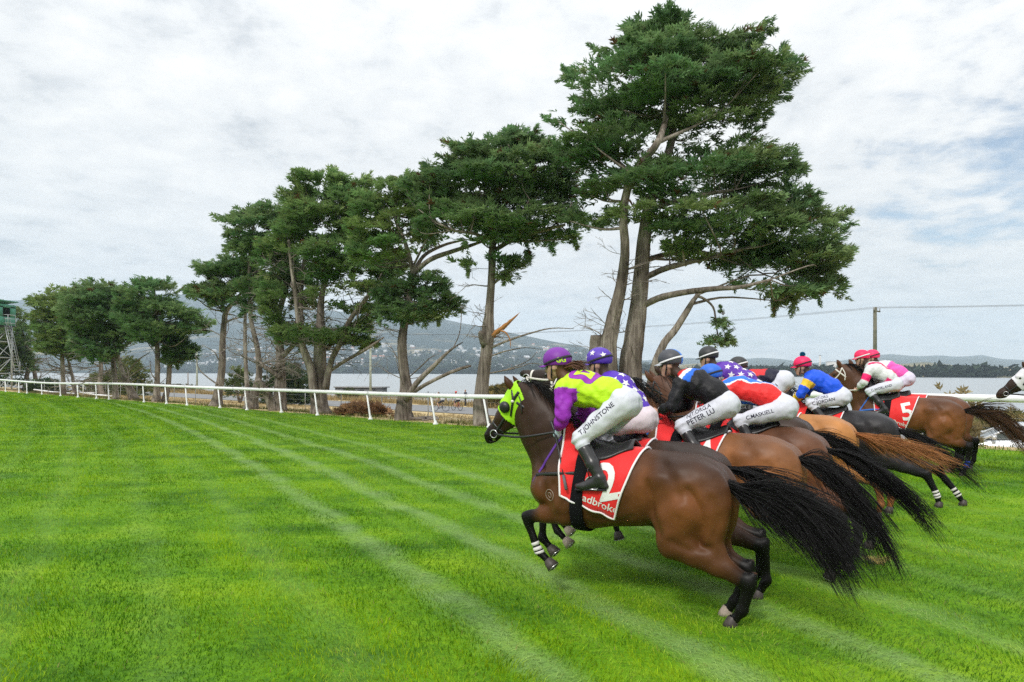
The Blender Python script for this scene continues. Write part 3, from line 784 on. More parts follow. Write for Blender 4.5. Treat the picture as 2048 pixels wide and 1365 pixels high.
make_tree('cypress_tree', 'cypress with an orange splintered branch stub, left of the tallest one', tY(965, 18.6),
    [[(965, 860, 27), (961, 820, 24), (966, 760, 21), (974, 700, 20), (976, 668, 22), (979, 620, 15), (984, 540, 13), (986, 480, 12), (992, 440, 9), (1000, 380, 6), (1020, 300, 3)]],
    [dict(poly=T2, pads=112, per_pad=140, axis=985, pad_px=(44, 14), spray_px=20, depth=0.7,
          holes=[(940, 380, 26, 6), (1010, 335, 26, 5), (880, 440, 24, 6), (1080, 330, 22, 6), (930, 470, 40, 8), (900, 490, 40, 10), (960, 500, 26, 14), (1040, 500, 40, 14), (1110, 455, 26, 8)])],
    limbs=[[(990, 500, 8), (1030, 478, 8, -0.6), (1080, 462, 7, -1), (1130, 450, 4, -1.5)],
           [(988, 470, 6), (1010, 450, 6, -0.8), (1040, 430, 5, -1.2), (1060, 400, 3, -1.5)],
           [(980, 480, 5), (950, 468, 5, -1), (910, 462, 4, -1.5), (880, 450, 2, -2)],
           [(984, 695, 4.5, -0.2), (1020, 680, 4, -0.6), (1064, 666, 3, -0.9), (1104, 657, 2, -1.2), (1148, 658, 1, -1.4)],
           [(982, 712, 2.5, -0.2), (1014, 702, 2, -0.4), (1050, 696, 1.3, -0.4), (1086, 700, 0.7, -0.4)],
           [(979, 747, 2.5, -0.2), (1018, 738, 2, -0.4), (1056, 722, 1.4, -0.4), (1074, 704, 0.7, -0.4)],
           [(979, 747, 2.2, -0.2), (1030, 737, 1.8, -0.6), (1066, 727, 1.3, -0.6), (1100, 736, 0.7, -0.6)]],
    seed=22, deads=14, dead_zone=(0.3, 0.62), stubs=(splinter,), dead_len=(0.6, 1.4))

# ---- forked cypress with the two snapped lower limbs
T3a = [(760, 362), (778, 352), (800, 366), (812, 345), (850, 350), (846, 372), (870, 372), (880, 400), (860, 440), (880, 460), (870, 490), (840, 500), (800, 520), (780, 530), (740, 528), (700, 520), (690, 498), (700, 470), (690, 440), (712, 430), (700, 404), (722, 400), (716, 380), (740, 384)]
T3b = [(820, 545), (850, 545), (880, 548), (900, 562), (898, 582), (930, 602), (924, 618), (932, 630), (906, 634), (884, 632), (878, 650), (862, 640), (850, 655), (836, 638), (806, 652), (780, 640), (760, 650), (740, 636), (760, 612), (740, 590), (770, 570), (800, 560)]
make_tree('cypress_tree', 'fork-topped cypress with two long snapped limbs low on its trunk, by the cyclists', tY(815, 18.6),
    [[(808, 848, 28), (806, 820, 26), (812, 780, 21), (808, 740, 17), (804, 690, 16), (810, 640, 13), (820, 590, 11), (827, 550, 11), (830, 530, 10)],
     [(826, 545, 8), (818, 510, 7), (808, 480, 6.5), (794, 448, 6), (788, 430, 5), (770, 425, 3, -0.5)]],
    [dict(poly=T3a, pads=52, per_pad=130, axis=800, pad_px=(38, 13), spray_px=18, depth=0.8, tint=(1.15, 1.1, 0.9), holes=[(800, 445, 22, 18), (760, 500, 26, 6), (850, 510, 30, 9), (812, 480, 10, 22)]),
     dict(poly=T3b, pads=34, per_pad=120, axis=825, pad_px=(38, 12), spray_px=18, depth=0.7, holes=[(850, 570, 18, 6), (810, 600, 20, 5)])],
    limbs=[[(830, 545, 9), (860, 520, 9, -0.6), (900, 505, 8, -1), (940, 492, 6, -1.4), (975, 480, 4, -1.6)],
           [(830, 540, 7), (850, 510, 6, 0.5), (890, 490, 5, 1), (930, 480, 3, 1)],
           [(812, 800, 12, -0.2), (835, 765, 9, -0.6), (870, 730, 7, -1), (898, 703, 4, -1.2), (926, 684, 1.2, -1.4)],
           [(822, 788, 7, -0.3), (850, 770, 6, -0.8), (890, 750, 5.5, -1.2), (920, 738, 5, -1.4), (942, 732, 3.5, -1.5)],
           [(818, 755, 2, -0.2), (840, 735, 2, -0.4), (862, 715, 1.3, -0.4), (880, 708, 0.6, -0.4)],
           [(828, 530, 4), (845, 495, 3.5, -0.5), (858, 470, 2.5, -0.8)],
           [(806, 770, 1.6, -0.4), (796, 735, 1.3, -0.6), (790, 706, 0.7, -0.6)]],
    seed=33, deads=16, dead_zone=(0.28, 0.6), dead_len=(0.7, 1.6))

# ---- the many-stemmed spreading cypress
T4 = [(594, 340), (612, 348), (646, 342), (640, 366), (628, 384), (650, 374), (664, 334), (690, 352), (706, 362), (744, 346), (738, 362), (768, 364), (742, 376), (748, 400), (724, 410), (716, 440), (730, 470), (790, 470), (812, 500), (820, 530), (800, 560), (820, 590), (780, 600), (752, 640), (742, 668), (760, 690), (720, 704), (712, 690), (680, 684), (640, 692), (600, 690), (560, 690), (540, 664), (530, 640), (520, 610), (510, 570), (520, 540), (500, 520), (512, 490), (540, 476), (556, 450), (560, 420), (580, 410), (562, 398), (556, 378), (580, 376), (574, 358)]
make_tree('cypress_tree', 'broad many-stemmed cypress with a thick split base and spreading limbs', tY(640),
    [[(640, 832, 33), (638, 800, 27), (640, 760, 24), (640, 720, 21), (642, 660, 15), (643, 600, 10), (660, 520, 7), (690, 420, 4)],
     [(628, 790, 13, -0.4), (622, 740, 13, -0.5), (604, 690, 11, -0.7), (597, 640, 9, -0.8), (588, 570, 7, -0.9), (581, 520, 5.5, -1), (577, 480, 4.5, -1)],
     [(650, 780, 11, -0.3), (662, 722, 9, -0.6), (684, 680, 9, -1), (700, 640, 8, -1.4), (730, 600, 7, -1.8), (750, 570, 4, -2)],
     [(606, 690, 8, 0.3), (602, 600, 7, 0.5), (606, 540, 6, 0.5), (618, 440, 4, 0.5)]],
    [dict(poly=T4, pads=135, per_pad=130, axis=640, pad_px=(38, 13), spray_px=18, depth=0.7, tint=(1.12, 1.08, 0.92),
          holes=[(720, 500, 44, 12), (700, 600, 30, 10), (600, 560, 16, 50), (560, 520, 16, 7), (640, 465, 26, 7), (640, 390, 10, 20), (655, 590, 18, 26), (580, 610, 24, 34), (640, 640, 70, 20), (720, 560, 30, 6), (578, 540, 9, 60)])],
    limbs=[[(655, 745, 6, -0.3), (690, 722, 5, -0.8), (730, 700, 5, -1.2), (768, 675, 2.5, -1.4)],
           [(652, 700, 7, 0.3), (690, 660, 6, 1), (740, 640, 5, 1.4), (790, 620, 3, 1.6)]],
    seed=44, deads=60, dead_zone=(0.25, 0.75), dead_len=(1.0, 2.4), auto=0.35)

# ---- tall thin cypress and its V-shaped neighbour
T5 = [(430, 436), (470, 432), (462, 424), (490, 418), (512, 412), (520, 420), (516, 406), (548, 412), (580, 404), (590, 420), (570, 440), (586, 460), (566, 476), (590, 500), (600, 530), (566, 540), (540, 530), (520, 520), (508, 514), (484, 516), (470, 506), (446, 492), (462, 478), (446, 472), (460, 454)]
make_tree('cypress_tree', 'tall thin straight-stemmed cypress with a small crown, left of the broad one', tY(520),
    [[(500, 818, 24), (508, 790, 15), (518, 750, 11), (515, 700, 9), (502, 640, 7.5), (499, 580, 6), (500, 510, 5), (508, 450, 3), (515, 415, 1.5)],
     [(498, 800, 8, 0.5), (492, 740, 6.5, 0.7), (490, 660, 5.5, 0.8), (492, 600, 4, 0.8)]],
    [dict(poly=T5, pads=46, per_pad=110, axis=510, pad_px=(34, 10), spray_px=17, depth=0.8, holes=[(500, 460, 24, 5), (550, 470, 20, 6)]),
     dict(poly=[(470, 560), (500, 545), (540, 560), (520, 600), (510, 640), (480, 632), (460, 600)], pads=10, per_pad=100, axis=500, pad_px=(30, 10), spray_px=16)],
    seed=55, deads=16, dead_zone=(0.3, 0.75), dead_len=(0.7, 1.5))
make_tree('cypress_tree', 'V-trunked cypress with one arm leaning left, between the thin one and the broad one', tY(558),
    [[(556, 824, 26), (560, 790, 20), (561, 740, 16), (560, 690, 13), (556, 640, 10), (572, 580, 8), (585, 520, 5)],
     [(548, 812, 15, -0.3), (532, 785, 13, -0.5), (514, 760, 11, -0.8)],
     [(560, 755, 8, -0.3), (530, 735, 7, -0.5), (515, 722, 5, -0.5)],
     [(566, 712, 8, -0.3), (586, 690, 7, -0.4), (592, 660, 5, -0.4), (596, 600, 3, -0.3)]],
    [dict(poly=[(510, 560), (560, 530), (620, 540), (640, 590), (620, 640), (600, 700), (560, 690), (540, 660), (520, 620)], pads=26, per_pad=110, axis=565, pad_px=(32, 11), spray_px=17, depth=1.2, tint=(0.9, 0.9, 0.9), holes=[(560, 620, 20, 40), (595, 640, 16, 30)])],
    seed=56, deads=60, dead_zone=(0.3, 0.8), dead_len=(1.0, 2.2))

# ---- bent cypress, with foliage sweeping left
T6 = [(386, 524), (420, 530), (440, 526), (444, 514), (484, 516), (510, 524), (520, 545), (508, 570), (486, 582), (470, 600), (446, 618), (420, 612), (408, 596), (376, 592), (372, 576), (400, 572), (420, 562), (396, 548)]
make_tree('cypress_tree', 'bent cypress whose foliage sweeps left from a curved trunk top', tY(437),
    [[(432, 820, 22), (436, 790, 15), (444, 740, 12), (445, 690, 10.5), (448, 650, 9.5), (452, 625, 9), (466, 605, 7), (484, 585, 4)]],
    [dict(poly=T6, pads=40, per_pad=120, axis=470, pad_px=(34, 11), spray_px=17, depth=0.8, holes=[(450, 560, 22, 6)])],
    limbs=[[(452, 645, 4, -0.2), (468, 638, 3, -0.6), (490, 634, 2, -0.8)], [(436, 770, 2.5, -0.2), (415, 755, 2, -0.4), (398, 738, 1.6, -0.4), (391, 712, 1, -0.4)],
           [(437, 720, 2, -0.2), (428, 704, 1.5, -0.3), (404, 690, 0.8, -0.3)]],
    seed=66, deads=16, dead_zone=(0.35, 0.9), dead_len=(0.8, 1.8))

# ---- the left group
T7 = [(276, 558), (302, 556), (320, 562), (350, 568), (344, 578), (368, 578), (352, 588), (356, 602), (384, 612), (400, 620), (398, 632), (430, 648), (412, 656), (424, 664), (390, 668), (370, 678), (350, 676), (330, 690), (306, 694), (290, 684), (262, 680), (246, 656), (222, 634), (232, 600), (228, 580), (264, 576), (262, 566)]
make_tree('cypress_tree', 'slim straight cypress with tiered foliage, standing against the bay', tY(313),
    [[(312, 808, 14), (314, 770, 9), (315, 720, 7.5), (314, 690, 7), (312, 630, 5), (308, 570, 2)]],
    [dict(poly=T7, pads=60, per_pad=110, axis=312, pad_px=(30, 9), spray_px=15, depth=0.8, tint=(0.95, 1.0, 0.95), holes=[(340, 640, 20, 4), (300, 590, 18, 3)])], 
    limbs=[[(311, 760, 2, -0.2), (302, 745, 1.6, -0.4), (300, 722, 1, -0.4)]], seed=77, deads=5, dead_len=(0.6, 1.2))
make_tree('cypress_tree', 'short cypress with dark low foliage, just right of the slim straight one', tY(333, 19.6),
    [[(328, 802, 11), (336, 770, 8), (339, 730, 7), (345, 680, 4)]],
    [dict(poly=[(320, 700), (330, 680), (370, 676), (380, 690), (400, 694), (388, 706), (396, 716), (370, 722), (356, 736), (340, 734), (318, 722)], pads=20, per_pad=100, axis=345, pad_px=(24, 8), spray_px=15, tint=(0.75, 0.8, 0.8))], seed=78)
T8 = [(148, 566), (175, 562), (200, 568), (226, 568), (236, 572), (252, 570), (262, 590), (256, 620), (262, 650), (270, 680), (250, 700), (230, 712), (212, 724), (186, 726), (166, 716), (150, 702), (134, 694), (140, 668), (120, 640), (112, 626), (124, 606), (118, 590), (144, 582)]
make_tree('cypress_tree', 'leaning cypress with a pale curved trunk slanting up to the left', tY(262),
    [[(270, 800, 16), (255, 770, 11), (240, 735, 9), (232, 700, 8), (226, 660, 7), (222, 620, 4), (215, 580, 2)],
     [(232, 800, 11, 1), (230, 770, 9, 1), (228, 740, 8, 1), (224, 700, 5, 1)]],
    [dict(poly=T8, pads=80, per_pad=110, axis=215, pad_px=(34, 10), spray_px=15, depth=0.8, holes=[(205, 640, 18, 5)])],
    limbs=[[(252, 750, 3, -0.2), (275, 722, 2.5, -0.6), (300, 705, 1.2, -0.8)], [(250, 760, 2, -0.2), (280, 740, 1.6, -0.6), (305, 730, 0.8, -0.6)]],
    seed=88, deads=18, dead_zone=(0.2, 0.6), dead_len=(0.8, 1.8))
T9 = [(50, 606), (60, 594), (84, 588), (96, 578), (124, 574), (146, 578), (178, 590), (186, 640), (188, 690), (160, 722), (110, 712), (80, 708), (64, 700), (70, 660), (56, 640), (64, 624)]
make_tree('cypress_tree', 'dense olive cypress with a slim trunk at the left, over a thicket of bare twigs', tY(125),
    [[(126, 796, 9), (126, 760, 7), (124, 710, 6), (120, 660, 4), (116, 600, 2)], [(206, 796, 10, 0), (200, 770, 8, 0), (202, 730, 6, 0), (196, 690, 3, 0)], [(150, 796, 6, 2), (146, 760, 5, 2), (136, 720, 4, 2)]],
    [dict(poly=T9, pads=70, per_pad=105, axis=108, pad_px=(34, 10), spray_px=14, depth=0.8, tint=(1.1, 1.0, 0.8))], seed=99, deads=60, dead_zone=(0.15, 0.85), dead_len=(0.7, 1.5))
T10 = [(-60, 620), (-10, 612), (36, 614), (60, 628), (70, 660), (66, 700), (76, 740), (50, 770), (20, 776), (-60, 770)]
make_tree('cypress_tree', 'dark cypress behind the lattice tower at the left edge', tY(45, 26),
    [[(50, 796, 8), (52, 760, 7), (58, 720, 5), (44, 660, 3)], [(74, 796, 7, 1), (70, 750, 6, 1), (60, 700, 4, 1)]],
    [dict(poly=T10, pads=60, per_pad=90, axis=20, pad_px=(28, 10), spray_px=14, depth=0.8, tint=(0.8, 0.8, 0.75))], seed=101, deads=20, dead_len=(0.7, 1.5))
# ================================================================== RAIL, FENCES, ROADSIDE, FAR SHORE
rngb = np.random.RandomState(5)
M_WHITE = material('white_plastic', (0.76, 0.77, 0.78), 0.42, 0.4, var=0.10, vscale=2, vdetail=7)
M_SLEEVE = material('rail_joint', (0.62, 0.63, 0.64), 0.45, 0.4)
M_GREYMETAL = material('galvanised_steel', (0.36, 0.38, 0.39), 0.5, 0.5, metal=0.3, var=0.15, vscale=2)
def G(u, n, dz=0.0):
    """ground point seen in column u at distance n across the track"""
    a = (u - 1024) / FPX; Y = n / (ND[0] * a + ND[1]); X = a * Y
    return np.array((X, Y, float(gz(X, Y)) + dz))

# ---- running rail: a continuous tube on slanted posts
RAIL_H = 1.12
post_us = [-150, -100, -60, -30, 11, 38, 54, 84, 121, 156, 193, 218, 288, 333, 374, 440, 494, 563, 635, 741, 871, 978, 1100, 1235, 1390, 1560, 1730, 1912, 2110, 2330]
s0, s1 = sn(*G(-400, RAIL_N)[:2])[0], sn(*G(2500, RAIL_N)[:2])[0]
ss = np.linspace(s1, s0, 160)
def rail_z(s):
    x, y = xy(s, RAIL_N); return gz(x, y) + RAIL_H - 0.075 + 0.10 * sstep(s, 36, 62) * np.sin(s * 0.16) * 0.8
pts = np.array([(*xy(s, RAIL_N), float(rail_z(s))) for s in ss])
rail = thing('running_rail', tuple(G(871, RAIL_N)), 'white running rail on slanted posts along the far edge of the turf', 'rail')
ro = -np.array(rail.location)
mb = MB(); mb.tube(pts + ro, 0.075, 12, sx=0.85); mb.build('rail_tube', M_WHITE, rail)
for k, s_ in enumerate(np.arange(s1 + 2, s0, 5.8)):
    x_, y_ = xy(s_, RAIL_N); c_ = np.array((x_, y_, float(rail_z(s_)))); x2, y2 = xy(s_ + 0.16, RAIL_N); c2 = np.array((x2, y2, float(rail_z(s_ + 0.16))))
    mb = MB(); mb.tube(np.array([c_, c2]) + ro, 0.0795, 12, sx=0.86); mb.build('joint_sleeve', M_SLEEVE, rail)
for u in post_us:
    b = G(u, RAIL_N - 0.04); s, n_ = sn(*b[:2])
    tp = np.array((*xy(s + 0.30, RAIL_N), float(rail_z(s + 0.30)) - 0.05))
    mb = MB()
    q = np.array([b + (0, 0, -0.05), b + (tp - b) * 0.06, b + (tp - b) * 0.5, tp])
    mb.tube(q + ro, [0.042, 0.040, 0.036, 0.034], 8); po = mb.build('post', M_WHITE, rail)
    mb = MB(); mb.lathe(b + ro, [(0.095, -0.02), (0.09, 0.03), (0.05, 0.09), (0.044, 0.15)], 10); mb.build('foot', M_WHITE, po)

# ---- wire fence on the verge
wf = thing('wire_fence', tuple(G(600, 21.5)), 'thin wire fence on pale posts beyond the tree trunks', 'fence')
wo = -np.array(wf.location)
fence_s = np.arange(-22, 150, 3.4)
line = []
for k, s in enumerate(fence_s):
    x, y = xy(s, 21.5); z = float(gz(x, y)); line.append((x, y, z))
    mb = MB(); mb.tube(np.array([(x, y, z - 0.1), (x, y, z + 1.25)]) + wo, 0.022, 6)
    mb.build('fence_post', M_GREYMETAL, wf)
mb = MB(); line = np.array(line)
for h in (0.12, 0.35, 0.6, 0.85, 1.05, 1.2):
    mb.tube(line + wo + np.array((0, 0, h)), 0.0035, 3, caps=False)
o = mb.build('wire', M_GREYMETAL, wf); o['kind'] = 'stuff'

# ---- bushes and tufts
def bush(name, label, c, size, n, rng, col, col2, cat='bush', ln=0.3, up=0.4, mat=None, group=None, lift=0.0):
    c = np.asarray(c, float); size = np.asarray(size, float)
    root = thing(name, tuple(c), label, cat, group)
    d = rng.normal(0, 1, (n, 3)); d /= np.linalg.norm(d, axis=1)[:, None]; d[:, 2] = np.abs(d[:, 2]) * 1.1 - 0.15
    lump = 0.75 + 0.5 * fbm(d[:, 0] * 2.2 + 3 + c[0], d[:, 1] * 2.2 + d[:, 2] * 2 + c[1], 3)
    pos = d * size * (rng.uniform(0.45, 1.0, n) * lump)[:, None] + np.array((0, 0, size[2] * 0.12 + lift))
    D = d + rng.normal(0, 0.4, (n, 3)) + np.array((0, 0, up))
    D, S, U = frames(D, rng)
    l = ln * rng.uniform(0.6, 1.4, n)
    w = rng.rand(n)[:, None] ** 1.3
    cc = (np.asarray(col)[None] * (1 - w) + np.asarray(col2)[None] * w) * rng.uniform(0.7, 1.25, n)[:, None]
    tv, tf = SPRAYS[0]
    T = tv[None] * l[:, None, None]
    W = pos[:, None] + T[..., 0:1] * D[:, None] + T[..., 1:2] * S[:, None] * 1.3 + T[..., 2:3] * U[:, None]
    F = (tf[None] + (np.arange(n) * len(tv))[:, None, None]).reshape(-1, 4)
    obj('foliage', mesh_np('foliage', W.reshape(-1, 3), F, False, np.repeat(cc, len(tv), 0)), mat or M_BUSH, root)
    mb = MB()
    for k in range(6):
        a = rng.uniform(0, 6.28); t = np.array((math.cos(a) * size[0] * 0.5, math.sin(a) * size[1] * 0.5, size[2] * 0.6 + lift))
        mb.tube(np.array([(0, 0, -0.1), t * 0.4 + (0, 0, 0.1), t]), [0.05 * size[2], 0.035 * size[2], 0.012], 5)
    mb.build('stem', M_TWIG, root)
    return root
bush('dry_shrub', 'low reddish dry shrub lying behind the rail', G(725, 19.6), (1.2, 0.7, 0.42), 900, rngb, (0.20, 0.12, 0.07), (0.40, 0.24, 0.13), 'shrub', 0.28, 0.5)
bush('broom_bush', 'large olive and ochre bush by the water, behind the green-hooded horse', G(1012, 55), (2.9, 2.2, 2.3), 1500, rngb, (0.07, 0.075, 0.03), (0.23, 0.17, 0.05), 'bush', 0.5)
bush('shore_bush', 'round dark bush by the low grey shed', G(698, 57), (1.6, 1.4, 1.3), 600, rngb, (0.045, 0.07, 0.03), (0.12, 0.13, 0.05), 'bush', 0.4)
bush('pine_bush', 'dark green pointed pine growing behind the V-trunked cypress', G(572, 40), (2.6, 2.3, 4.0), 2200, rngb, (0.03, 0.06, 0.028), (0.08, 0.11, 0.04), 'bush', 0.6)
bush('sapling', 'thin light green sapling behind the tall thin cypress', G(480, 34), (1.6, 1.4, 2.6), 420, rngb, (0.06, 0.09, 0.03), (0.13, 0.17, 0.06), 'sapling', 0.5, lift=0.6)
bush('dark_shrub', 'dark green shrub at the foot of the left trees', G(90, 22.5), (1.9, 1.4, 1.1), 700, rngb, (0.03, 0.06, 0.03), (0.07, 0.10, 0.04), 'shrub', 0.5)
bush('yellow_bush', 'yellow-green bush between the leaning trunk and the left trees', G(215, 26), (2.6, 1.6, 2.2), 700, rngb, (0.08, 0.11, 0.03), (0.17, 0.19, 0.06), 'bush', 0.5)
bush('yellow_bush', 'yellowish bush showing behind the pale leaning trunk', G(262, 34), (2.6, 1.6, 4.6), 800, rngb, (0.07, 0.10, 0.03), (0.16, 0.18, 0.06), 'bush', 0.6)
for k, u in enumerate((300, 318, 336, 354, 372)):
    bush('shore_hedge', ['low dark shrub at the left end of the hedge along the shore', 'low dark shrub second from the left in the shore hedge', 'low dark shrub in the middle of the shore hedge', 'low dark shrub second from the right in the shore hedge', 'low dark shrub at the right end of the hedge along the shore'][k], G(u, 56), (3.2, 1.4, 1.1), 420, rngb, (0.04, 0.055, 0.03), (0.12, 0.11, 0.05), 'shrub', 0.5, group='shore hedge shrubs')
for k, (u, n_, sx, sz) in enumerate(((1895, 36, 1.5, 1.1), (1925, 40, 2.0, 1.3), (1960, 38, 1.8, 1.3), (1990, 43, 2.2, 1.7), (2030, 41, 2.0, 1.5), (2075, 43, 2.0, 1.6))):
    bush('roadside_scrub', ['ochre and green scrub nearest the rail foot, left of the car', 'ochre and green scrub left of the streaming tail', 'ochre and green scrub behind the streaming tail', 'tall ochre and green scrub just left of the car roof', 'ochre and green scrub right above the car roof', 'ochre and green scrub beyond the car at the right edge'][k], G(u, n_), (sx, 1.2, sz), 520, rngb, (0.09, 0.105, 0.035), (0.30, 0.24, 0.10), 'scrub', 0.35, group='scrub clumps behind the car')
bush('bare_shrub', 'thin bare shrub behind the rail foot, left of the car', G(1912, 21.5), (0.8, 0.6, 1.5), 160, rngb, (0.16, 0.13, 0.07), (0.28, 0.24, 0.12), 'shrub', 0.25)

# dry tufts: nobody could count them
def tufts(name, n, sr, nr, rng, h, col, col2, label):
    s = rng.uniform(*sr, n); q = rng.uniform(*nr, n)
    k = fbm(s * 0.35, q * 0.35) > 0.40; s, q = s[k], q[k]; n = len(s)
    X, Y = xy(s, q); Z = gz(X, Y)
    m = 7
    hh = h * rng.uniform(0.5, 1.5, (n, m)); a = rng.uniform(0, 6.28, (n, m)); le = rng.uniform(0.1, 0.55, (n, m)) * hh
    bx = X[:, None] + rng.normal(0, 0.10, (n, m)); by = Y[:, None] + rng.normal(0, 0.10, (n, m)); w = 0.010 + 0.02 * h
    pa = a + 1.57
    V = np.stack([np.stack([bx + np.cos(pa) * w, by + np.sin(pa) * w, Z[:, None] + 0 * hh - 0.02], -1),
                  np.stack([bx - np.cos(pa) * w, by - np.sin(pa) * w, Z[:, None] + 0 * hh - 0.02], -1),
                  np.stack([bx + np.cos(a) * le, by + np.sin(a) * le, Z[:, None] + hh], -1)], 2).reshape(-1, 3)
    F = np.arange(len(V)).reshape(-1, 3)
    c = rng.rand(n, m, 1) * np.asarray(col2) + (1 - rng.rand(n, m, 1)) * np.asarray(col)
    c = np.repeat(np.clip(c, 0, 1).reshape(-1, 3), 3, 0)
    o = obj(name, mesh_np(name, V, F, False, c), M_BUSH); tag(o, kind='stuff'); return o
tufts('dry_grass', 9000, (-10, 130), (18.5, 43), rngb, 0.13, (0.46, 0.36, 0.19), (0.16, 0.12, 0.06), '')
tufts('roadside_grass', 5200, (0, 150), (51.8, 59), rngb, 0.60, (0.45, 0.34, 0.17), (0.16, 0.13, 0.06), '')
tufts('verge_weeds', 2200, (2, 80), (18.2, 20.2), rngb, 0.12, (0.12, 0.15, 0.04), (0.10, 0.10, 0.04), '')
mb = MB()
lp = G(852, 18.9)
for k in range(16):
    c = np.array((rngb.uniform(-0.32, 0.32), rngb.uniform(-0.15, 0.15), 0.05 + 0.10 * rngb.rand()))
    a = rngb.uniform(-0.5, 0.5); mb.tube(np.array([c - (0.22 * math.cos(a), 0.22 * math.sin(a), 0.02), c + (0.22 * math.cos(a), 0.22 * math.sin(a), 0.02)]), 0.035, 6)
o = mb.build('bark_heap', M_TWIG, None, loc=tuple(lp)); tag(o, 'small heap of brown bark on the dry grass by a rail post', 'bark heap')

# ---- white rail pieces lying by the left trees
mb = MB(); c = G(190, 19.6)
mb.tube(np.array([(-0.9, 0, 0), (-0.9, 0, 0.95), (-0.75, 0, 1.08), (-0.3, 0, 1.1)]), 0.045, 8); mb.tube(np.array([(-0.9, 0, 0.30), (-0.1, 0.1, 0.32)]), 0.04, 8)
tag(mb.build('bent_rail_piece', M_WHITE, None, loc=tuple(c)), 'upright bent white pipe standing behind the rail at left', 'rail piece')
for k, (u0, u1, lab) in enumerate(((68, 148, 'long white rail length lying under the left trees'), (160, 224, 'white rail length lying beside the upright bent pipe'))):
    a, b = G(u0, 19.8, 0.28), G(u1, 19.6, 0.16)
    mb = MB(); mb.tube(np.array([a - a, (b - a) * 0.5 + (0, 0, -0.05), b - a]), 0.06, 8)
    tag(mb.build('loose_rail', M_WHITE, None, loc=tuple(a)), lab, 'rail piece')

# ---- lattice tower with a green cabin
M_GREEN = material('green_cladding', (0.045, 0.20, 0.125), 0.55, 0.35, var=0.08, vscale=2)
M_DARK = material('dark_interior', (0.02, 0.022, 0.025), 0.6, 0.3)
tw_p = G(-10, 21.5); tw = thing('viewing_tower', tuple(tw_p), 'green cabin on a tall grey lattice tower at the left edge', 'tower', rotz=0.0)
w = 1.15; ztop = 7.35
for sx in (-1, 1):
    for sy in (-1, 1):
        mb = MB(); mb.box((sx * w, sy * w, ztop / 2 - 0.1), (0.14, 0.14, ztop + 0.2)); mb.build('leg', M_GREYMETAL, tw, smooth=False)
for k in range(4):
    z0_, z1_ = k * ztop / 4 + 0.1, (k + 1) * ztop / 4
    mb = MB()
    for sy in (-1, 1):
        mb.tube(np.array([(-w, sy * w, z1_), (w, sy * w, z1_)]), 0.05, 6); mb.tube(np.array([(sy * w, -w, z1_), (sy * w, w, z1_)]), 0.05, 6)
        mb.tube(np.array([(-w, sy * w, z0_), (w, sy * w, z1_)] if k % 2 else [(w, sy * w, z0_), (-w, sy * w, z1_)]), 0.04, 6)
        mb.tube(np.array([(sy * w, -w, z0_), (sy * w, w, z1_)]), 0.04, 6)
    mb.build('brace', M_GREYMETAL, tw)
cab = thing('cabin', (0, 0, ztop), None, None); cab.parent = tw
for c, d in (((0, 1.42, 1.2), (2.9, 0.06, 2.4)), ((1.42, 0, 0.5), (0.06, 2.8, 1.0)), ((1.42, 0.95, 1.6), (0.06, 0.9, 1.2)), ((1.42, 0, 2.25), (0.06, 2.8, 0.36)), ((-1.42, 0, 1.2), (0.06, 2.8, 2.4)), ((0, -1.42, 0.5), (2.9, 0.06, 1.0)), ((0.95, -1.42, 1.6), (1.0, 0.06, 1.2)), ((0, -1.42, 2.28), (2.9, 0.06, 0.36)), ((1.42, -1.1, 1.6), (0.06, 0.6, 1.2)), ((-1.2, -1.42, 1.6), (0.5, 0.06, 1.2))):
    mb = MB(); mb.box(c, d); mb.build('wall_panel', M_GREEN, cab, smooth=False)
mb = MB(); mb.box((0, 0, -0.04), (2.9, 2.9, 0.12)); mb.box((0, 0.9, 1.2), (2.4, 0.05, 2.0)); mb.build('floor', M_DARK, cab, smooth=False)
ca, sa = math.cos(0.13), math.sin(0.13)
mb = MB(); mb.box((0, 0, 2.62), (3.3, 3.3, 0.10), [(ca, 0, -sa), (0, 1, 0), (sa, 0, ca)]); mb.build('roof', M_GREEN, cab, smooth=False)
mb = MB(); mb.box((0.3, -0.6, 1.35), (0.35, 0.3, 0.5)); mb.build('equipment', M_WHITE, cab, smooth=False)
mb = MB()
for z in (0.25, 0.75, 1.2): mb.tube(np.array([(1.5, -0.9, z), (2.1, -0.9, z), (2.1, 0.4, z)]), 0.035, 6)
for x, y in ((2.1, -0.9), (2.1, 0.4)): mb.tube(np.array([(x, y, -0.1), (x, y, 1.2)]), 0.035, 6)
mb.build('railing', M_GREYMETAL, cab)
stair = MB()
a_, b_ = np.array((1.45, -0.5, ztop)), np.array((2.6, -0.5, 2.2))
for dy in (0, 0.8):
    stair.tube(np.array([a_ + (0, dy, 0), b_ + (0, dy, 0)]), 0.06, 6); stair.tube(np.array([a_ + (0, dy, 1.0), b_ + (0, dy, 1.0)]), 0.03, 6)
stair.box((2.9, -0.1, 2.15), (0.8, 1.0, 0.06)); stair.tube(np.array([(3.2, -0.5, 2.1), (3.2, -0.5, 3.2)]), 0.035, 6)
st = stair.build('stair', M_GREYMETAL, tw)
for k in range(14):
    q = a_ + (b_ - a_) * (k + 0.5) / 14; mb = MB(); mb.box(q + (0, 0.4, 0), (0.26, 0.78, 0.04)); mb.build('tread', M_GREYMETAL, st, smooth=False)

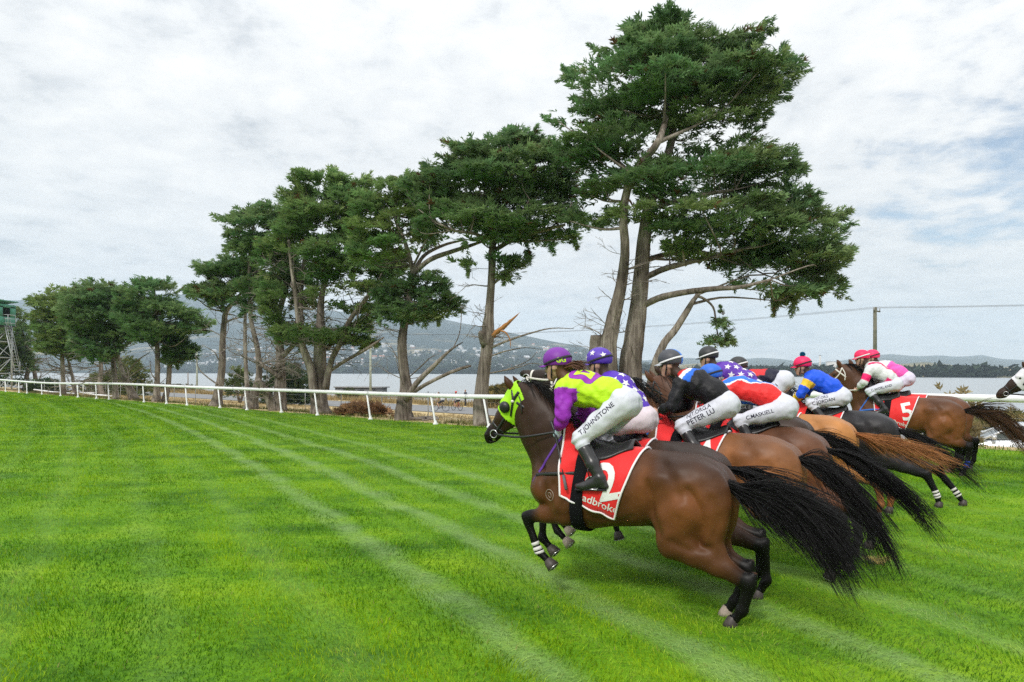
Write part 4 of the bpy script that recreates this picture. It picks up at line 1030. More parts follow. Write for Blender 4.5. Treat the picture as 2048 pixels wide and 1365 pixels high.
# ---- power poles and wires
M_POLE = material('pale_pole', (0.34, 0.37, 0.30), 0.9, 0.1, var=0.2, vscale=1.5)
M_POLE2 = material('mossy_pole', (0.10, 0.115, 0.075), 0.95, 0.1, var=0.35, vscale=1.2, color2=(0.16, 0.15, 0.12))
M_WIRE = material('cable', (0.10, 0.10, 0.10), 0.7)
poles = []
for u, h, m, lab in ((1750, 8.05, M_POLE2, 'dark mossy power pole with a crossarm, standing right of the big tree'),
                     (741, 8.2, M_POLE, 'pale green power pole between the broad tree and the forked tree'),
                     (394, 8.0, M_POLE, 'pale slim power pole seen past the bent tree, left of it'), (155, 8.0, M_POLE, None)):
    p = G(u, 54)
    r = thing('power_pole', tuple(p), lab or 'power pole hidden among the left trees', 'power pole', 'power poles along the road')
    mb = MB(); mb.tube(np.array([(0, 0, -0.3), (0, 0, h)]), [0.16, 0.115], 10); mb.build('pole', m, r)
    d = np.array((*TD, 0)); q = np.array((*ND, 0))
    mb = MB(); mb.tube(np.array([-q * 0.2 + (0, 0, h - 0.25), q * 1.0 + (0, 0, h - 0.25)]) - np.array((*ND * 0.12, 0)) * 0, 0.05, 6)
    mb.build('crossarm', m, r)
    tops = []
    for k, e_ in enumerate((-0.2, 0.35, 0.95)):
        c = q * e_ + (0, 0, h - 0.2); mb = MB(); mb.lathe(c, [(0.02, 0), (0.05, 0.06), (0.03, 0.12), (0.05, 0.17), (0.015, 0.22)], 8); mb.build('insulator', M_GREYMETAL, r)
        tops.append(p + c + (0, 0, 0.2))
    poles.append(tops)
    if not lab: COL.objects.unlink(r); [bpy.data.objects.remove(c_, do_unlink=True) for c_ in list(r.children)]; bpy.data.objects.remove(r)
x_, y_ = xy(sn(*G(1750, 54)[:2])[0] - 46, 54)
far_r = [np.array((x_, y_, float(gz(x_, y_)) + 7.9)) + np.array((*ND, 0)) * e_ for e_ in (-0.2, 0.35, 0.95)]
for k in range(3):
    mb = MB()
    seq = [far_r[k]] + [t[k] for t in poles]
    for a, b in zip(seq[:-1], seq[1:]):
        t = np.linspace(0, 1, 16)[:, None]; l = np.linalg.norm(b - a)
        pts = a * (1 - t) + b * t; pts[:, 2] -= (4 * 0.012 * l * t * (1 - t))[:, 0]
        mb.tube(pts - seq[1], 0.007, 4, caps=False)
    tag(mb.build('power_line', M_WIRE, None, loc=tuple(seq[1])), ['overhead wire on the near end of the crossarms', 'overhead wire in the middle of the crossarms', 'overhead wire on the far end of the crossarms'][k], 'overhead wire')
p = G(376, 53); mb = MB(); mb.tube(np.array([(0, 0, -0.2), (0, 0, 3.4)]), 0.09, 8)
tag(mb.build('dark_post', M_TWIG, None, loc=tuple(p)), 'short dark post by the shore, left of the bent cypress', 'post')

# ---- low shed and jetty by the water
M_SHED = material('weathered_shed', (0.17, 0.175, 0.18), 0.8, 0.2, var=0.2, vscale=0.8)
M_ROOF = material('shed_roof', (0.24, 0.245, 0.25), 0.6, 0.3, var=0.1, vscale=1)
M_FRED = material("faded_red", (0.40, 0.06, 0.06), 0.7)
c = G(722, 61); shed = thing('boat_shed', (c[0], c[1], -2.9), 'long low grey shed with a flat roof at the water, left of the forked tree', 'shed', rotz=math.atan2(TD[1], TD[0]) - math.pi + 0.25)
mb = MB(); mb.box((0, 0, 1.2), (6.6, 3.2, 2.6)); mb.build('wall', M_SHED, shed, smooth=False)
mb = MB(); mb.box((0.1, 0, 2.58), (7.0, 3.6, 0.16)); mb.build('roof', M_ROOF, shed, smooth=False)
for k in range(5): mb = MB(); mb.box((-2.6 + k * 1.3, -1.62, 1.5), (1.1, 0.05, 1.5)); mb.build('door_panel', M_DARK if k % 2 else M_SHED, shed, smooth=False)
mb = MB(); mb.box((-3.33, -0.6, 1.9), (0.06, 1.2, 0.8)); mb.build("red_board", M_FRED, shed, smooth=False)
c = G(820, 62); jt = thing('jetty', (c[0], c[1], -2.2), 'grey timber jetty beside the cyclists at the water edge', 'jetty', rotz=math.atan2(TD[1], TD[0]) - math.pi + 0.3)
for k in range(22): mb = MB(); mb.box((-5.2 + k * 0.5, 0, 0.9 + 0.004 * (k % 3)), (0.47, 1.8, 0.10)); mb.build('plank', M_SHED, jt, smooth=False)
for x in (-5, -2.5, 0, 2.5, 5):
    for y in (-0.85, 0.85): mb = MB(); mb.tube(np.array([(x, y, -1.4), (x, y, 1.1)]), 0.11, 8); mb.build('pile', M_TWIG, jt)
mb = MB(); mb.box((0, -0.95, 0.72), (11, 0.1, 0.22)); mb.build('edge_beam', M_SHED, jt, smooth=False)

# ---- silver car, its roof and windows showing over the crest of the turf
M_CAR = material('silver_paint', (0.62, 0.65, 0.68), 0.3, 0.5, metal=0.35, coat=0.6)
M_GLASS = material('car_glass', (0.05, 0.065, 0.06), 0.08, 0.6)
M_TYRE = material('tyre_rubber', (0.02, 0.02, 0.02), 0.85)
cp = G(2046, 29.0); car = thing('parked_car', tuple(cp), 'silver car partly hidden behind the turf crest at the right edge', 'car', rotz=math.atan2(TD[1], TD[0]) + 0.35)
def car_body():
    # section profiles along the length: (x, half width low, half width top, z bottom, z shoulder, z roof or None)
    mb = MB()
    xs = [-2.1, -2.0, -1.4, -0.6, 0.2, 1.0, 1.5, 2.0, 2.12]
    sh = [0.75, 0.86, 0.94, 0.95, 0.94, 0.90, 0.84, 0.70, 0.55]; hw = [0.70, 0.80, 0.86, 0.88, 0.88, 0.87, 0.84, 0.76, 0.62]
    V = []
    for x, s, w_ in zip(xs, sh, hw):
        V += [(x, -w_ * 0.92, 0.28), (x, -w_, 0.5), (x, -w_ * 0.97, s - 0.06), (x, -w_ * 0.86, s), (x, w_ * 0.86, s), (x, w_ * 0.97, s - 0.06), (x, w_, 0.5), (x, w_ * 0.92, 0.28)]
    F = []
    for i in range(len(xs) - 1):
        for j in range(8):
            F.append((i * 8 + j, i * 8 + (j + 1) % 8, (i + 1) * 8 + (j + 1) % 8, (i + 1) * 8 + j))
    F.append((0, 3, 4, 7)); F.append((0, 1, 2, 3)); F.append((4, 5, 6, 7)); n = (len(xs) - 1) * 8
    F.append((n + 7, n + 4, n + 3, n)); F.append((n + 3, n + 2, n + 1, n)); F.append((n + 7, n + 6, n + 5, n + 4))
    mb.add(V, F); return mb
car_body().build('body', M_CAR, car)
mb = MB(); rx = [-1.75, -1.25, -0.5, 0.25, 1.2]; rz = [0.93, 1.36, 1.45, 1.40, 0.92]
mb_g = MB(); V = []
for x, z in zip(rx, rz): V += [(x, -0.60 - 0.12 * (1.45 - z), z), (x, 0.60 + 0.12 * (1.45 - z), z)]
mb.add([(x, y, z) for (x, z) in zip(rx[1:4], rz[1:4]) for y in (-0.60, 0.60)] + [(x, y, z - 0.05) for (x, z) in zip(rx[1:4], rz[1:4]) for y in (-0.63, 0.63)],
       [(0, 2, 3, 1), (2, 4, 5, 3), (0, 6, 8, 2), (2, 8, 10, 4), (1, 3, 9, 7), (3, 5, 11, 9), (0, 1, 7, 6), (4, 10, 11, 5)])
mb.build('roof', M_CAR, car)
for sy in (-1, 1):
    for path in ([(-1.78, 0.78, 0.93), (-1.25, 0.63, 1.35)], [(1.22, 0.78, 0.92), (0.25, 0.62, 1.39)], [(-0.25, 0.78, 0.93), (-0.25, 0.63, 1.42)]):
        m_ = MB(); m_.tube(np.array([(x, sy * y, z) for x, y, z in path]), 0.045, 6); m_.build('pillar', M_CAR, car)
    m_ = MB(); m_.add([(-1.70, sy * 0.77, 0.93), (-0.3, sy * 0.79, 0.93), (-0.3, sy * 0.62, 1.40), (-1.2, sy * 0.62, 1.34)], [(0, 1, 2, 3)])
    m_.add([(-0.2, sy * 0.79, 0.93), (1.12, sy * 0.77, 0.93), (0.25, sy * 0.61, 1.37), (-0.2, sy * 0.62, 1.40)], [(0, 1, 2, 3)]); m_.build('side_window', M_GLASS, car)
    m_ = MB(); m_.box((0.95, sy * 0.93, 1.0), (0.12, 0.2, 0.14)); m_.build('mirror', M_CAR, car)
    for x in (-1.3, 1.3):
        m_ = MB(); m_.lathe((x, sy * 0.72, 0.31), [(0.12, -0.1), (0.30, -0.1), (0.315, 0), (0.30, 0.1), (0.12, 0.1)], 20, (0, 1, 0)); wh = m_.build('wheel', M_TYRE, car)
        m_ = MB(); m_.lathe((x, sy * 0.72, 0.31), [(0.001, 0.09 * sy), (0.19, 0.105 * sy), (0.21, 0.09 * sy)], 16, (0, 1, 0)); m_.build('rim', M_GREYMETAL, wh)
m_ = MB(); m_.add([(1.18, -0.74, 0.92), (1.18, 0.74, 0.92), (0.28, 0.58, 1.385), (0.28, -0.58, 1.385)], [(0, 1, 2, 3)]); m_.build('windscreen', M_GLASS, car)
m_ = MB(); m_.add([(-1.73, -0.74, 0.93), (-1.73, 0.74, 0.93), (-1.27, 0.58, 1.345), (-1.27, -0.58, 1.345)], [(0, 1, 2, 3)]); m_.build('rear_window', M_GLASS, car)
for s_ in (-1, 1): m_ = MB(); m_.box((2.02, s_ * 0.55, 0.62), (0.14, 0.3, 0.14)); m_.build('headlight', M_WHITE, car)

# ---- houses on the far hillside: each its own thing
M_HW = [material('house_white', (0.55, 0.54, 0.52), 0.8), material('house_cream', (0.60, 0.54, 0.44), 0.8), material('house_brick', (0.33, 0.21, 0.16), 0.85)]
M_HR = [material('roof_grey', (0.28, 0.28, 0.29), 0.7), material('roof_terracotta', (0.33, 0.14, 0.08), 0.8), material('roof_pale', (0.42, 0.43, 0.44), 0.7)]
house_me = []
for wm_, rm_ in ((0, 0), (0, 1), (0, 2), (1, 0), (1, 2), (2, 2), (0, 2)):
    for L_, W_, H_ in ((10, 7, 3.6), (13, 8, 4.6)):
        x, y = L_ / 2, W_ / 2; rdg = H_ + 2.4
        V = [(-x, -y, -4), (x, -y, -4), (x, y, -4), (-x, y, -4), (-x, -y, H_), (x, -y, H_), (x, y, H_), (-x, y, H_), (-x, 0, rdg), (x, 0, rdg)]
        V += [(-x - .5, -y - .6, H_ - .25), (x + .5, -y - .6, H_ - .25), (x + .5, 0, rdg + .1), (-x - .5, 0, rdg + .1), (x + .5, y + .6, H_ - .25), (-x - .5, y + .6, H_ - .25)]
        F4 = np.array([(0, 1, 5, 4), (2, 3, 7, 6), (1, 2, 6, 5), (3, 0, 4, 7), (10, 11, 12, 13), (12, 14, 15, 13)]); F3 = np.array([(4, 8, 7), (5, 6, 9)])
        me = mesh_np('house', V, [F4, F3], False, None, [0, 0, 0, 0, 1, 1, 0, 0]); me.materials.append(M_HW[wm_]); me.materials.append(M_HR[rm_]); house_me.append((wm_, rm_, me))
hn = 0; spots = []
for k in range(20000):
    if hn >= 240: break
    u = rngb.uniform(330, 1230); v = 752 - 62 * rngb.rand() ** 1.5 * (1.0 if u > 700 else 0.85)
    a = (u - 1024) / FPX; d = Vector((a, 1, -(v - V0) / FPX)).normalized()
    hit = BV_MOUNT.ray_cast(Vector((0, 0, CAMH)), d)
    if hit[0] is None or hit[0].z < WATER_Z + 5 or hit[3] > 2900: continue
    p = hit[0]
    if vnoise(p.x / 130, p.y / 130) < 0.38: continue
    if any(abs(p.x - q[0]) + abs(p.y - q[1]) < 20 for q in spots): continue
    spots.append((p.x, p.y))
    wm_, rm_, me = house_me[rngb.choice(len(house_me), p=np.array([4, 4, 3, 4, 3, 3, 3, 3, 2, 2, 1, 1, 4, 4]) / 41.)]
    o = bpy.data.objects.new('house', me); COL.objects.link(o); o.location = (p.x, p.y, p.z + 0.5); o.rotation_euler = (0, 0, rngb.uniform(-0.7, 0.7))
    tag(o, 'small %s house with a %s roof on the hillside across the bay' % (('white', 'cream', 'brown brick')[wm_], ('grey', 'terracotta', 'pale')[rm_]), 'house', 'houses on the hillside across the bay'); hn += 1

# ---- woods on the far shore: one mass each
def woods(name, rays, n, rng, hgt, bv, col, size):
    Vs = []; Fs = []; Cs = []; off = 0; cnt = 0
    for k in range(n * 4):
        if cnt >= n: break
        p = rays(rng)
        if p is None: continue
        cnt += 1
        h = hgt * rng.uniform(0.5, 1.3); w = h * rng.uniform(0.35, 0.6) * size
        m = 9; d = rng.normal(0, 1, (m, 3)); d /= np.linalg.norm(d, axis=1)[:, None]
        c = np.array(p) + np.stack([d[:, 0] * w * 0.6, d[:, 1] * w * 0.6, h * 0.50 + d[:, 2] * h * 0.42], -1)
        t = rng.normal(0, 1, (m, 4, 3)) * np.array((w * 0.55, w * 0.55, h * 0.25)) + c[:, None]
        Vs.append(t.reshape(-1, 3)); f = np.array([(0, 1, 2), (0, 2, 3), (0, 1, 3), (1, 2, 3)])
        Fs.append((f[None] + (np.arange(m) * 4)[:, None, None] + off).reshape(-1, 3)); off += m * 4
        Cs.append(np.repeat((np.asarray(col) * rng.uniform(0.6, 1.4))[None], m * 4, 0))
    o = obj(name, mesh_np(name, np.vstack(Vs), np.vstack(Fs), False, np.vstack(Cs)), M_BUSH); tag(o, kind='stuff'); return o
def ray_left(rng):
    u = rng.uniform(250, 1330); v = 753 - 46 * rng.rand() ** 1.3
    d = Vector(((u - 1024) / FPX, 1, -(v - V0) / FPX)).normalized(); h = BV_MOUNT.ray_cast(Vector((0, 0, CAMH)), d)
    return None if h[0] is None or h[0].z < WATER_Z + 0.5 or h[3] > 3000 else h[0]
woods('hillside_trees', ray_left, 2600, rngb, 9.0, None, (0.040, 0.060, 0.032), 1.0)
def ray_shore_l(rng):
    u = rng.uniform(250, 1330); Y = np.interp(u, [-900, 300, 1420], [1900, 1550, 850]) + rng.uniform(6, 60)
    return np.array(((u - 1024) / FPX * Y, Y, WATER_Z + 0.4))
woods('shoreline_trees', ray_shore_l, 900, rngb, 9.0, None, (0.035, 0.052, 0.034), 1.3)
def ray_right(rng):
    u = rng.uniform(1380, 2250); Y = np.interp(u, [1150, 1600, 2100, 3000], [900, 640, 515, 480]) + rng.uniform(4, 26) * (1 if rng.rand() < 0.75 else 5)
    if u > 1780 and vnoise(np.array(u / 34.), np.array(Y / 40.)) < 0.30: return None
    return np.array(((u - 1024) / FPX * Y, Y, WATER_Z + 0.8 + (Y - 520) * 0.004))
woods('far_shore_trees', ray_right, 900, rngb, 6.2, None, (0.030, 0.046, 0.028), 1.1)
# pale works buildings and stacks on the far shore
for k, (u, Y, w_, h_, lab) in enumerate(((1668, 1250, 22, 13, 'pale low works building on the far shore behind the blue rider'), (1690, 1260, 14, 9, 'small pale works hall right of the works building on the far shore'), (1640, 1300, 5, 24, 'pale chimney stack on the far shore'))):
    X = (u - 1024) / FPX * Y; zb = 4.0
    r = thing('works_building' if k < 2 else 'chimney_stack', (X, Y, zb), lab, 'works building' if k < 2 else 'chimney')
    mb = MB()
    if k < 2: mb.box((0, 0, h_ / 2 - 4), (w_, 12, h_ + 8)); mb.build('wall', M_HW[0], r, smooth=False); mb = MB(); mb.box((0, 0, h_ + 0.3), (w_ + 1, 13, 0.6)); mb.build('roof', M_HR[2], r, smooth=False)
    else: mb.tube(np.array([(0, 0, -6), (0, 0, h_)]), [2.2, 1.5], 12); mb.build('shaft', M_HW[0], r); mb = MB(); mb.tube(np.array([(0, 0, h_), (0, 0, h_ + 1.2)]), 1.8, 12); mb.build('cap', M_HR[0], r)

# ---- the air over the bay
hz = MB(); hz.box((0, 3600, 256), (11000, 7400, 524))
o = hz.build('haze', None, None, smooth=False); o['kind'] = 'stuff'
hm = bpy.data.materials.new('haze_air'); hm.use_nodes = True
t_ = hm.node_tree; t_.nodes.remove(t_.nodes['Principled BSDF'])
pv = t_.nodes.new('ShaderNodeVolumePrincipled'); pv.inputs['Color'].default_value = (0.72, 0.87, 1.0, 1); pv.inputs['Density'].default_value = 1.7e-4; pv.inputs['Anisotropy'].default_value = 0.0
t_.links.new(pv.outputs[0], t_.nodes['Material Output'].inputs['Volume'])
o.data.materials.append(hm)
# ================================================================== SMOOTH SOLIDS (for bodies and clothes)
class SDF:
    """union of rounded primitives blended smoothly, turned into one continuous skin"""
    def __init__(s, k=0.05): s.p = []; s.k = k
    def ell(s, c, r, k=None, rot=None, op='add'):
        c = np.asarray(c, float); r = np.asarray(r, float)
        R = None if rot is None else np.array(Matrix.Rotation(rot[0], 3, rot[1]))
        m = r.max() if R is not None else r
        def f(p):
            q = p - c
            if R is not None: q = q @ R
            k0 = np.sqrt(((q / r) ** 2).sum(-1)); k1 = np.sqrt(((q / r ** 2) ** 2).sum(-1)) + 1e-9
            return k0 * (k0 - 1) / k1
        s.p.append((f, c - m, c + m, s.k if k is None else k, op)); return s
    def cone(s, a, b, ra, rb, k=None, sy=1.0, op='add'):
        a = np.asarray(a, float); b = np.asarray(b, float); ba = b - a; l2 = ba @ ba + 1e-12; my = (a[1] + b[1]) / 2
        def f(p):
            q = p - a
            t = np.clip((q @ ba) / l2, 0, 1)
            d = q - t[..., None] * ba
            if sy != 1.0:
                d = d.copy(); d[..., 1] /= sy
            return (np.sqrt((d ** 2).sum(-1)) - (ra + (rb - ra) * t)) * min(1.0, sy) 
        m = max(ra, rb) * max(1, sy)
        s.p.append((f, np.minimum(a, b) - m, np.maximum(a, b) + m, s.k if k is None else k, op)); return s
    def chain(s, pts, k=None, sy=1.0):
        """rows x, y, z, r"""
        for a, b in zip(pts[:-1], pts[1:]): s.cone(a[:3], b[:3], a[3], b[3], k, sy)
        return s
    def mirror(s, fn):
        fn(1); fn(-1); return s
    def mesh(s, h, disp=None, smooth=1):
        lo = np.min([q[1] for q in s.p if q[4] == 'add'], 0) - 3 * h; hi = np.max([q[2] for q in s.p if q[4] == 'add'], 0) + 3 * h
        n = np.ceil((hi - lo) / h).astype(int) + 1
        ax = [lo[i] + h * np.arange(n[i]) for i in range(3)]
        Fd = np.full(n, 1.0, np.float32)
        for f, a, b, k, op in s.p:
            m = max(k, 2.5 * h) + h
            i0 = np.maximum(np.floor((a - m - lo) / h).astype(int), 0); i1 = np.minimum(np.ceil((b + m - lo) / h).astype(int) + 1, n)
            sl = tuple(slice(i0[i], i1[i]) for i in range(3))
            g = np.stack(np.meshgrid(*[ax[i][sl[i]] for i in range(3)], indexing='ij'), -1)
            d = f(g).astype(np.float32); e = Fd[sl]
            if op == 'add':
                hh = np.maximum(k - np.abs(d - e), 0) / max(k, 1e-6)
                Fd[sl] = np.minimum(d, e) - hh * hh * k * 0.25
            else:
                d = -d; hh = np.maximum(k - np.abs(d - e), 0) / max(k, 1e-6)
                Fd[sl] = np.maximum(d, e) + hh * hh * k * 0.25
        if disp is not None:
            near = np.abs(Fd) < 4 * h
            ii = np.nonzero(near); pts = np.stack([ax[i][ii[i]] for i in range(3)], -1)
            Fd[ii] += disp(pts).astype(np.float32)
        return nets(Fd, lo, h, smooth)

_CO = np.array([(i, j, k) for i in (0, 1) for j in (0, 1) for k in (0, 1)])
_ED = [(a, b) for a in range(8) for b in range(a + 1, 8) if np.abs(_CO[a] - _CO[b]).sum() == 1]
def nets(Fd, lo, h, smooth=1):
    S = Fd < 0
    n = np.array(Fd.shape)
    c = np.zeros(n - 1, np.uint8)
    for i, j, k in _CO: c += S[i:n[0] - 1 + i, j:n[1] - 1 + j, k:n[2] - 1 + k]
    I = np.stack(np.nonzero((c > 0) & (c < 8)), -1)
    idx = np.full(n - 1, -1, np.int32); idx[tuple(I.T)] = np.arange(len(I))
    val = np.stack([Fd[I[:, 0] + a, I[:, 1] + b, I[:, 2] + d] for a, b, d in _CO], -1)
    acc = np.zeros((len(I), 3)); cnt = np.zeros(len(I))
    for a, b in _ED:
        m = (val[:, a] < 0) != (val[:, b] < 0)
        t = val[m, a] / (val[m, a] - val[m, b])
        acc[m] += _CO[a] + t[:, None] * (_CO[b] - _CO[a]); cnt[m] += 1
    V = lo + h * (I + acc / cnt[:, None])
    Fs = []
    for ax in range(3):
        o1, o2 = [(1, 2), (2, 0), (0, 1)][ax]
        a = [slice(None)] * 3; b = [slice(None)] * 3; a[ax] = slice(0, n[ax] - 1); b[ax] = slice(1, n[ax])
        A, B = S[tuple(a)], S[tuple(b)]
        E = np.stack(np.nonzero(A != B), -1)
        E = E[(E[:, o1] > 0) & (E[:, o2] > 0) & (E[:, o1] < n[o1] - 1) & (E[:, o2] < n[o2] - 1)]
        sg = A[tuple(E.T)]
        q = []
        for d1, d2 in ((-1, -1), (0, -1), (0, 0), (-1, 0)):
            e = E.copy(); e[:, o1] += d1; e[:, o2] += d2; q.append(idx[tuple(e.T)])
        q = np.stack(q, -1); q[~sg] = q[~sg][:, ::-1]; Fs.append(q)
    F = np.vstack(Fs); F = F[(F >= 0).all(1)]
    for _ in range(smooth):
        e = np.vstack([F[:, (0, 1)], F[:, (1, 2)], F[:, (2, 3)], F[:, (3, 0)]]); e = np.vstack([e, e[:, ::-1]])
        w = np.bincount(e[:, 0], minlength=len(V))[:, None] + 1e-9
        av = np.stack([np.bincount(e[:, 0], V[e[:, 1], i], minlength=len(V)) for i in range(3)], -1) / w
        V = V * 0.45 + av * 0.55
    return V, F

def bvh(V, F): return BVHTree.FromPolygons(V.tolist(), F.tolist())

def ring_sheet(bv, centers, axes_u, axes_v, angles, off=0.010, reach=0.9, fallback=0.1, inside=False):
    """grid of surface points: for every row (centre, u, v) and every angle, the skin met along u*cos + v*sin"""
    G_ = np.zeros((len(centers), len(angles), 3))
    for i, (c, u, v) in enumerate(zip(centers, axes_u, axes_v)):
        c = np.asarray(c, float)
        for j, a in enumerate(angles):
            d = np.asarray(u) * math.cos(a) + np.asarray(v) * math.sin(a)
            if inside: h = bv.ray_cast(Vector(c), Vector(d), reach)
            else: h = bv.ray_cast(Vector(c + d * reach), Vector(-d), reach)
            p = np.array(h[0]) if h[0] is not None else c + d * fallback
            G_[i, j] = p + d * off
    return G_

def sheet_mesh(name, G_, closed=False, thick=0.006, col=None, smooth_it=1):
    a, b = G_.shape[:2]
    for _ in range(smooth_it):
        H = G_.copy()
        if closed: H = (np.roll(G_, 1, 1) + np.roll(G_, -1, 1) + 2 * G_) / 4
        else: H[:, 1:-1] = (G_[:, :-2] + G_[:, 2:] + 2 * G_[:, 1:-1]) / 4
        G_ = H
    du = np.gradient(G_, axis=0) if a > 1 else None
    dv = np.gradient(G_, axis=1)
    nn = np.cross(du, dv); nn /= np.linalg.norm(nn, axis=-1)[..., None] + 1e-9
    cen = G_.reshape(-1, 3).mean(0)
    if (nn * (G_ - cen)).sum() < 0: nn = -nn
    out_ = G_; inn = G_ - nn * thick
    V = np.vstack([out_.reshape(-1, 3), inn.reshape(-1, 3)]); N_ = a * b
    F = []
    jj = b if closed else b - 1
    for i in range(a - 1):
        for j in range(jj):
            j2 = (j + 1) % b
            q = (i * b + j, i * b + j2, (i + 1) * b + j2, (i + 1) * b + j)
            F.append(q); F.append(tuple(N_ + x for x in q[::-1]))
    for j in range(jj):
        j2 = (j + 1) % b
        F.append((j, N_ + j, N_ + j2, j2)); k = (a - 1) * b; F.append((k + j2, N_ + k + j2, N_ + k + j, k + j))
    if not closed:
        for i in range(a - 1):
            F.append((i * b, (i + 1) * b, N_ + (i + 1) * b, N_ + i * b)); F.append((i * b + b - 1, N_ + i * b + b - 1, N_ + (i + 1) * b + b - 1, (i + 1) * b + b - 1))
    F = np.array(F)
    c = None if col is None else np.vstack([np.asarray(col).reshape(-1, 3)] * 2)
    return mesh_np(name, V, F, True, c)

def hair_mesh(name, strands, r0, r1, rng, col, colvar=0.25, tipcol=None):
    """strands: (n, m, 3); each a tapering three-sided lock"""
    n, m = strands.shape[:2]
    T = np.gradient(strands, axis=1); T /= np.linalg.norm(T, axis=-1)[..., None] + 1e-9
    ref = np.array((0.13, 0.97, 0.21)); A = np.cross(T, ref); A /= np.linalg.norm(A, axis=-1)[..., None] + 1e-9; B = np.cross(T, A)
    t = np.linspace(0, 1, m)
    rad = (r0 * (1 - t) ** 0.7 + r1)[None, :] * rng.uniform(0.6, 1.4, (n, 1))
    ph = rng.uniform(0, 6.28, (n, 1, 1))
    V = np.stack([strands + rad[..., None] * (np.cos(ph + 2.094 * k) * A + np.sin(ph + 2.094 * k) * B) for k in range(3)], 2).reshape(-1, 3)
    base = (np.arange(n) * m * 3)[:, None, None]; i = (np.arange(m - 1) * 3)[None, :, None]; k = np.arange(3)[None, None]; k2 = (k + 1) % 3
    F = np.stack([base + i + k, base + i + k2, base + i + 3 + k2, base + i + 3 + k], -1).reshape(-1, 4)
    c = np.asarray(col)[None, None] * rng.uniform(1 - colvar, 1 + colvar * 2.0, (n, 1, 1)) * np.ones((1, m, 1))
    if tipcol is not None: c = c + (np.asarray(tipcol)[None, None] - c) * (t[None, :, None] ** 1.6) * rng.uniform(0.3, 1.0, (n, 1, 1))
    c = np.repeat(c, 3, 1).reshape(-1, 3)
    return mesh_np(name, V, F, True, c)

def text_mesh(txt, bold=0.0):
    cu = bpy.data.curves.new('lettering', 'FONT'); cu.body = txt; cu.size = 1.0; cu.align_x = 'CENTER'; cu.align_y = 'CENTER'; cu.resolution_u = 3; cu.offset = bold
    o = bpy.data.objects.new('lettering', cu); COL.objects.link(o)
    me = bpy.data.meshes.new_from_object(o.evaluated_get(bpy.context.evaluated_depsgraph_get()))
    bpy.data.objects.remove(o, do_unlink=True); bpy.data.curves.remove(cu)
    import bmesh
    bm = bmesh.new(); bm.from_mesh(me)
    bmesh.ops.triangulate(bm, faces=bm.faces[:])
    V = np.array([v.co[:] for v in bm.verts]); F = np.array([[v.index for v in f.verts] for f in bm.faces])
    bm.free(); bpy.data.meshes.remove(me)
    return V, F

def decal(name, V2, F, bv, origin, eu, ev, en, size, mat, parent, off=0.004, reach=0.5):
    """flat print (2-D outline V2) laid on a curved skin: cast along -en from the plane (origin, eu, ev)"""
    eu, ev, en = [np.asarray(x, float) for x in (eu, ev, en)]
    # divide long triangles so that the print follows the curve
    V2 = V2[:, :2]
    for _ in range(3):
        e = np.array([np.linalg.norm(V2[F[:, i]] - V2[F[:, (i + 1) % 3]], axis=1) for i in range(3)]).max(0) * size
        big = e > 0.03
        if not big.any(): break
        nf = [F[~big]]; v = list(V2); cache = {}
        def midp(a, b):
            key = (min(a, b), max(a, b))
            if key not in cache: cache[key] = len(v); v.append((V2[a] + V2[b]) / 2)
            return cache[key]
        t = []
        for a, b, c in F[big]:
            x, y, z = midp(a, b), midp(b, c), midp(c, a); t += [(a, x, z), (x, b, y), (z, y, c), (x, y, z)]
        F = np.vstack([nf[0], np.array(t)]) if len(nf[0]) else np.array(t); V2 = np.array(v)
    W = np.asarray(origin, float)[None] + size * (V2[:, :1] * eu + V2[:, 1:2] * ev)
    P3 = np.zeros_like(W); ok = np.zeros(len(W), bool)
    for i, p in enumerate(W):
        h = bv.ray_cast(Vector(p + en * reach), Vector(-en), reach * 2)
        if h[0] is not None: P3[i] = np.array(h[0]) + en * off; ok[i] = True
    F = F[ok[F].all(1)]
    if not len(F): return None
    d = np.abs((P3[F] - P3[F].mean(1, keepdims=True)) @ en).max(1); F = F[d < 0.03]
    if not len(F): return None
    P3[~ok] = P3[F[0, 0]]
    return obj(name, mesh_np(name, P3, F, False), mat, parent)

def star2d(k=5, r=0.42):
    a = np.pi / 2 + np.arange(2 * k) * np.pi / k; rr = np.where(np.arange(2 * k) % 2 == 0, 1.0, r)
    V = np.vstack([(0, 0), np.stack([np.cos(a) * rr, np.sin(a) * rr], -1)])
    F = np.array([(0, 1 + i, 1 + (i + 1) % (2 * k)) for i in range(2 * k)])
    return V, F
# ================================================================== RACEHORSES
HEAD = math.radians(150)
FW = np.array((math.cos(HEAD), math.sin(HEAD), 0)); LF = np.array((-math.sin(HEAD), math.cos(HEAD), 0))
A3 = np.array
def coat_material(name, rough=0.44):
    m = material(name, attr=True, rough=rough, spec=0.18, var=0.24, vscale=6, vdetail=7, bump=0.14, bscale=16, bdist=0.02)
    return m
M_COAT = coat_material('horse_coat')
M_HAIR = material('horse_hair', attr=True, rough=0.45, spec=0.16)
M_HOOF = material('hoof_horn', (0.055, 0.045, 0.04), 0.5, 0.4, var=0.3, vscale=20)
M_HOOFP = material('pale_hoof', (0.34, 0.28, 0.23), 0.6, 0.3, var=0.2, vscale=20)
M_EYE = material('eye', (0.012, 0.008, 0.006), 0.08, 0.6)
M_RED = material('red_cloth', (0.72, 0.020, 0.022), 0.62, 0.25, var=0.10, vscale=5, bump=0.25, bscale=14, bdist=0.02, sheen=0.2)
M_PIPE = material('white_piping', (0.75, 0.72, 0.74), 0.7, 0.2)
M_PRINT = material('white_print', (0.72, 0.72, 0.72), 0.6, 0.3)
M_LEATH = material('black_leather', (0.016, 0.016, 0.018), 0.38, 0.5, bump=0.1, bscale=60)
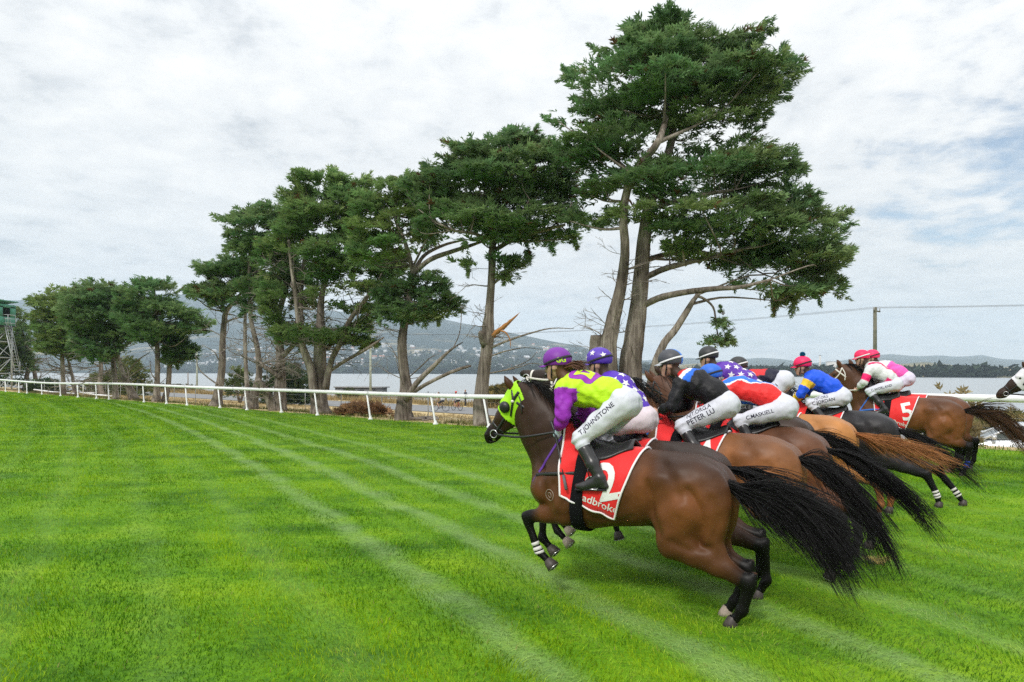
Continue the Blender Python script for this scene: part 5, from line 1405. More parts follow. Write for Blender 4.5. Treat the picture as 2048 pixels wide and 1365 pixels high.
M_ELAST = material('black_elastic', (0.008, 0.008, 0.010), 0.9, 0.1)
M_STEEL = material('steel', (0.55, 0.55, 0.56), 0.25, 0.5, metal=0.9)
M_BRIDW = material('white_bridle', (0.66, 0.63, 0.58), 0.5, 0.4)
M_LIME = material('lime_hood', (0.33, 0.66, 0.015), 0.6, 0.3, var=0.10, vscale=9, bump=0.15, bscale=25)
M_WHOOD = material('white_hood', (0.66, 0.66, 0.70), 0.65, 0.3, var=0.05)
M_BLUEST = material('blue_strap', (0.03, 0.14, 0.50), 0.6, 0.3)
M_PURPST = material('purple_strap', (0.10, 0.03, 0.26), 0.6, 0.3)
M_BANDAGE = material('white_bandage', (0.62, 0.60, 0.58), 0.8, 0.1)
M_BLUEBAND = material('blue_bandage', (0.02, 0.07, 0.42), 0.8, 0.1)
M_BRAND = material('freeze_brand', (0.30, 0.24, 0.20), 0.8, 0.1)

POSE_A = dict(
    poll=(1.92, 0, 1.76), muz=(2.24, 0, 1.40), nk=(1.70, 0, 1.45),
    hl=[(0.48, 0.17, 0.58), (-0.12, 0.13, 0.36), (-0.06, 0.12, 0.135), (0.02, 0.12, 0.03)],
    hr=[(0.52, -0.17, 0.58), (-0.05, -0.13, 0.39), (0.05, -0.12, 0.125), (0.12, -0.12, 0.03)],
    fl=[(1.40, 0.15, 0.74), (1.80, 0.14, 0.67), (1.68, 0.13, 0.385), (1.56, 0.13, 0.28)],
    fr=[(1.40, -0.15, 0.76), (1.76, -0.14, 0.74), (1.78, -0.13, 0.43), (1.67, -0.13, 0.33)])
def vary(base, **kw):
    d = {k: v for k, v in base.items()}; d.update(kw); return d
POSE_UP = vary(POSE_A, hl=[(0.40, 0.17, 0.60), (-0.28, 0.13, 0.46), (-0.30, 0.12, 0.16), (-0.23, 0.12, 0.03)], hr=[(0.44, -0.17, 0.60), (-0.20, -0.13, 0.48), (-0.20, -0.12, 0.18), (-0.12, -0.12, 0.05)], poll=(1.70, 0, 1.88), muz=(2.08, 0, 1.93), nk=(1.62, 0, 1.52))
POSE_B = vary(POSE_A, hl=[(0.40, 0.17, 0.60), (-0.22, 0.13, 0.46), (-0.26, 0.12, 0.18), (-0.22, 0.12, 0.04)], hr=[(0.38, -0.17, 0.60), (-0.28, -0.13, 0.50), (-0.36, -0.12, 0.22), (-0.34, -0.12, 0.08)],
              fl=[(1.42, 0.15, 0.74), (1.78, 0.14, 0.60), (1.90, 0.13, 0.30), (1.86, 0.13, 0.17)], fr=[(1.40, -0.15, 0.76), (1.70, -0.14, 0.60), (1.62, -0.13, 0.30), (1.50, -0.13, 0.24)])
POSE_D = vary(POSE_A, poll=(1.94, 0, 1.80), muz=(2.34, 0, 1.50), nk=(1.70, 0, 1.47), hl=[(0.50, 0.17, 0.64), (-0.02, 0.13, 0.50), (0.02, 0.12, 0.17), (0.08, 0.12, 0.03)], hr=[(0.56, -0.17, 0.64), (0.12, -0.13, 0.44), (0.20, -0.12, 0.14), (0.28, -0.12, 0.03)])

POSE_E = vary(POSE_A, hl=[(0.28, 0.17, 0.62), (-0.32, 0.13, 0.44), (-0.44, 0.12, 0.16), (-0.46, 0.12, 0.04)], hr=[(0.24, -0.17, 0.62), (-0.46, -0.13, 0.48), (-0.68, -0.12, 0.17), (-0.75, -0.12, 0.05)])
def head_frame(ps):
    P_, M_ = A3(ps['poll']), A3(ps['muz']); d = (M_ - P_); L_ = np.linalg.norm(d); d = d / L_
    e = np.cross(d, (0, 1, 0)); e = e / np.linalg.norm(e)
    if e[2] > 0: e = -e
    return P_, d, e, L_ / 0.50 * 1.08

def head_prims(S, ps):
    P_, d, e, sc = head_frame(ps)
    q = lambda a, b, y=0.0: P_ + sc * (d * a + e * b) + A3((0, y, 0))
    S.cone(q(0.0, 0.02), q(0.28, 0.02), 0.095 * sc, 0.085 * sc, 0.03, 0.78)
    S.cone(q(0.09, 0.085), q(0.27, 0.075), 0.100 * sc, 0.070 * sc, 0.03, 0.60)
    S.cone(q(0.26, 0.02), q(0.47, 0.03), 0.080 * sc, 0.060 * sc, 0.03, 0.70)
    S.cone(q(0.46, 0.022), q(0.525, 0.035), 0.062 * sc, 0.054 * sc, 0.025, 0.88)
    S.cone(q(0.26, 0.085), q(0.45, 0.070), 0.052 * sc, 0.032 * sc, 0.025, 0.75)
    S.cone(q(0.45, 0.080), q(0.50, 0.082), 0.030 * sc, 0.026 * sc, 0.02)
    for s in (1, -1):
        S.ell(q(0.155, -0.028, s * 0.060), A3((0.045, 0.026, 0.03)) * sc, 0.02)
        S.ell(q(0.29, 0.035, s * 0.048), A3((0.08, 0.016, 0.02)) * sc, 0.02)
        S.ell(q(0.53, 0.005, s * 0.050), A3((0.020, 0.014, 0.016)), 0.008, op='sub')
        S.ell(q(0.515, 0.005, s * 0.040), A3((0.030, 0.022, 0.030)), 0.015)
        S.ell(q(0.53, 0.006, s * 0.060), A3((0.018, 0.016, 0.014)), 0.008, op='sub')
    S.ell(q(0.52, 0.068), A3((0.05, 0.07, 0.006)), 0.008, op='sub')

def horse_skin(ps, h):
    S = SDF(0.06)
    S.ell((1.16, 0, 0.970), (0.52, 0.268, 0.335), 0.08)
    S.ell((1.30, 0, 0.90), (0.34, 0.24, 0.30), 0.08)
    S.ell((0.80, 0, 0.985), (0.46, 0.250, 0.315), 0.10)
    S.ell((0.42, 0, 1.045), (0.36, 0.265, 0.245), 0.10)
    S.ell((1.30, 0, 1.18), (0.36, 0.10, 0.145), 0.09)
    S.ell((0.66, 0, 1.165), (0.42, 0.11, 0.10), 0.09)
    S.ell((1.60, 0, 0.95), (0.19, 0.20, 0.22), 0.08)
    for s in (1, -1):
        S.ell((0.36, s * 0.135, 1.05), (0.30, 0.148, 0.205), 0.04)          # gluteal
        S.ell((0.20, s * 0.130, 0.93), (0.185, 0.138, 0.27), 0.035)          # buttock
        S.ell((0.17, s * 0.130, 0.80), (0.13, 0.110, 0.22), 0.025)           # hamstring
        S.ell((0.44, s * 0.165, 0.84), (0.20, 0.118, 0.27), 0.03)          # thigh
        S.ell((0.58, s * 0.200, 1.10), (0.065, 0.045, 0.055), 0.08)         # point of hip
        S.cone((1.30, s * 0.155, 1.20), (1.60, s * 0.165, 0.93), 0.09, 0.115, 0.06)   # shoulder blade
        S.ell((1.40, s * 0.185, 0.92), (0.16, 0.085, 0.17), 0.05)           # triceps
        S.ell((1.66, s * 0.09, 0.92), (0.10, 0.095, 0.12), 0.04)            # breast
        hind = ps['hl'] if s > 0 else ps['hr']; fore = ps['fl'] if s > 0 else ps['fr']
        st, hk, ft, hf = [A3(q) for q in hind]
        S.cone((0.36, s * 0.165, 0.86), st, 0.17, 0.105, 0.05)
        g1 = st + A3((-0.03, 0, 0.02))
        S.cone(g1, hk + A3((0.015, 0, 0.0)), 0.130, 0.058, 0.035, 0.85)
        S.cone(A3((0.22, s * 0.14, 0.72)), g1 * 0.35 + hk * 0.65 + A3((-0.03, 0, 0.03)), 0.100, 0.046, 0.035, 0.8)
        ax = (hk - g1); ax /= np.linalg.norm(ax)
        S.cone(hk + A3((-0.02, 0, 0.045)), hk + A3((0.0, 0, -0.03)), 0.036, 0.050, 0.03, 0.85)
        S.cone(hk + A3((-0.03, 0, 0.06)), hk * 0.7 + ft * 0.3, 0.024, 0.022, 0.02)
        S.cone(hk + A3((0.010, 0, -0.02)), ft, 0.050, 0.039, 0.025, 0.85)
        S.cone(hk * 0.75 + ft * 0.25 + A3((-0.028, 0, 0)), ft + A3((-0.022, 0, 0.01)), 0.024, 0.022, 0.018)
        S.ell(ft, (0.052, 0.043, 0.048), 0.02)
        S.cone(ft, hf + (ft - hf) * 0.28, 0.038, 0.040, 0.02)
        el, kn, ff, fh = [A3(q) for q in fore]
        S.cone(A3((1.40, s * 0.16, 0.84)), el, 0.13, 0.105, 0.05)
        S.cone(el, kn, 0.100, 0.047, 0.03, 0.85)
        S.ell(el * 0.68 + kn * 0.32 + A3((0.03, s * 0.02, 0.01)), (0.12, 0.06, 0.075), 0.04)
        S.cone(kn + (el - kn) * 0.12, kn + (ff - kn) * 0.16, 0.046, 0.043, 0.02, 0.95)
        S.cone(kn, ff, 0.039, 0.031, 0.02, 0.9)
        bk = np.cross(ff - kn, (0, 1, 0)); bk /= np.linalg.norm(bk); bk = -bk if bk @ (el - kn) > 0 and False else bk
        S.cone(kn * 0.8 + ff * 0.2 + bk * 0.026, ff + bk * 0.02, 0.017, 0.017, 0.016)
        S.ell(ff, (0.043, 0.038, 0.042), 0.02)
        S.cone(ff, fh + (ff - fh) * 0.28, 0.032, 0.035, 0.02)
    # neck
    nk, (P_, d, e, sc) = A3(ps['nk']), head_frame(ps)
    S.chain([A3((1.40, 0, 1.06, 0.28)), A3((*nk, 0.205)), A3((*(P_ * 0.72 + nk * 0.28 + e * 0.015), 0.150)), A3((*(P_ + d * 0.05 + e * 0.03), 0.100))], 0.09, 0.60)
    S.cone((1.32, 0, 1.24), nk + A3((-0.05, 0, 0.11)), 0.07, 0.07, 0.08, 0.8)
    S.cone((1.62, 0, 1.02), P_ + d * 0.08 + e * 0.10, 0.13, 0.075, 0.07, 0.75)
    head_prims(S, ps)
    grooves = [([(.31, 1.04), (.235, .92), (.205, .77), (.25, .62)], .016, .022), ([(.64, 1.06), (.61, .86), (.54, .68)], .016, .028), ([(.55, 1.22), (.44, 1.12), (.37, .99)], .009, .03),
               ([(1.21, 1.18), (1.27, 1.0), (1.37, .83)], .012, .026), ([(1.61, 1.13), (1.56, .98), (1.50, .84)], .013, .026), ([(1.62, 1.08), (1.74, 1.34), (1.82, 1.56)], .010, .026),
               ([(.44, .63), (.31, .575), (.17, .60)], .012, .022), ([(.14, .98), (.10, .84), (.12, .70)], .008, .02), ([(1.46, 1.0), (1.44, .90), (1.47, .80)], .009, .02), ([(.98, .74), (1.10, .73), (1.24, .78)], .006, .016), ([(.78, .78), (.90, .735), (1.02, .745)], .005, .014)]
    gl = [(spline(A3(c_), 24), dp_, w_) for c_, dp_, w_ in grooves]
    def disp(p):
        x, y, z = p.T; e_ = np.zeros(len(p)); sidew = sstep(np.abs(y), 0.08, 0.16); bod = (x < 1.9) & (z > 0.5)
        i_ = np.nonzero(bod & (sidew > 0))[0]
        for c_, dp_, w_ in gl:
            d2 = np.full(len(i_), 9.0)
            for a_ in c_: d2 = np.minimum(d2, (x[i_] - a_[0]) ** 2 + (z[i_] - a_[1]) ** 2)
            d1 = np.sqrt(d2); e_[i_] += (dp_ * np.exp(-(d1 / w_) ** 2) - 0.35 * dp_ * np.exp(-((d1 - 2.4 * w_) / (1.3 * w_)) ** 2)) * sidew[i_]
        return e_ + disp0(p)
    def disp0(p):
        x, y, z = p.T
        return (0.0035 * np.sin(x * 31 + z * 17) * np.sin(z * 23 - x * 9) * (np.abs(y) > 0.12) +
                0.004 * np.sin(x * 62) * np.exp(-((x - 1.02) / 0.16) ** 2 - ((z - 0.92) / 0.2) ** 2))
    return S.mesh(h, disp, smooth=2)

def seg_t(p, a, b):
    ba = b - a; t = np.clip(((p - a) @ ba) / (ba @ ba), 0, 1); return t, np.linalg.norm(p - a - t[:, None] * ba, axis=1)

def coat_color(V, ps, c):
    """c: body, top, belly/flank red, points (legs, muzzle)"""
    x, y, z = V.T
    body, top, warm, pts_ = [A3(c[k]) for k in ('body', 'top', 'warm', 'points')]
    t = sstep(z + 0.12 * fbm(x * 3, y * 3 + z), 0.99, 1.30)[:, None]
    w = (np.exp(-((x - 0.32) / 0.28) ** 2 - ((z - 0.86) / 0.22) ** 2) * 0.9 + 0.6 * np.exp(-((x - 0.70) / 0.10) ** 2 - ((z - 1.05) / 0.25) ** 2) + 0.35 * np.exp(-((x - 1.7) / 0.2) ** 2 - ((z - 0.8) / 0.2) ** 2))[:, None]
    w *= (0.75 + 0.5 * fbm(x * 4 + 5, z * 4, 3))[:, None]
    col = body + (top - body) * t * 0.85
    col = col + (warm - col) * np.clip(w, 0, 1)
    k = np.zeros(len(V))
    for n_, lim in (('hl', 1), ('hr', 1)):
        st, hk, ft, hf = [A3(q) for q in ps[n_]]
        t1, d1 = seg_t(V, st, hk); t2, d2 = seg_t(V, hk, ft); t3, d3 = seg_t(V, ft, hf)
        k = np.maximum(k, np.where(d1 < 0.10, sstep(t1, 0.62, 1.0) * (1 - sstep(d1, 0.07, 0.10)), 0)); k = np.maximum(k, (d2 < 0.085) * 1.0); k = np.maximum(k, (d3 < 0.08) * 1.0)
    for n_ in ('fl', 'fr'):
        el, kn, ft, hf = [A3(q) for q in ps[n_]]
        t1, d1 = seg_t(V, el, kn); t2, d2 = seg_t(V, kn, ft); t3, d3 = seg_t(V, ft, hf)
        k = np.maximum(k, np.where(d1 < 0.10, sstep(t1, 0.45, 0.85) * (1 - sstep(d1, 0.07, 0.10)), 0)); k = np.maximum(k, (d2 < 0.08) * 1.0); k = np.maximum(k, (d3 < 0.08) * 1.0)
    P_, d, e, sc = head_frame(ps)
    h = (V - P_) @ d
    k = np.maximum(k, sstep(h, 0.34, 0.50) * 0.85 * (x > 1.85))
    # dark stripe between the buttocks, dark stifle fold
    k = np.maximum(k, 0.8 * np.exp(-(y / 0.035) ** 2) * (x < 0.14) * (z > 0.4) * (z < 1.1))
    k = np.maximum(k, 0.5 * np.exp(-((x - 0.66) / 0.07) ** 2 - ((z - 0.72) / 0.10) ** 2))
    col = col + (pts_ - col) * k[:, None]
    if 'socks' in c:
        for n_ in c['socks']:
            q = ps[n_]; t3, d3 = seg_t(V, A3(q[2]) + (A3(q[1]) - A3(q[2])) * 0.15, A3(q[3])); m = (1 - sstep(d3, 0.055, 0.075))[:, None]
            col = col + (A3((0.45, 0.40, 0.37)) - col) * m * 0.85
    return np.clip(col, 0.003, 1)

def tail_strands(rng, n, path, spread, base=(0.13, 0, 1.07), m=11, wild=0.06, droop=0.25):
    path = A3(path) - A3((0, 0, 0.07))
    p = spline(np.vstack([base, path]), m)
    t = np.linspace(0, 1, m)
    nc = max(8, n // 22); cl = rng.normal(0, 1, (nc, 3)); ci = rng.randint(0, nc, n)
    off = (cl[ci] * 0.9 + rng.normal(0, 0.26, (n, 3))) * A3(spread); lenf = rng.uniform(0.42, 1.06, n)
    grow = (0.25 * t ** 0.6 + 0.95 * t ** 1.5)[None, :, None]
    S = np.zeros((n, m, 3))
    for i in range(n):
        tt = np.clip(t * lenf[i], 0, 1.08); S[i] = np.stack([np.interp(tt, t, p[:, k]) for k in range(3)], -1)
        if lenf[i] > 1: S[i] += (p[-1] - p[-2])[None] * np.clip(tt - 1, 0, 1)[:, None] * (m - 1)
    S += off[:, None] * grow
    S[..., 2] -= droop * np.clip(rng.rand(nc)[ci] ** 1.4 + rng.normal(0, 0.10, n), 0, 1.1)[:, None] * t[None] ** 1.3
    ph = rng.uniform(0, 6.28, (nc, 3))[ci] + rng.normal(0, 0.16, (n, 3)); fr = rng.uniform(2.5, 5.5, nc)[ci][:, None, None] + rng.normal(0, 0.10, (n, 1, 1))
    S += wild * np.sin(fr * t[None, :, None] + ph[:, None]) * t[None, :, None] ** 1.3
    S[:, 0] = A3(base) + rng.normal(0, 0.018, (n, 3)); S[:, 1] = S[:, 1] * 0.5 + (p[1] + rng.normal(0, 0.022, (n, 3))) * 0.5
    return S

def band(bv, c, axis, w, n=36, off=0.008, reach=0.5, ref=(0, 1, 0), a0=0, a1=2 * math.pi, rows=3, thick=0.006):
    axis = A3(axis, ) / np.linalg.norm(axis); u = A3(ref) - axis * (A3(ref) @ axis); u /= np.linalg.norm(u); v = np.cross(axis, u)
    closed = a1 - a0 > 6.2; ang = np.linspace(a0, a1, n, endpoint=not closed)
    cs = [A3(c) + axis * k for k in np.linspace(-w / 2, w / 2, rows)]
    G_ = ring_sheet(bv, cs, [u] * rows, [v] * rows, ang, off, reach, 0.1)
    return sheet_mesh('strap', G_, closed, thick)

def on_skin(bv, p, n, off=0.006, reach=0.4):
    p = A3(p); n = A3(n) / np.linalg.norm(n)
    h = bv.ray_cast(Vector(p + n * reach), Vector(-n), reach * 2)
    return (A3(h[0]) if h[0] is not None else p) + n * off

def strap_on(bv, pts, n, r=0.007, off=0.006, k=14, flat=0.5, reach=0.35):
    """a strap pressed on the skin through the points, cast along n"""
    q = spline(A3(pts), k)
    return A3([on_skin(bv, p, n, off, reach) for p in q])

def make_horse(loc, label, ps, coat, tail, seed, h=0.025, num_at=(0.975, 1.035), mane_col=(0.006, 0.0055, 0.0055), tail_col=(0.006, 0.0055, 0.006), tail_tip=None, bridle=None, hood=None, number=None, sponsor=False,
               tail_spread=(0.05, 0.055, 0.048), n_tail=850, hair_r=0.0024, bands=None, rdx=0.0, pale_hooves=(), strap=None, brand=False, droop=0.15, wild=0.07, blinkers=False):
    rng = np.random.RandomState(seed)
    bridle = bridle or M_LEATH
    R = thing('racehorse', tuple(loc), label, 'horse', 'racehorses bunched on the turf', HEAD)
    V, F = horse_skin(ps, h)
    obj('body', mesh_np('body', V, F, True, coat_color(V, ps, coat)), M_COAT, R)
    bv = bvh(V, F)
    P_, d, e, sc = head_frame(ps)
    q = lambda a, b, y=0.0: P_ + sc * (d * a + e * b) + A3((0, y, 0))
    # hooves
    for n_ in ('hl', 'hr', 'fl', 'fr'):
        ft, hf = A3(ps[n_][2]), A3(ps[n_][3]); ax = (hf - ft) / np.linalg.norm(hf - ft)
        if hf[2] < 0.1: ax = A3((0.30, 0, -1)); ax /= np.linalg.norm(ax)
        mb = MB(); c = hf - ax * 0.035
        mb.lathe(c, [(0.030, -0.015), (0.041, 0.0), (0.050, 0.035), (0.058, 0.072), (0.052, 0.073), (0.045, 0.066), (0.002, 0.055)], 14, ax)
        o = mb.build('hoof', M_HOOFP if n_ in pale_hooves else M_HOOF, R)
        mb = MB(); th = np.linspace(0.6, 2 * np.pi - 0.6, 14); u = np.cross(ax, (0, 1, 0)); u /= np.linalg.norm(u); v = A3((0, 1, 0))
        mb.tube(A3([c + ax * 0.074 + 0.052 * (-u * math.cos(t) * (1 if u[0] < 0 else -1) + v * math.sin(t)) for t in th]), 0.006, 5); mb.build('shoe', M_STEEL, o)
    # eyes and ears
    for s in (1, -1):
        mb = MB(); c = q(0.165, -0.012, s * 0.078 * sc); mb.lathe(c - A3((0, 0, 0.02)), [(0.001, 0), (0.013, 0.004), (0.019, 0.012), (0.021, 0.02), (0.019, 0.028), (0.013, 0.036), (0.001, 0.04)], 12); mb.build('eye', M_EYE, R)
        b = q(0.02, -0.055, s * 0.055); t = b - e * 0.15 - d * 0.03 + A3((-0.01, s * 0.02, 0))
        pth = spline(A3([(*(b + e * 0.02), 0.020), (*(b * 0.66 + t * 0.34 + A3((0, s * 0.012, 0))), 0.034), (*(b * 0.33 + t * 0.67 + A3((0, s * 0.012, 0))), 0.026), (*t, 0.003)]), 9)
        mb = MB(); mb.tube(pth[:, :3], pth[:, 3], 10, sx=0.55); me = mb.mesh('ear', True, np.tile(A3(coat['body']) * 0.8, (sum(len(v) for v in mb.v), 1)) * np.linspace(1.0, 0.6, sum(len(v) for v in mb.v))[:, None])
        obj('ear', me, M_COAT, R)
    # mane
    nk = A3(ps['nk']); crest = spline(A3([(1.30, 0, 1.33), tuple(nk + A3((-0.10, 0, 0.14))), tuple(P_ * 0.6 + nk * 0.4 + A3((-0.075, 0, 0.085))), tuple(P_ - d * 0.02 - e * 0.075)]), 40)
    n = 190; k = rng.uniform(0.03, 0.97, n); S = np.zeros((n, 7, 3))
    tt = np.linspace(0, 1, 7)
    for i in range(n):
        b = A3([np.interp(k[i], np.linspace(0, 1, 40), crest[:, j]) for j in range(3)]); b = on_skin(bv, b, (0, 0, 1), -0.012, 0.3)
        sd_ = 1 if rng.rand() < 0.72 else -1; ln = rng.uniform(0.12, 0.24)
        dr = A3((-0.75 + rng.normal(0, 0.25), sd_ * rng.uniform(0.25, 0.65), rng.uniform(-0.35, 0.35)))
        S[i] = b + tt[:, None] * ln * dr + (tt ** 2)[:, None] * ln * A3((-0.25, sd_ * 0.12, -0.55)) + A3((0, 0, 0.03)) * np.sin(tt * 3.0)[:, None]
    obj('mane', hair_mesh('mane', S, hair_r, 0.0012, rng, mane_col), M_HAIR, R)
    # tail
    S = tail_strands(rng, n_tail, A3(tail), tail_spread, droop=droop, wild=wild)
    to = obj('tail', hair_mesh('tail', S, hair_r, 0.0010, rng, tail_col, 0.3, tail_tip), M_HAIR, R)
    mb = MB(); p = spline(np.vstack([(0.20, 0, 1.12), (0.13, 0, 1.08), A3(tail)[0] * 0.45 + A3((0.13, 0, 1.08)) * 0.55 - A3((0, 0, 0.03))]), 8); mb.tube(p, np.linspace(0.045, 0.018, 8), 8)
    obj('dock', mb.mesh('dock', True, np.tile(A3(tail_col), (sum(len(v) for v in mb.v), 1))), M_HAIR, to)
    # saddle cloth
    nt_, nj = 22, 41; G_ = np.zeros((nt_, nj, 3))
    for i, t in enumerate(np.linspace(0, 1, nt_)):
        pm = math.radians(141 - 34 * t)
        for j, s in enumerate(np.linspace(-1, 1, nj)):
            x = (0.73 + 0.21 * abs(s) ** 1.4) * (1 - t) + (1.45 - 0.06 * abs(s)) * t; a = s * pm
            dr = A3((0, math.sin(a), math.cos(a))); c = A3((x, 0, 1.0))
            hh = bv.ray_cast(Vector(c + dr * 0.8), Vector(-dr), 0.8); G_[i, j] = (A3(hh[0]) if hh[0] is not None else c + dr * 0.3) + dr * (0.014 + 0.006 * math.sin(x * 40 + a * 3) * abs(s))
    cl = obj('saddle_cloth', sheet_mesh('saddle_cloth', G_, False, 0.010), M_RED, R)
    edge = np.vstack([G_[0], G_[1:, -1], G_[-1, ::-1], G_[::-1, 0]])
    mb = MB(); mb.tube(edge, 0.0095, 6); mb.build('piping', M_PIPE, cl)
    cv = np.array(cl.data.vertices[0].co); clV = np.array([v.co[:] for v in cl.data.vertices]); clF = [tuple(p.vertices) for p in cl.data.polygons]
    cbv = BVHTree.FromPolygons(clV.tolist(), clF)
    if number:
        V2, F2 = text_mesh(number, 0.02); decal('number', V2, F2, cbv, (num_at[0], 0.3, num_at[1]), (-0.97, 0, 0.24), (0.24, 0, 0.97), (0, 1, 0), 0.42, M_PRINT, cl, 0.005)
    if sponsor:
        V2, F2 = text_mesh('Ladbrokes', 0.012); decal('sponsor_lettering', V2, F2, cbv, (1.045, 0.3, 0.866), (-0.94, 0, -0.30), (-0.30, 0, 0.94), (0, 1, 0), 0.092, M_PRINT, cl, 0.005)
    # saddle
    nt_, nj = 12, 19; G_ = np.zeros((nt_, nj, 3))
    for i, t in enumerate(np.linspace(0, 1, nt_)):
        pm = math.radians(16 + 30 * math.sin(math.pi * min(1, 0.05 + t * 0.85)) ** 1.5)
        for j, s in enumerate(np.linspace(-1, 1, nj)):
            x = 0.84 + rdx + 0.44 * t + 0.10 * abs(s) * (t - 0.2); a = s * pm; dr = A3((0, math.sin(a), math.cos(a))); c = A3((x, 0, 1.0))
            hh = bv.ray_cast(Vector(c + dr * 0.8), Vector(-dr), 0.8); G_[i, j] = (A3(hh[0]) if hh[0] is not None else c + dr * 0.3) + dr * (0.030 + 0.05 * sstep(t, 0.35, 0.0) * (1 - abs(s)) + 0.035 * sstep(t, 0.8, 1.0) * (1 - abs(s)))
    sa = obj('saddle', sheet_mesh('saddle', G_, False, 0.016), M_LEATH, R)
    # girth
    obj('girth', band(bv, (1.235, 0, 0.97), (1, 0, 0.12), 0.105, 44, 0.026, 0.8, thick=0.012), M_ELAST, R)
    for s in (1, -1):
        f = A3(STIRRUP) * A3((1, s, 1)) + A3((rdx, 0, 0)); top = A3((1.13 + rdx, s * 0.20, 1.24))
        mb = MB(); mb.tube(A3([top, (top + f) / 2 + (0, s * 0.10, 0.03), f + (0.02, 0, 0.11)]), 0.011, 6, sx=0.4); lt = mb.build('stirrup_leather', M_LEATH, sa)
        mb = MB(); th = np.linspace(-0.55 * np.pi, 1.55 * np.pi, 20)
        arch = A3([(f[0] + 0.058 * math.cos(t), f[1], f[2] + 0.055 + 0.062 * math.sin(t)) for t in np.linspace(-0.2 * np.pi, 1.2 * np.pi, 16)])
        mb.tube(np.vstack([arch, arch[:1]]), 0.008, 6); mb.box((f[0], f[1], f[2] + 0.016), (0.10, 0.035, 0.012)); mb.build('stirrup_iron', M_STEEL, lt)
    # bridle
    br = obj('bridle', band(bv, q(0.385, 0.03), d, 0.022, 26, 0.006, 0.3), bridle, R)
    for s in (1, -1):
        n_ = A3((0, s, 0))
        cheek = strap_on(bv, [q(0.0, -0.03, s * .06), q(0.12, 0.04, s * .08), q(0.30, 0.055, s * .06), q(0.445, 0.055, s * .04)], n_)
        mb = MB(); mb.tube(cheek, 0.011, 6, sx=0.45); thr = strap_on(bv, [q(0.0, -0.03, s * .06), q(0.02, 0.08, s * .08), q(0.09, 0.17, s * .05)], n_); mb.tube(thr, 0.009, 6, sx=0.45)
        mb.build('cheek_strap', bridle, br)
        bc = on_skin(bv, q(0.445, 0.06), n_, 0.012)
        mb = MB(); th = np.linspace(0, 2 * np.pi, 18); mb.tube(A3([bc + 0.036 * (d * math.cos(t) + e * math.sin(t)) for t in th]), 0.0055, 6); mb.build('bit_ring', M_STEEL, br)
        hd = A3(HANDP) * A3((1, s, 1)) + A3((rdx, 0, 0)); rn = spline(A3([bc, bc * 0.5 + hd * 0.5 + A3((0, s * 0.10, -0.03)), hd]), 12)
        mb = MB(); mb.tube(rn, 0.010, 6, sx=0.4); mb.build('rein', bridle if bridle is not M_BRIDW else M_BRIDW, br)
    obj('browband', band(bv, q(0.075, 0.02), d * 0.94 + e * 0.25, 0.024, 24, 0.007, 0.3), bridle, br)
    if hood is not None:
        HS = SDF(0.05); head_prims(HS, ps); HS.cone(P_ * 0.72 + nk * 0.28 + e * 0.015, P_ + d * 0.05 + e * 0.03, 0.150, 0.100, 0.09, 0.60)
        hv, hf_ = HS.mesh(0.0075, None, 2)
        fn = np.cross(hv[hf_[:, 2]] - hv[hf_[:, 0]], hv[hf_[:, 3]] - hv[hf_[:, 1]]); vn = np.zeros_like(hv)
        for k_ in range(4):
            for c_ in range(3): vn[:, c_] += np.bincount(hf_[:, k_], fn[:, c_], minlength=len(hv))
        vn /= np.linalg.norm(vn, axis=1)[:, None] + 1e-12
        if (vn * (hv - hv.mean(0))).sum() < 0: vn = -vn
        la = ((hv - P_) @ d) / sc; lb = ((hv - P_) @ e) / sc
        inside = (la > -0.045 + 0.30 * np.clip(lb, 0, 1)) & (la < 0.265 - 0.12 * np.abs(lb - 0.06)) & (lb < 0.17)
        fm = inside[hf_].all(1); used = np.unique(hf_[fm]); remap = np.full(len(hv), -1); remap[used] = np.arange(len(used))
        o = obj('hood', mesh_np('hood', hv[used] + vn[used] * 0.013, remap[hf_[fm]]), hood, R)
        so = o.modifiers.new('thickness', 'SOLIDIFY'); so.thickness = 0.006; so.offset = -1
        for s in (1, -1):
            c = on_skin(bv, q(0.175, 0.0), (0, s, 0), 0.01)
            if blinkers:
                mb = MB(); mb.lathe(c, [(0.052, -0.02), (0.055, 0.012), (0.048, 0.032), (0.026, 0.042), (0.001, 0.044)], 14, A3((0.25 * d[0], s, 0.25 * d[2]))); mb.build('blinker_cup', M_LEATH, o)
            mb = MB(); x1 = strap_on(bv, [q(0.02, -0.05, s * .05), q(0.08, 0.03, s * .08), q(0.20, 0.09, s * .06)], (0, s, 0), off=0.02); mb.tube(x1, 0.010, 6, sx=0.4)
            x2 = strap_on(bv, [q(-0.02, 0.02, s * .06), q(0.08, 0.03, s * .08)], (0, s, 0), off=0.02); mb.tube(x2, 0.013, 6, sx=0.4); mb.build('hood_strap', M_LEATH, o)
            cc = x2[-1]; mb = MB(); mb.lathe(cc, [(0.001, 0.014), (0.012, 0.012), (0.016, 0.0)], 10, (0, s, 0)); mb.build('rosette', M_BRIDW, o)
    if strap is not None:   # breast strap and neck strap
        rows = 3; ax = A3((0.92, 0, 0.38)); ax /= np.linalg.norm(ax)
        obj('breast_strap', band(bv, (1.60, 0, 1.16), A3((0.80, 0, 0.50)), 0.020, 40, 0.006, 0.8), strap, R)
        for s in (1, -1): mb = MB(); mb.tube(strap_on(bv, [(1.66, s * .2, 1.05), (1.50, s * .22, 1.08), (1.25, s * .26, 1.10)], (0, s, 0), off=0.012), 0.016, 6, sx=0.4); mb.build('girth_strap', M_LEATH if strap is M_PURPST else strap, R)
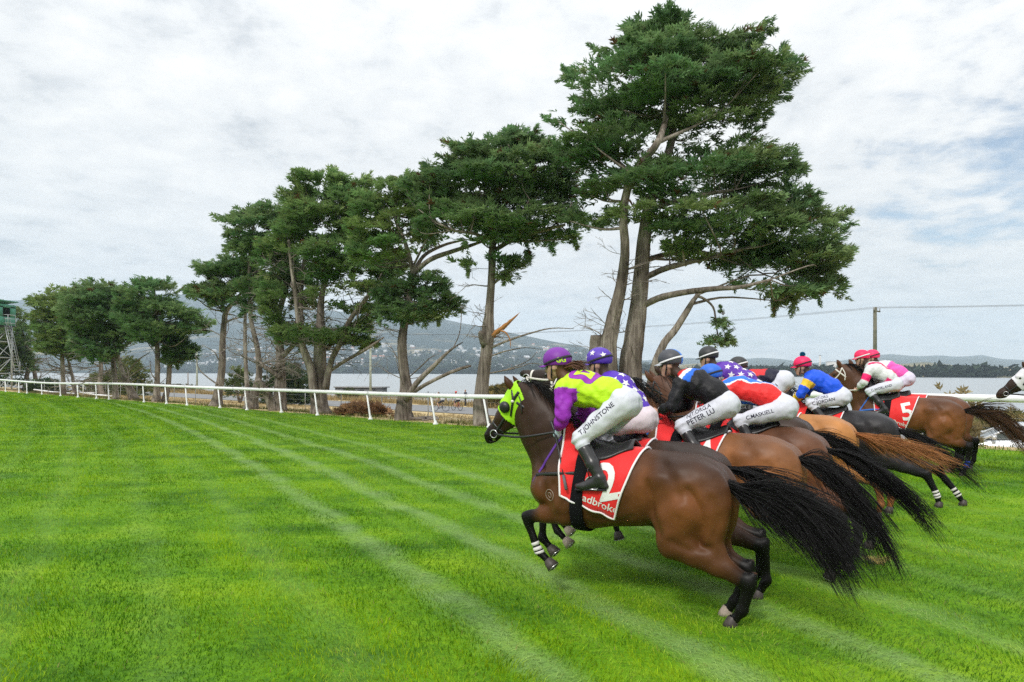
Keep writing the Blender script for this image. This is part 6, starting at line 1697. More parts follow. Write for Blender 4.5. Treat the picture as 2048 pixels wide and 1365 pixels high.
    if bands:
        for n_, m_ in bands:
            a, b = A3(ps[n_][1]), A3(ps[n_][2])
            for f_, w_, mm in ((0.80, 0.030, m_), (0.94, 0.030, m_), (1.06, 0.022, m_)):
                c = a + (b - a) * f_; obj('leg_band', band(bv, c, b - a, w_, 16, 0.004, 0.12, rows=2, thick=0.004), mm, R)
    if brand:
        mb = MB(); th = np.linspace(0, 2 * np.pi, 26)
        for rr in (0.042, 0.020):
            mb.tube(A3([on_skin(bv, (1.50 + rr * math.cos(t), 0.2, 0.90 + rr * 1.15 * math.sin(t)), (0, 1, 0), 0.0005) for t in th]), 0.0035, 4)
        mb.build('brand_mark', M_BRAND, R)
    return R, bv
STIRRUP = (1.10, 0.30, 0.97)
HANDP = (1.47, 0.155, 1.43)

BAY = dict(body=(0.080, 0.032, 0.012), top=(0.028, 0.016, 0.012), warm=(0.165, 0.058, 0.018), points=(0.0045, 0.004, 0.004))
DARKB = dict(body=(0.050, 0.026, 0.017), top=(0.026, 0.019, 0.016), warm=(0.085, 0.038, 0.019), points=(0.0045, 0.004, 0.004))
RBAY = dict(body=(0.215, 0.086, 0.034), top=(0.130, 0.060, 0.030), warm=(0.310, 0.125, 0.046), points=(0.005, 0.004, 0.004))
BROWN = dict(body=(0.135, 0.055, 0.027), top=(0.092, 0.044, 0.027), warm=(0.20, 0.078, 0.034), points=(0.005, 0.004, 0.004))
CHEST = dict(body=(0.420, 0.180, 0.055), top=(0.380, 0.170, 0.060), warm=(0.50, 0.21, 0.06), points=(0.26, 0.10, 0.035))
BLACK = dict(body=(0.018, 0.017, 0.019), top=(0.030, 0.030, 0.034), warm=(0.020, 0.016, 0.015), points=(0.004, 0.004, 0.0045))
MAHOG = dict(body=(0.125, 0.048, 0.018), top=(0.070, 0.032, 0.017), warm=(0.20, 0.074, 0.024), points=(0.005, 0.004, 0.004))

def tail_at(u, v, Y, z0=None, tb=0.13):
    p = P(u, v, Y); l = p - FW * tb
    return A3((l[0], l[1], (p[2] - 1.13) if z0 is None else z0))
HORSES = []
def horse(*a, **k):
    r = make_horse(*a, **k); HORSES.append(r); return r
L1 = tail_at(1442, 955, 5.88, 0.0)
L2 = tail_at(1438, 925, 6.70, 0.0)
L3 = tail_at(1585, 905, 7.20, 0.03)
L4 = tail_at(1640, 885, 8.00, 0.05)
L5 = tail_at(1612, 853, 9.30, 0.12)
L6 = tail_at(1698, 858, 9.90, 0.06)
L7 = tail_at(1783, 849, 10.70, 0.07)
L8 = tail_at(1918, 816, 12.8, 0.18)
L9 = L8 + 0.80 * A3((0.5, 0.866, 0)) - 0.12 * FW; L9[2] = 0.2
p10 = P(2003, 783, 13.0); L10 = p10 - FW * 2.42; L10[2] = p10[2] - 1.46
H1 = horse(L1, 'bay racehorse in a lime green hood, nearest the camera, red cloth with number two', POSE_A, BAY, [(-0.12, 0.02, 1.12), (-0.42, 0.05, 1.08), (-0.66, 0.10, 0.96), (-0.84, 0.12, 0.79)], 1, h=0.016, hood=M_LIME, blinkers=True, number='2', sponsor=True,
     n_tail=1900, tail_spread=(0.05, 0.05, 0.044), bands=[('fl', M_BANDAGE)], pale_hooves=('hr',), strap=M_PURPST, brand=True, droop=0.34)
H2 = horse(L2, 'dark bay racehorse with a white bridle throwing its head up, behind the nearest one', POSE_UP, DARKB, [(-0.10, 0.0, 1.16), (-0.42, 0.02, 1.04), (-0.75, 0.03, 0.86), (-1.0, 0.04, 0.62)], 2, bridle=M_BRIDW, n_tail=520, pale_hooves=('fl', 'fr'))
H3 = horse(L3, 'light reddish bay racehorse with a black tail, third from the camera, number four', POSE_B, RBAY, [(-0.10, 0.02, 1.13), (-0.36, 0.05, 0.95), (-0.58, 0.07, 0.66), (-0.74, 0.08, 0.36)], 3, number='4', num_at=(0.90, 1.06), n_tail=900, strap=M_BLUEST, droop=0.2, rdx=-0.10)
H4 = horse(L4, 'plain brown racehorse under the red and blue rider', POSE_B, BROWN, [(-0.12, 0.0, 1.10), (-0.40, 0.02, 0.95), (-0.70, 0.02, 0.72), (-0.95, 0.02, 0.44)], 4, n_tail=560, rdx=-0.27)
H5 = horse(L5, 'dark brown racehorse under the black-capped rider in white sleeves', POSE_A, DARKB, [(-0.10, 0.0, 1.10), (-0.38, 0.0, 0.94), (-0.66, 0.0, 0.72), (-0.9, 0.0, 0.5)], 5, n_tail=400, rdx=-0.22)
H6 = horse(L6, 'bright chestnut racehorse with a long chestnut tail', POSE_B, CHEST, [(-0.12, 0.0, 1.10), (-0.42, 0.0, 1.04), (-0.75, 0.02, 0.95), (-1.02, 0.02, 0.86)], 6, mane_col=(0.24, 0.09, 0.03), tail_col=(0.26, 0.10, 0.032), tail_tip=(0.38, 0.18, 0.07), droop=0.10, n_tail=620, rdx=0.10)
H7 = horse(L7, 'nearly black racehorse with striped white fetlock bands', POSE_E, BLACK, [(-0.10, 0.0, 1.06), (-0.40, 0.0, 0.88), (-0.70, 0.0, 0.70), (-0.95, 0.0, 0.52)], 7, number='9', num_at=(0.90, 1.06), n_tail=400, bands=[('hl', M_BANDAGE), ('hr', M_BANDAGE)], rdx=-0.12)
H8 = horse(L8, 'bay racehorse with number five and its tail streaming free, furthest right in full view', POSE_D, MAHOG, [(-0.14, 0.0, 1.17), (-0.50, 0.02, 1.06), (-0.80, 0.03, 0.72), (-1.12, 0.04, 0.52)], 8, h=0.021, number='5', num_at=(0.90, 1.05), sponsor=True, bridle=M_BRIDW, tail_tip=(0.16, 0.075, 0.03), n_tail=560, tail_spread=(0.05, 0.05, 0.085), bands=[('hl', M_BLUEBAND)], strap=M_BLUEST, wild=0.09, rdx=0.20)
H9 = horse(L9, 'bay racehorse mostly hidden behind number five', POSE_D, BROWN, [(-0.10, 0.0, 1.06), (-0.30, 0.0, 0.88), (-0.5, 0.0, 0.70), (-0.65, 0.0, 0.52)], 9, h=0.03, bridle=M_BRIDW, n_tail=120, rdx=0.18)
H10 = horse(L10, 'brown racehorse in a white hood poking its muzzle in at the right edge', vary(POSE_D, poll=(2.00, 0, 1.80), muz=(2.42, 0, 1.46)), dict(DARKB, points=(0.035, 0.020, 0.014), body=(0.085, 0.042, 0.024)), [(-0.12, 0.0, 1.08), (-0.40, 0.0, 0.90), (-0.70, 0.0, 0.70), (-0.95, 0.0, 0.5)], 10, h=0.025, hood=M_WHOOD, n_tail=150)
# ================================================================== RIDERS
M_SKIN = material('skin', attr=True, rough=0.55, spec=0.3)
M_SILK = material('silks', attr=True, rough=0.5, spec=0.22, var=0.06, vscale=14, bump=0.5, bscale=15, bdist=0.03, bstretch=(0.6, 1, 1))
M_BREECH = material('white_breeches', attr=True, rough=0.7, spec=0.2, var=0.07, vscale=10, bump=0.55, bscale=13, bdist=0.03, bstretch=(1, 1, 0.45))
M_BOOT = material('boot_leather', (0.020, 0.020, 0.022), 0.30, 0.5, bump=0.15, bscale=25, bdist=0.01)
M_HELM = material('helmet_cover', attr=True, rough=0.5, spec=0.4, bump=0.1, bscale=20)
M_GOG = material('goggle_lens', (0.015, 0.015, 0.02), 0.1, 0.6)
M_STRAPB = material('dark_strap', (0.02, 0.02, 0.025), 0.6, 0.3)
M_STRAPW = material('pale_strap', (0.65, 0.65, 0.66), 0.6, 0.3)
M_INK = material('black_print', (0.025, 0.025, 0.045), 0.8, 0.1)
M_STAR = material('white_star', (0.74, 0.72, 0.74), 0.6, 0.2)
M_HAIRB = material('brown_hair', attr=True, rough=0.5, spec=0.4)
M_LIMEP = material('lime_print', (0.52, 0.78, 0.04), 0.55, 0.3)
M_PURPP = material('purple_print', (0.26, 0.025, 0.36), 0.55, 0.3)

RJ = dict(hip=(0.93, 0, 1.68), waist=(1.09, 0, 1.755), chest=(1.31, 0, 1.795), neck=(1.44, 0, 1.86), head=(1.565, 0, 2.005),
          sh=(1.405, 0.175, 1.80), el=(1.385, 0.245, 1.585), ha=(1.475, 0.155, 1.44),
          kn=(1.235, 0.245, 1.385), an=(1.03, 0.285, 1.075), toe=(1.17, 0.30, 1.005), gaze=-0.10)
def Lr(p, s): return A3(p) * A3((1, s, 1))

def build_rider(L, label, J, jacket, helm, rng, h=0.0145, breech=(0.56, 0.575, 0.64), glove=None, names=(), stars=False, helm_stars=False, pompom=None, band=M_STRAPB, hair=None, whip=False, backlogo=False, skin=(0.50, 0.30, 0.22), goggles=True, visor=None, neckcol=None):
    root_loc = A3(L)
    hd = A3(J['head']); g = A3((math.cos(J['gaze']), 0, math.sin(J['gaze']))); up = A3((-g[2], 0, g[0])); y_ = A3((0, 1, 0))
    hq = lambda a, b, y=0.0: hd + g * a + up * b + y_ * y
    # ---- body, one continuous skin
    S = SDF(0.03)
    S.chain([A3((*J['hip'], 0.115)), A3((*J['waist'], 0.100)), A3((*J['chest'], 0.125))], 0.05, 1.12)
    S.cone(J['chest'], J['neck'], 0.11, 0.06, 0.04)
    S.cone(J['neck'], hq(-0.025, -0.07), 0.058, 0.055, 0.03)
    S.ell(hd, (0.096, 0.077, 0.105), 0.02)
    S.cone(hq(0.035, -0.03), hq(0.062, -0.105), 0.066, 0.040, 0.025, 0.95)
    S.cone(hq(0.088, -0.005), hq(0.112, -0.045), 0.012, 0.017, 0.012)
    S.ell(hq(0.092, -0.080), (0.014, 0.024, 0.010), 0.008)
    S.ell(hq(0.084, -0.112), (0.018, 0.020, 0.014), 0.012)
    for s in (1, -1):
        S.ell(hq(0.088, 0.004, s * 0.032), (0.016, 0.018, 0.012), 0.01, op='sub')
        S.ell(hq(-0.005, -0.025, s * 0.079), (0.020, 0.012, 0.032), 0.010)
        sh, el, ha = [Lr(J[k], s) for k in ('sh', 'el', 'ha')]
        S.cone(A3(J['chest']) + A3((0.05, s * 0.06, 0.01)), sh, 0.09, 0.062, 0.04)
        S.cone(sh, el, 0.052, 0.040, 0.02); S.cone(el, ha, 0.040, 0.026, 0.02)
        kn, an, toe = [Lr(J[k], s) for k in ('kn', 'an', 'toe')]
        hp = A3(J['hip']) + A3((0.01, s * 0.085, -0.02))
        S.cone(hp, kn, 0.090, 0.052, 0.04); S.cone(kn, an, 0.052, 0.034, 0.02); S.cone(an, toe * 0.75 + an * 0.25 + A3((0, 0, -0.014)), 0.034, 0.020, 0.02)
    V, F = S.mesh(h * 1.25, None, 1)
    C = np.tile(A3(skin), (len(V), 1))
    rel = V - hd; a = rel @ g; b = rel @ up
    ishead = (np.linalg.norm(rel, axis=1) < 0.17)
    C[ishead & (a < -0.01) & (np.abs(V[:, 1]) < 0.2)] = A3(hair if hair else (0.05, 0.03, 0.02))
    C[ishead & (np.abs(V[:, 1]) > 0.070) & (np.abs(a) < 0.04)] = A3(skin) * 0.95
    lip = ishead & (np.linalg.norm(V - hq(0.1, -0.08), axis=1) < 0.022); C[lip] = A3(skin) * A3((0.85, 0.5, 0.5))
    # ---- hands closed on the reins
    Vs, Fs, Cs, off = [V], [F], [C], len(V)
    for s in (1, -1):
        el, ha = Lr(J['el'], s), Lr(J['ha'], s)
        f = ha - el; f /= np.linalg.norm(f); sd_ = np.cross(f, (0, s, 0)); sd_ /= np.linalg.norm(sd_); inn = np.cross(f, sd_); inn /= np.linalg.norm(inn)
        H = SDF(0.008)
        H.cone(ha - f * 0.03, ha + f * 0.02, 0.026, 0.028, 0.01); H.ell(ha + f * 0.045, (0.040, 0.030, 0.036), 0.012)
        for i, (o_, l_) in enumerate(((0.033, 0.036), (0.012, 0.041), (-0.009, 0.038), (-0.029, 0.030))):
            k0 = ha + f * 0.075 + sd_ * o_; k1 = k0 + f * l_ * 0.55 + inn * l_ * 0.55; k2 = k1 - f * l_ * 0.30 + inn * l_ * 0.75; k3 = k2 - f * l_ * 0.7 + inn * 0.004
            H.chain([A3((*k0, 0.0105)), A3((*k1, 0.0098)), A3((*k2, 0.0090)), A3((*k3, 0.0082))], 0.004)
        H.chain([A3((*(ha + f * 0.028 + sd_ * 0.034), 0.013)), A3((*(ha + f * 0.062 + sd_ * 0.046 + inn * 0.022), 0.011)), A3((*(ha + f * 0.078 + sd_ * 0.030 + inn * 0.044), 0.009))], 0.006)
        v, f_ = H.mesh(0.0052 if h < 0.011 else 0.0075, None, 1)
        Vs.append(v); Fs.append(f_ + off); off += len(v); Cs.append(np.tile(A3(glove if glove else skin), (len(v), 1)))
    me = mesh_np('person', np.vstack(Vs), np.vstack(Fs), True, np.vstack(Cs))
    R = obj('person', me, M_SKIN); R.location = tuple(root_loc); R.rotation_euler = (0, 0, HEAD)
    tag(R, label, 'jockey', 'jockeys riding in the race')
    # ---- silks: torso and sleeves
    S = SDF(0.035)
    S.chain([A3((*(A3(J['hip']) * 0.55 + A3(J['waist']) * 0.45), 0.118)), A3((*J['waist'], 0.128)), A3((*J['chest'], 0.148)), A3((*(A3(J['neck']) * 0.7 + A3(J['chest']) * 0.3), 0.10))], 0.06, 1.22)
    S.ell(A3(J['waist']) + A3((-0.02, 0, -0.045)), (0.12, 0.135, 0.085), 0.05)
    for s in (1, -1):
        sh, el, ha = [Lr(J[k], s) for k in ('sh', 'el', 'ha')]; w = ha - (ha - el) / np.linalg.norm(ha - el) * 0.03
        S.cone(A3(J['chest']) + A3((0.05, s * 0.06, 0.015)), sh, 0.11, 0.078, 0.04)
        S.chain([A3((*sh, 0.078)), A3((*(sh * 0.4 + el * 0.6), 0.070)), A3((*el, 0.062)), A3((*(el * 0.45 + w * 0.55), 0.058)), A3((*w, 0.033))], 0.03)
    S.ell(hq(-0.03, -0.08), (0.055, 0.055, 0.03), 0.01, op='sub')
    ph = rng.uniform(0, 6.28, 6)
    def folds(p):
        x, y, z = p.T
        return (0.0055 * np.sin(x * 38 + z * 21 + 6 * np.sin(y * 9 + ph[0]) + ph[1]) * sstep(np.sin(x * 7 + z * 5 + ph[2]), -0.3, 0.8)
                + 0.0045 * np.sin(z * 52 - x * 27 + y * 30 + ph[3]) * sstep(np.sin(z * 11 + y * 13 + ph[4]), 0.0, 0.9) + 0.003 * np.sin(x * 75 + ph[5]) * np.sin(z * 61))
    V, F = S.mesh(h, folds, 1)
    ja = obj('silk_jacket', mesh_np('silk_jacket', V, F, True, jacket(V, J)), M_SILK, R)
    jbv = bvh(V, F)
    # ---- breeches
    S = SDF(0.03)
    S.ell(A3(J['hip']) + A3((0.02, 0, 0.0)), (0.142, 0.142, 0.126), 0.05)
    S.cone(J['hip'], A3(J['waist']) * 0.8 + A3(J['hip']) * 0.2, 0.128, 0.112, 0.05, 1.15)
    for s in (1, -1):
        kn, an = Lr(J['kn'], s), Lr(J['an'], s); hp = A3(J['hip']) + A3((0.0, s * 0.080, -0.015))
        S.cone(hp, kn * 0.55 + hp * 0.45, 0.115, 0.090, 0.04); S.cone(kn * 0.55 + hp * 0.45, kn, 0.090, 0.064, 0.03)
        S.cone(kn, kn * 0.60 + an * 0.40, 0.066, 0.054, 0.02)
    S.cone(A3(J['hip']) + A3((-0.14, 0, 0.02)), A3(J['hip']) + A3((-0.08, 0, -0.15)), 0.008, 0.012, 0.03, op='sub')
    def folds2(p):
        x, y, z = p.T
        kd = np.exp(-(((p[:, 0] - J['kn'][0]) / 0.10) ** 2 + ((p[:, 2] - J['kn'][2]) / 0.10) ** 2))
        return (0.006 * np.sin(x * 43 - z * 34 + 3 * np.sin(y * 14) + ph[2]) * sstep(np.sin(x * 9 + z * 8 + ph[3]), 0, 0.9) + 0.007 * kd * np.sin(x * 60 + z * 95) + 0.0025 * np.sin(z * 70 + x * 22 + ph[0]) * np.sin(x * 33))
    V, F = S.mesh(h, folds2, 1)
    bo = obj('breeches', mesh_np('breeches', V, F, True, np.tile(A3(breech), (len(V), 1))), M_BREECH, R)
    bbv = bvh(V, F)
    hp, kn = A3(J['hip']) + A3((0, 0.08, 0)), A3(J['kn'])
    eu = hp - kn; eu[1] = 0; eu /= np.linalg.norm(eu); ev = np.cross((0, 1, 0), eu)
    for txt, pos, dv, size, squash in names:
        V2, F2 = text_mesh(txt, 0.008); V2 = V2 * A3((squash, 1, 1))
        c = kn + (hp - kn) * pos + ev * dv; c[1] = 0.4
        decal('printed_name', V2, F2, bbv, c, eu, ev, (0, 1, 0), size, M_INK, bo, 0.003)
    # ---- boots
    for s in (1, -1):
        kn, an, toe = [Lr(J[k], s) for k in ('kn', 'an', 'toe')]
        S = SDF(0.02); tp = kn * 0.72 + an * 0.28; fd = toe - an; fd[2] = 0; fd /= np.linalg.norm(fd)
        S.cone(tp, tp * 0.5 + an * 0.5, 0.062, 0.060, 0.02); S.cone(tp * 0.5 + an * 0.5, an, 0.060, 0.043, 0.02)
        S.cone(an - fd * 0.02 + A3((0, 0, -0.035)), toe, 0.038, 0.034, 0.025); S.ell(toe + fd * 0.02, (0.062, 0.042, 0.030), 0.02); S.cone(an, toe, 0.044, 0.036, 0.02)
        S.ell(an - fd * 0.035 + A3((0, 0, -0.060)), (0.040, 0.034, 0.028), 0.015)
        V, F = S.mesh(h, lambda p: 0.003 * np.sin(p[:, 2] * 120 + p[:, 0] * 30) * np.exp(-(np.linalg.norm(p - an, axis=1) / 0.07) ** 2), 1)
        b_ = obj('boot', mesh_np('boot', V, F, True), M_BOOT, R)
        mb = MB(); a0 = an + fd * 0.02; mb.tube(A3([an - fd * 0.055 + A3((0, 0, -0.088)), toe + fd * 0.07 + A3((0, 0, -0.030))]), 0.030, 8, sx=0.35, up0=(0, 1, 0)); mb.build('sole', M_STRAPB, b_)
    # ---- helmet: silk-covered skull cap with peak, strap and goggles
    S = SDF(0.01)
    S.ell(hq(-0.008, 0.042), (0.132, 0.108, 0.112), 0.01)
    S.ell(hq(-0.005, -0.075), (0.16, 0.14, 0.082), 0.012, op='sub')
    V, F = S.mesh(0.009 if h < 0.011 else 0.012, None, 1)
    hm_ = obj('helmet', mesh_np('helmet', V, F, True, helm(V - hd, V, g, up)), M_HELM, R); hbv = bvh(V, F)
    mb = MB(); th = np.linspace(-1.05, 1.05, 13); rows = []
    for r_, z_, t_ in ((0.100, 0.014, 0.004), (0.165, -0.002, 0.003)): rows.append([hq(r_ * math.cos(t) * 1.05, z_ - 0.012 * (t / 1.05) ** 2, r_ * math.sin(t) * (0.92 if r_ < 0.12 else 0.66)) for t in th])
    G_ = A3(rows); vc = A3(visor if visor else helm(A3([[0.12, 0, 0.03]]), A3([hq(0.12, 0.03)]), g, up)[0])
    obj('peak', sheet_mesh('peak', G_, False, 0.006, np.tile(vc, (G_.shape[0] * G_.shape[1], 1)), 0), M_HELM, hm_)
    mb = MB(); th = np.linspace(0, 2 * np.pi, 30)
    bandp = []
    for t in th:
        p = hq(0.12 * math.cos(t), 0.030 + 0.045 * -math.cos(t) * 0.6, 0.10 * math.sin(t)); n_ = p - hq(0, 0.03); bandp.append(on_skin(hbv, p, n_, 0.003, 0.15))
    mb.tube(A3(bandp), 0.011, 6, sx=0.35); mb.build('goggle_strap', band, hm_)
    if goggles:
        mb = MB(); G_ = A3([[hq(0.098 * math.cos(t) + 0.006, z_, 0.086 * math.sin(t)) for t in np.linspace(-0.95, 0.95, 13)] for z_ in (-0.026, 0.0, 0.026)])
        obj('goggles', sheet_mesh('goggles', G_, False, 0.012, None, 0), M_GOG, R)
    mb = MB()
    for s in (1, -1): mb.tube(A3([hq(0.0, 0.02, s * 0.092), hq(0.02, -0.05, s * 0.078), hq(0.045, -0.11, s * 0.045), hq(0.05, -0.133, 0)]), 0.007, 6, sx=0.5)
    mb.build('chin_strap', M_STRAPB, hm_)
    if pompom is not None:
        P1 = hq(-0.02, 0.175); n = 260; dd = rng.normal(0, 1, (n, 3)); dd /= np.linalg.norm(dd, axis=1)[:, None]
        st = P1 + dd[:, None] * np.linspace(0, 1, 4)[None, :, None] * 0.042
        obj('pompom', hair_mesh('pompom', st, 0.006, 0.004, rng, pompom), M_HAIR, hm_)
    if helm_stars:
        sv, sf = star2d()
        for (a_, b_, y__) in ((0.02, 0.10, 0.09), (-0.085, 0.07, 0.08), (0.10, 0.06, 0.05), (-0.03, 0.15, 0.0), (0.03, 0.11, -0.08), (-0.10, 0.09, -0.03)):
            p = hq(a_, b_, y__); n_ = p - hq(0, 0.04); n_ /= np.linalg.norm(n_); u_ = np.cross(up, n_); u_ /= np.linalg.norm(u_); v_ = np.cross(n_, u_)
            decal('star', sv, sf, hbv, p, u_, v_, n_, 0.034, M_STAR, hm_, 0.003, 0.12)
    if stars:
        sv, sf = star2d(); wv = A3(J['waist']); cv = A3(J['chest']); sp = cv - wv; sp /= np.linalg.norm(sp); nn = A3((-sp[2], 0, sp[0]))
        for s_, ang in ((0.26, 20), (0.25, 62), (0.16, 40), (0.07, 18), (0.06, 66), (-0.04, 42), (-0.06, 80), (0.17, -12), (0.26, -30), (0.05, -28), (-0.05, 0), (0.16, 86)):
            a_ = math.radians(ang); n_ = nn * math.cos(a_) + y_ * math.sin(a_); p = wv + sp * s_ + n_ * 0.16
            u_ = np.cross(sp, n_) if False else np.cross(n_, sp); v_ = sp
            decal('star', sv, sf, jbv, p, u_, v_, n_, 0.046, M_STAR, ja, 0.003, 0.15)
    if backlogo:
        # rounded purple panel with a lime angular G on the back
        wv = A3(J['waist']); cv = A3(J['chest']); sp = cv - wv; sp /= np.linalg.norm(sp); nn = A3((-sp[2], 0, sp[0]))
        n_ = nn * math.cos(0.35) + y_ * math.sin(0.35); u_ = -sp; v_ = np.cross(n_, u_)
        p = wv + sp * 0.20 + n_ * 0.16
        th = np.linspace(0, 2 * np.pi, 33)[:-1]; sq = np.stack([np.sign(np.cos(th)) * np.abs(np.cos(th)) ** 0.55, np.sign(np.sin(th)) * np.abs(np.sin(th)) ** 0.55], -1) * A3((1.0, 0.95))
        Vp = np.vstack([(0, 0), sq]); Fp = np.array([(0, 1 + i, 1 + (i + 1) % 32) for i in range(32)])
        decal('panel', Vp, Fp, jbv, p, u_, v_, n_, 0.135, M_PURPP, ja, 0.003, 0.2)
        def quadset(rects):
            V_ = []; F_ = []
            for x0, y0, x1, y1 in rects:
                k = len(V_); V_ += [(x0, y0), (x1, y0), (x1, y1), (x0, y1)]; F_ += [(k, k + 1, k + 2), (k, k + 2, k + 3)]
            return A3(V_), np.array(F_)
        Vg, Fg = quadset([(-0.62, -0.55, -0.34, 0.55), (-0.34, 0.28, 0.60, 0.55), (-0.34, -0.55, 0.60, -0.28), (0.34, -0.28, 0.60, 0.10), (0.02, -0.12, 0.34, 0.10)])
        decal('letter', Vg, Fg, jbv, p, u_, v_, n_, 0.135, M_LIMEP, ja, 0.006, 0.2)
        V2, F2 = text_mesh('GG', 0.03); q_ = hq(-0.085, 0.03, 0.085); n2 = A3((-0.45, 0.9, 0.1)); n2 /= np.linalg.norm(n2); u2 = np.cross(up, n2); u2 /= np.linalg.norm(u2)
        decal('helmet_letters', V2, F2, hbv, q_, u2, np.cross(n2, u2), n2, 0.060, M_LIMEP, hm_, 0.003, 0.12)
    if hair is not None and backlogo:
        st = []
        for k in range(120):
            p0 = hq(-0.10 + rng.normal(0, 0.01), -0.035 + rng.normal(0, 0.012), rng.normal(0, 0.02)); d_ = A3((-1.0, rng.normal(0, 0.18), -0.05 + rng.normal(0, 0.16)))
            t = np.linspace(0, 1, 7)[:, None]; st.append(p0 + d_ * t * rng.uniform(0.10, 0.20) + A3((0, 0, 0.03)) * np.sin(t * 3))
        obj('ponytail', hair_mesh('ponytail', A3(st), 0.004, 0.001, rng, hair), M_HAIRB, R)
    if whip:
        Rz = np.array(Matrix.Rotation(HEAD, 3, 'Z')); ha = A3(J['ha']) + A3((0.03, 0.0, -0.02))
        a = ha + A3((0.03, 0.02, 0.10)); b = ha + A3((-0.185, 0.17, -0.44))
        pts = A3([a, ha, ha * 0.5 + b * 0.5, b]) @ Rz.T + root_loc; o0 = pts[1].copy(); mb = MB(); mb.tube(pts - o0, [0.012, 0.012, 0.006, 0.005], 8); w_ = mb.build('riding_whip', M_LEATH, None, loc=tuple(o0))
        q = pts[2:4] - o0; e_ = q[1] + (q[1] - q[0]) * 0.05; s_ = q[1] - (q[1] - q[0]) * 0.45
        mb = MB(); mb.tube(A3([s_, e_]), 0.013, 8); mb.build('whip_pad', M_GREYPAD, w_)
        tag(w_, 'thin riding whip with a grey pad held against the number two cloth', 'whip')
    return R
M_GREYPAD = material('grey_pad', (0.12, 0.12, 0.13), 0.7, 0.2)

# ---- colour schemes
def parts(V, J):
    ws, ch = A3(J['waist']), A3(J['chest']); sp = A3(J['neck']) - A3(J['hip']); l = np.linalg.norm(sp); sp /= l
    s = ((V - A3(J['hip'])) @ sp) / l
    dt = np.linalg.norm(V - ws - np.clip(((V - ws) @ (ch - ws)) / ((ch - ws) @ (ch - ws)), 0, 1)[:, None] * (ch - ws), axis=1) - 0.135
    da = np.full(len(V), 9.0); ta = np.zeros(len(V))
    for k in (1, -1):
        sh, el, ha = [Lr(J[q], k) for q in ('sh', 'el', 'ha')]
        t1, d1 = seg_t(V, sh, el); t2, d2 = seg_t(V, el, ha); d = np.minimum(d1, d2) - 0.066
        t = np.where(d1 < d2, t1 * 0.5, 0.5 + t2 * 0.5); m = d < da; da[m] = d[m]; ta[m] = t[m]
    arm = ((da < dt - 0.004) & (ta > 0.03)) | ((np.abs(V[:, 1]) > 0.19) & (ta > 0.10))
    top = (V[:, 2] - (J['waist'][2] + (V[:, 0] - J['waist'][0]) * (J['chest'][2] - J['waist'][2]) / (J['chest'][0] - J['waist'][0])))
    return s, arm, ta, top
def paint(V, base): return np.tile(A3(base), (len(V), 1)).astype(float)
LIME, PURP, VIO = (0.46, 0.74, 0.02), (0.27, 0.025, 0.40), (0.090, 0.035, 0.42)
def jk1(V, J):
    c = paint(V, LIME); s, arm, ta, top = parts(V, J); c[arm] = PURP; return c
def jk2(V, J): return paint(V, VIO)
def jk3(V, J):
    c = paint(V, (0.010, 0.010, 0.012)); s, arm, ta, top = parts(V, J); y = np.abs(V[:, 1])
    k = s + 0.9 * y * 0 - (V[:, 2] - J['chest'][2]) * 0.25
    q = (V[:, 0] - J['chest'][0]) - 0.30 * (y) 
    b = top > 0.02
    m = b & (q > 0.055); c[m] = (0.62, 0.03, 0.03)
    m = b & (q > -0.005) & (q <= 0.055); c[m] = (0.72, 0.72, 0.74)
    m = b & (q > -0.065) & (q <= -0.005); c[m] = (0.02, 0.13, 0.62)
    c[arm & (ta > 0.12)] = (0.010, 0.010, 0.012); return c
def jk4(V, J):
    c = paint(V, (0.74, 0.03, 0.03)); s, arm, ta, top = parts(V, J); x, y = V[:, 0] - J['chest'][0], np.abs(V[:, 1])
    q = y * 1.1 - (x + 0.30) * 0.34
    m = (np.abs(q) < 0.075); c[m] = (0.74, 0.74, 0.76); m = np.abs(q) < 0.054; c[m] = (0.03, 0.16, 0.60)
    c[arm] = (0.03, 0.16, 0.60); return c
def jk5(V, J):
    c = paint(V, (0.105, 0.035, 0.34)); s, arm, ta, top = parts(V, J); c[arm] = (0.70, 0.70, 0.74); return c
def jk6(V, J):
    c = paint(V, (0.012, 0.013, 0.032)); s, arm, ta, top = parts(V, J); c[(top > 0.06) & (s > 0.48) & ~arm] = (0.60, 0.03, 0.035); c[arm] = (0.012, 0.013, 0.032); return c
def jk7(V, J):
    c = paint(V, (0.012, 0.085, 0.66)); s, arm, ta, top = parts(V, J)
    c[arm & (ta < 0.24)] = (0.80, 0.52, 0.04); c[arm & (ta > 0.52)] = (0.80, 0.55, 0.02); return c
def jk8(V, J):
    c = paint(V, (0.62, 0.63, 0.64)); s, arm, ta, top = parts(V, J); y = np.abs(V[:, 1])
    c[arm & (ta > 0.20) & (ta < 0.46)] = (0.80, 0.015, 0.14); q = y - 0.05 - (V[:, 0] - J['waist'][0]) * 0.25
    c[(np.abs(q) < 0.03) & (top > 0.03) & ~arm] = (0.72, 0.02, 0.12); c[(s < 0.30) & (top < 0) & ~arm] = (0.70, 0.02, 0.15); return c
def jk9(V, J):
    c = paint(V, (0.68, 0.68, 0.70)); s, arm, ta, top = parts(V, J); c[(s < 0.75) & ~arm] = (0.80, 0.10, 0.42); c[s > 0.8] = (0.66, 0.66, 0.68); return c
def plain(col):
    return lambda rel, V, g, up: paint(V, col)
def hl3(rel, V, g, up):
    c = paint(V, (0.055, 0.058, 0.07)); c[np.abs(V[:, 1]) < 0.022] = (0.03, 0.20, 0.70); return c

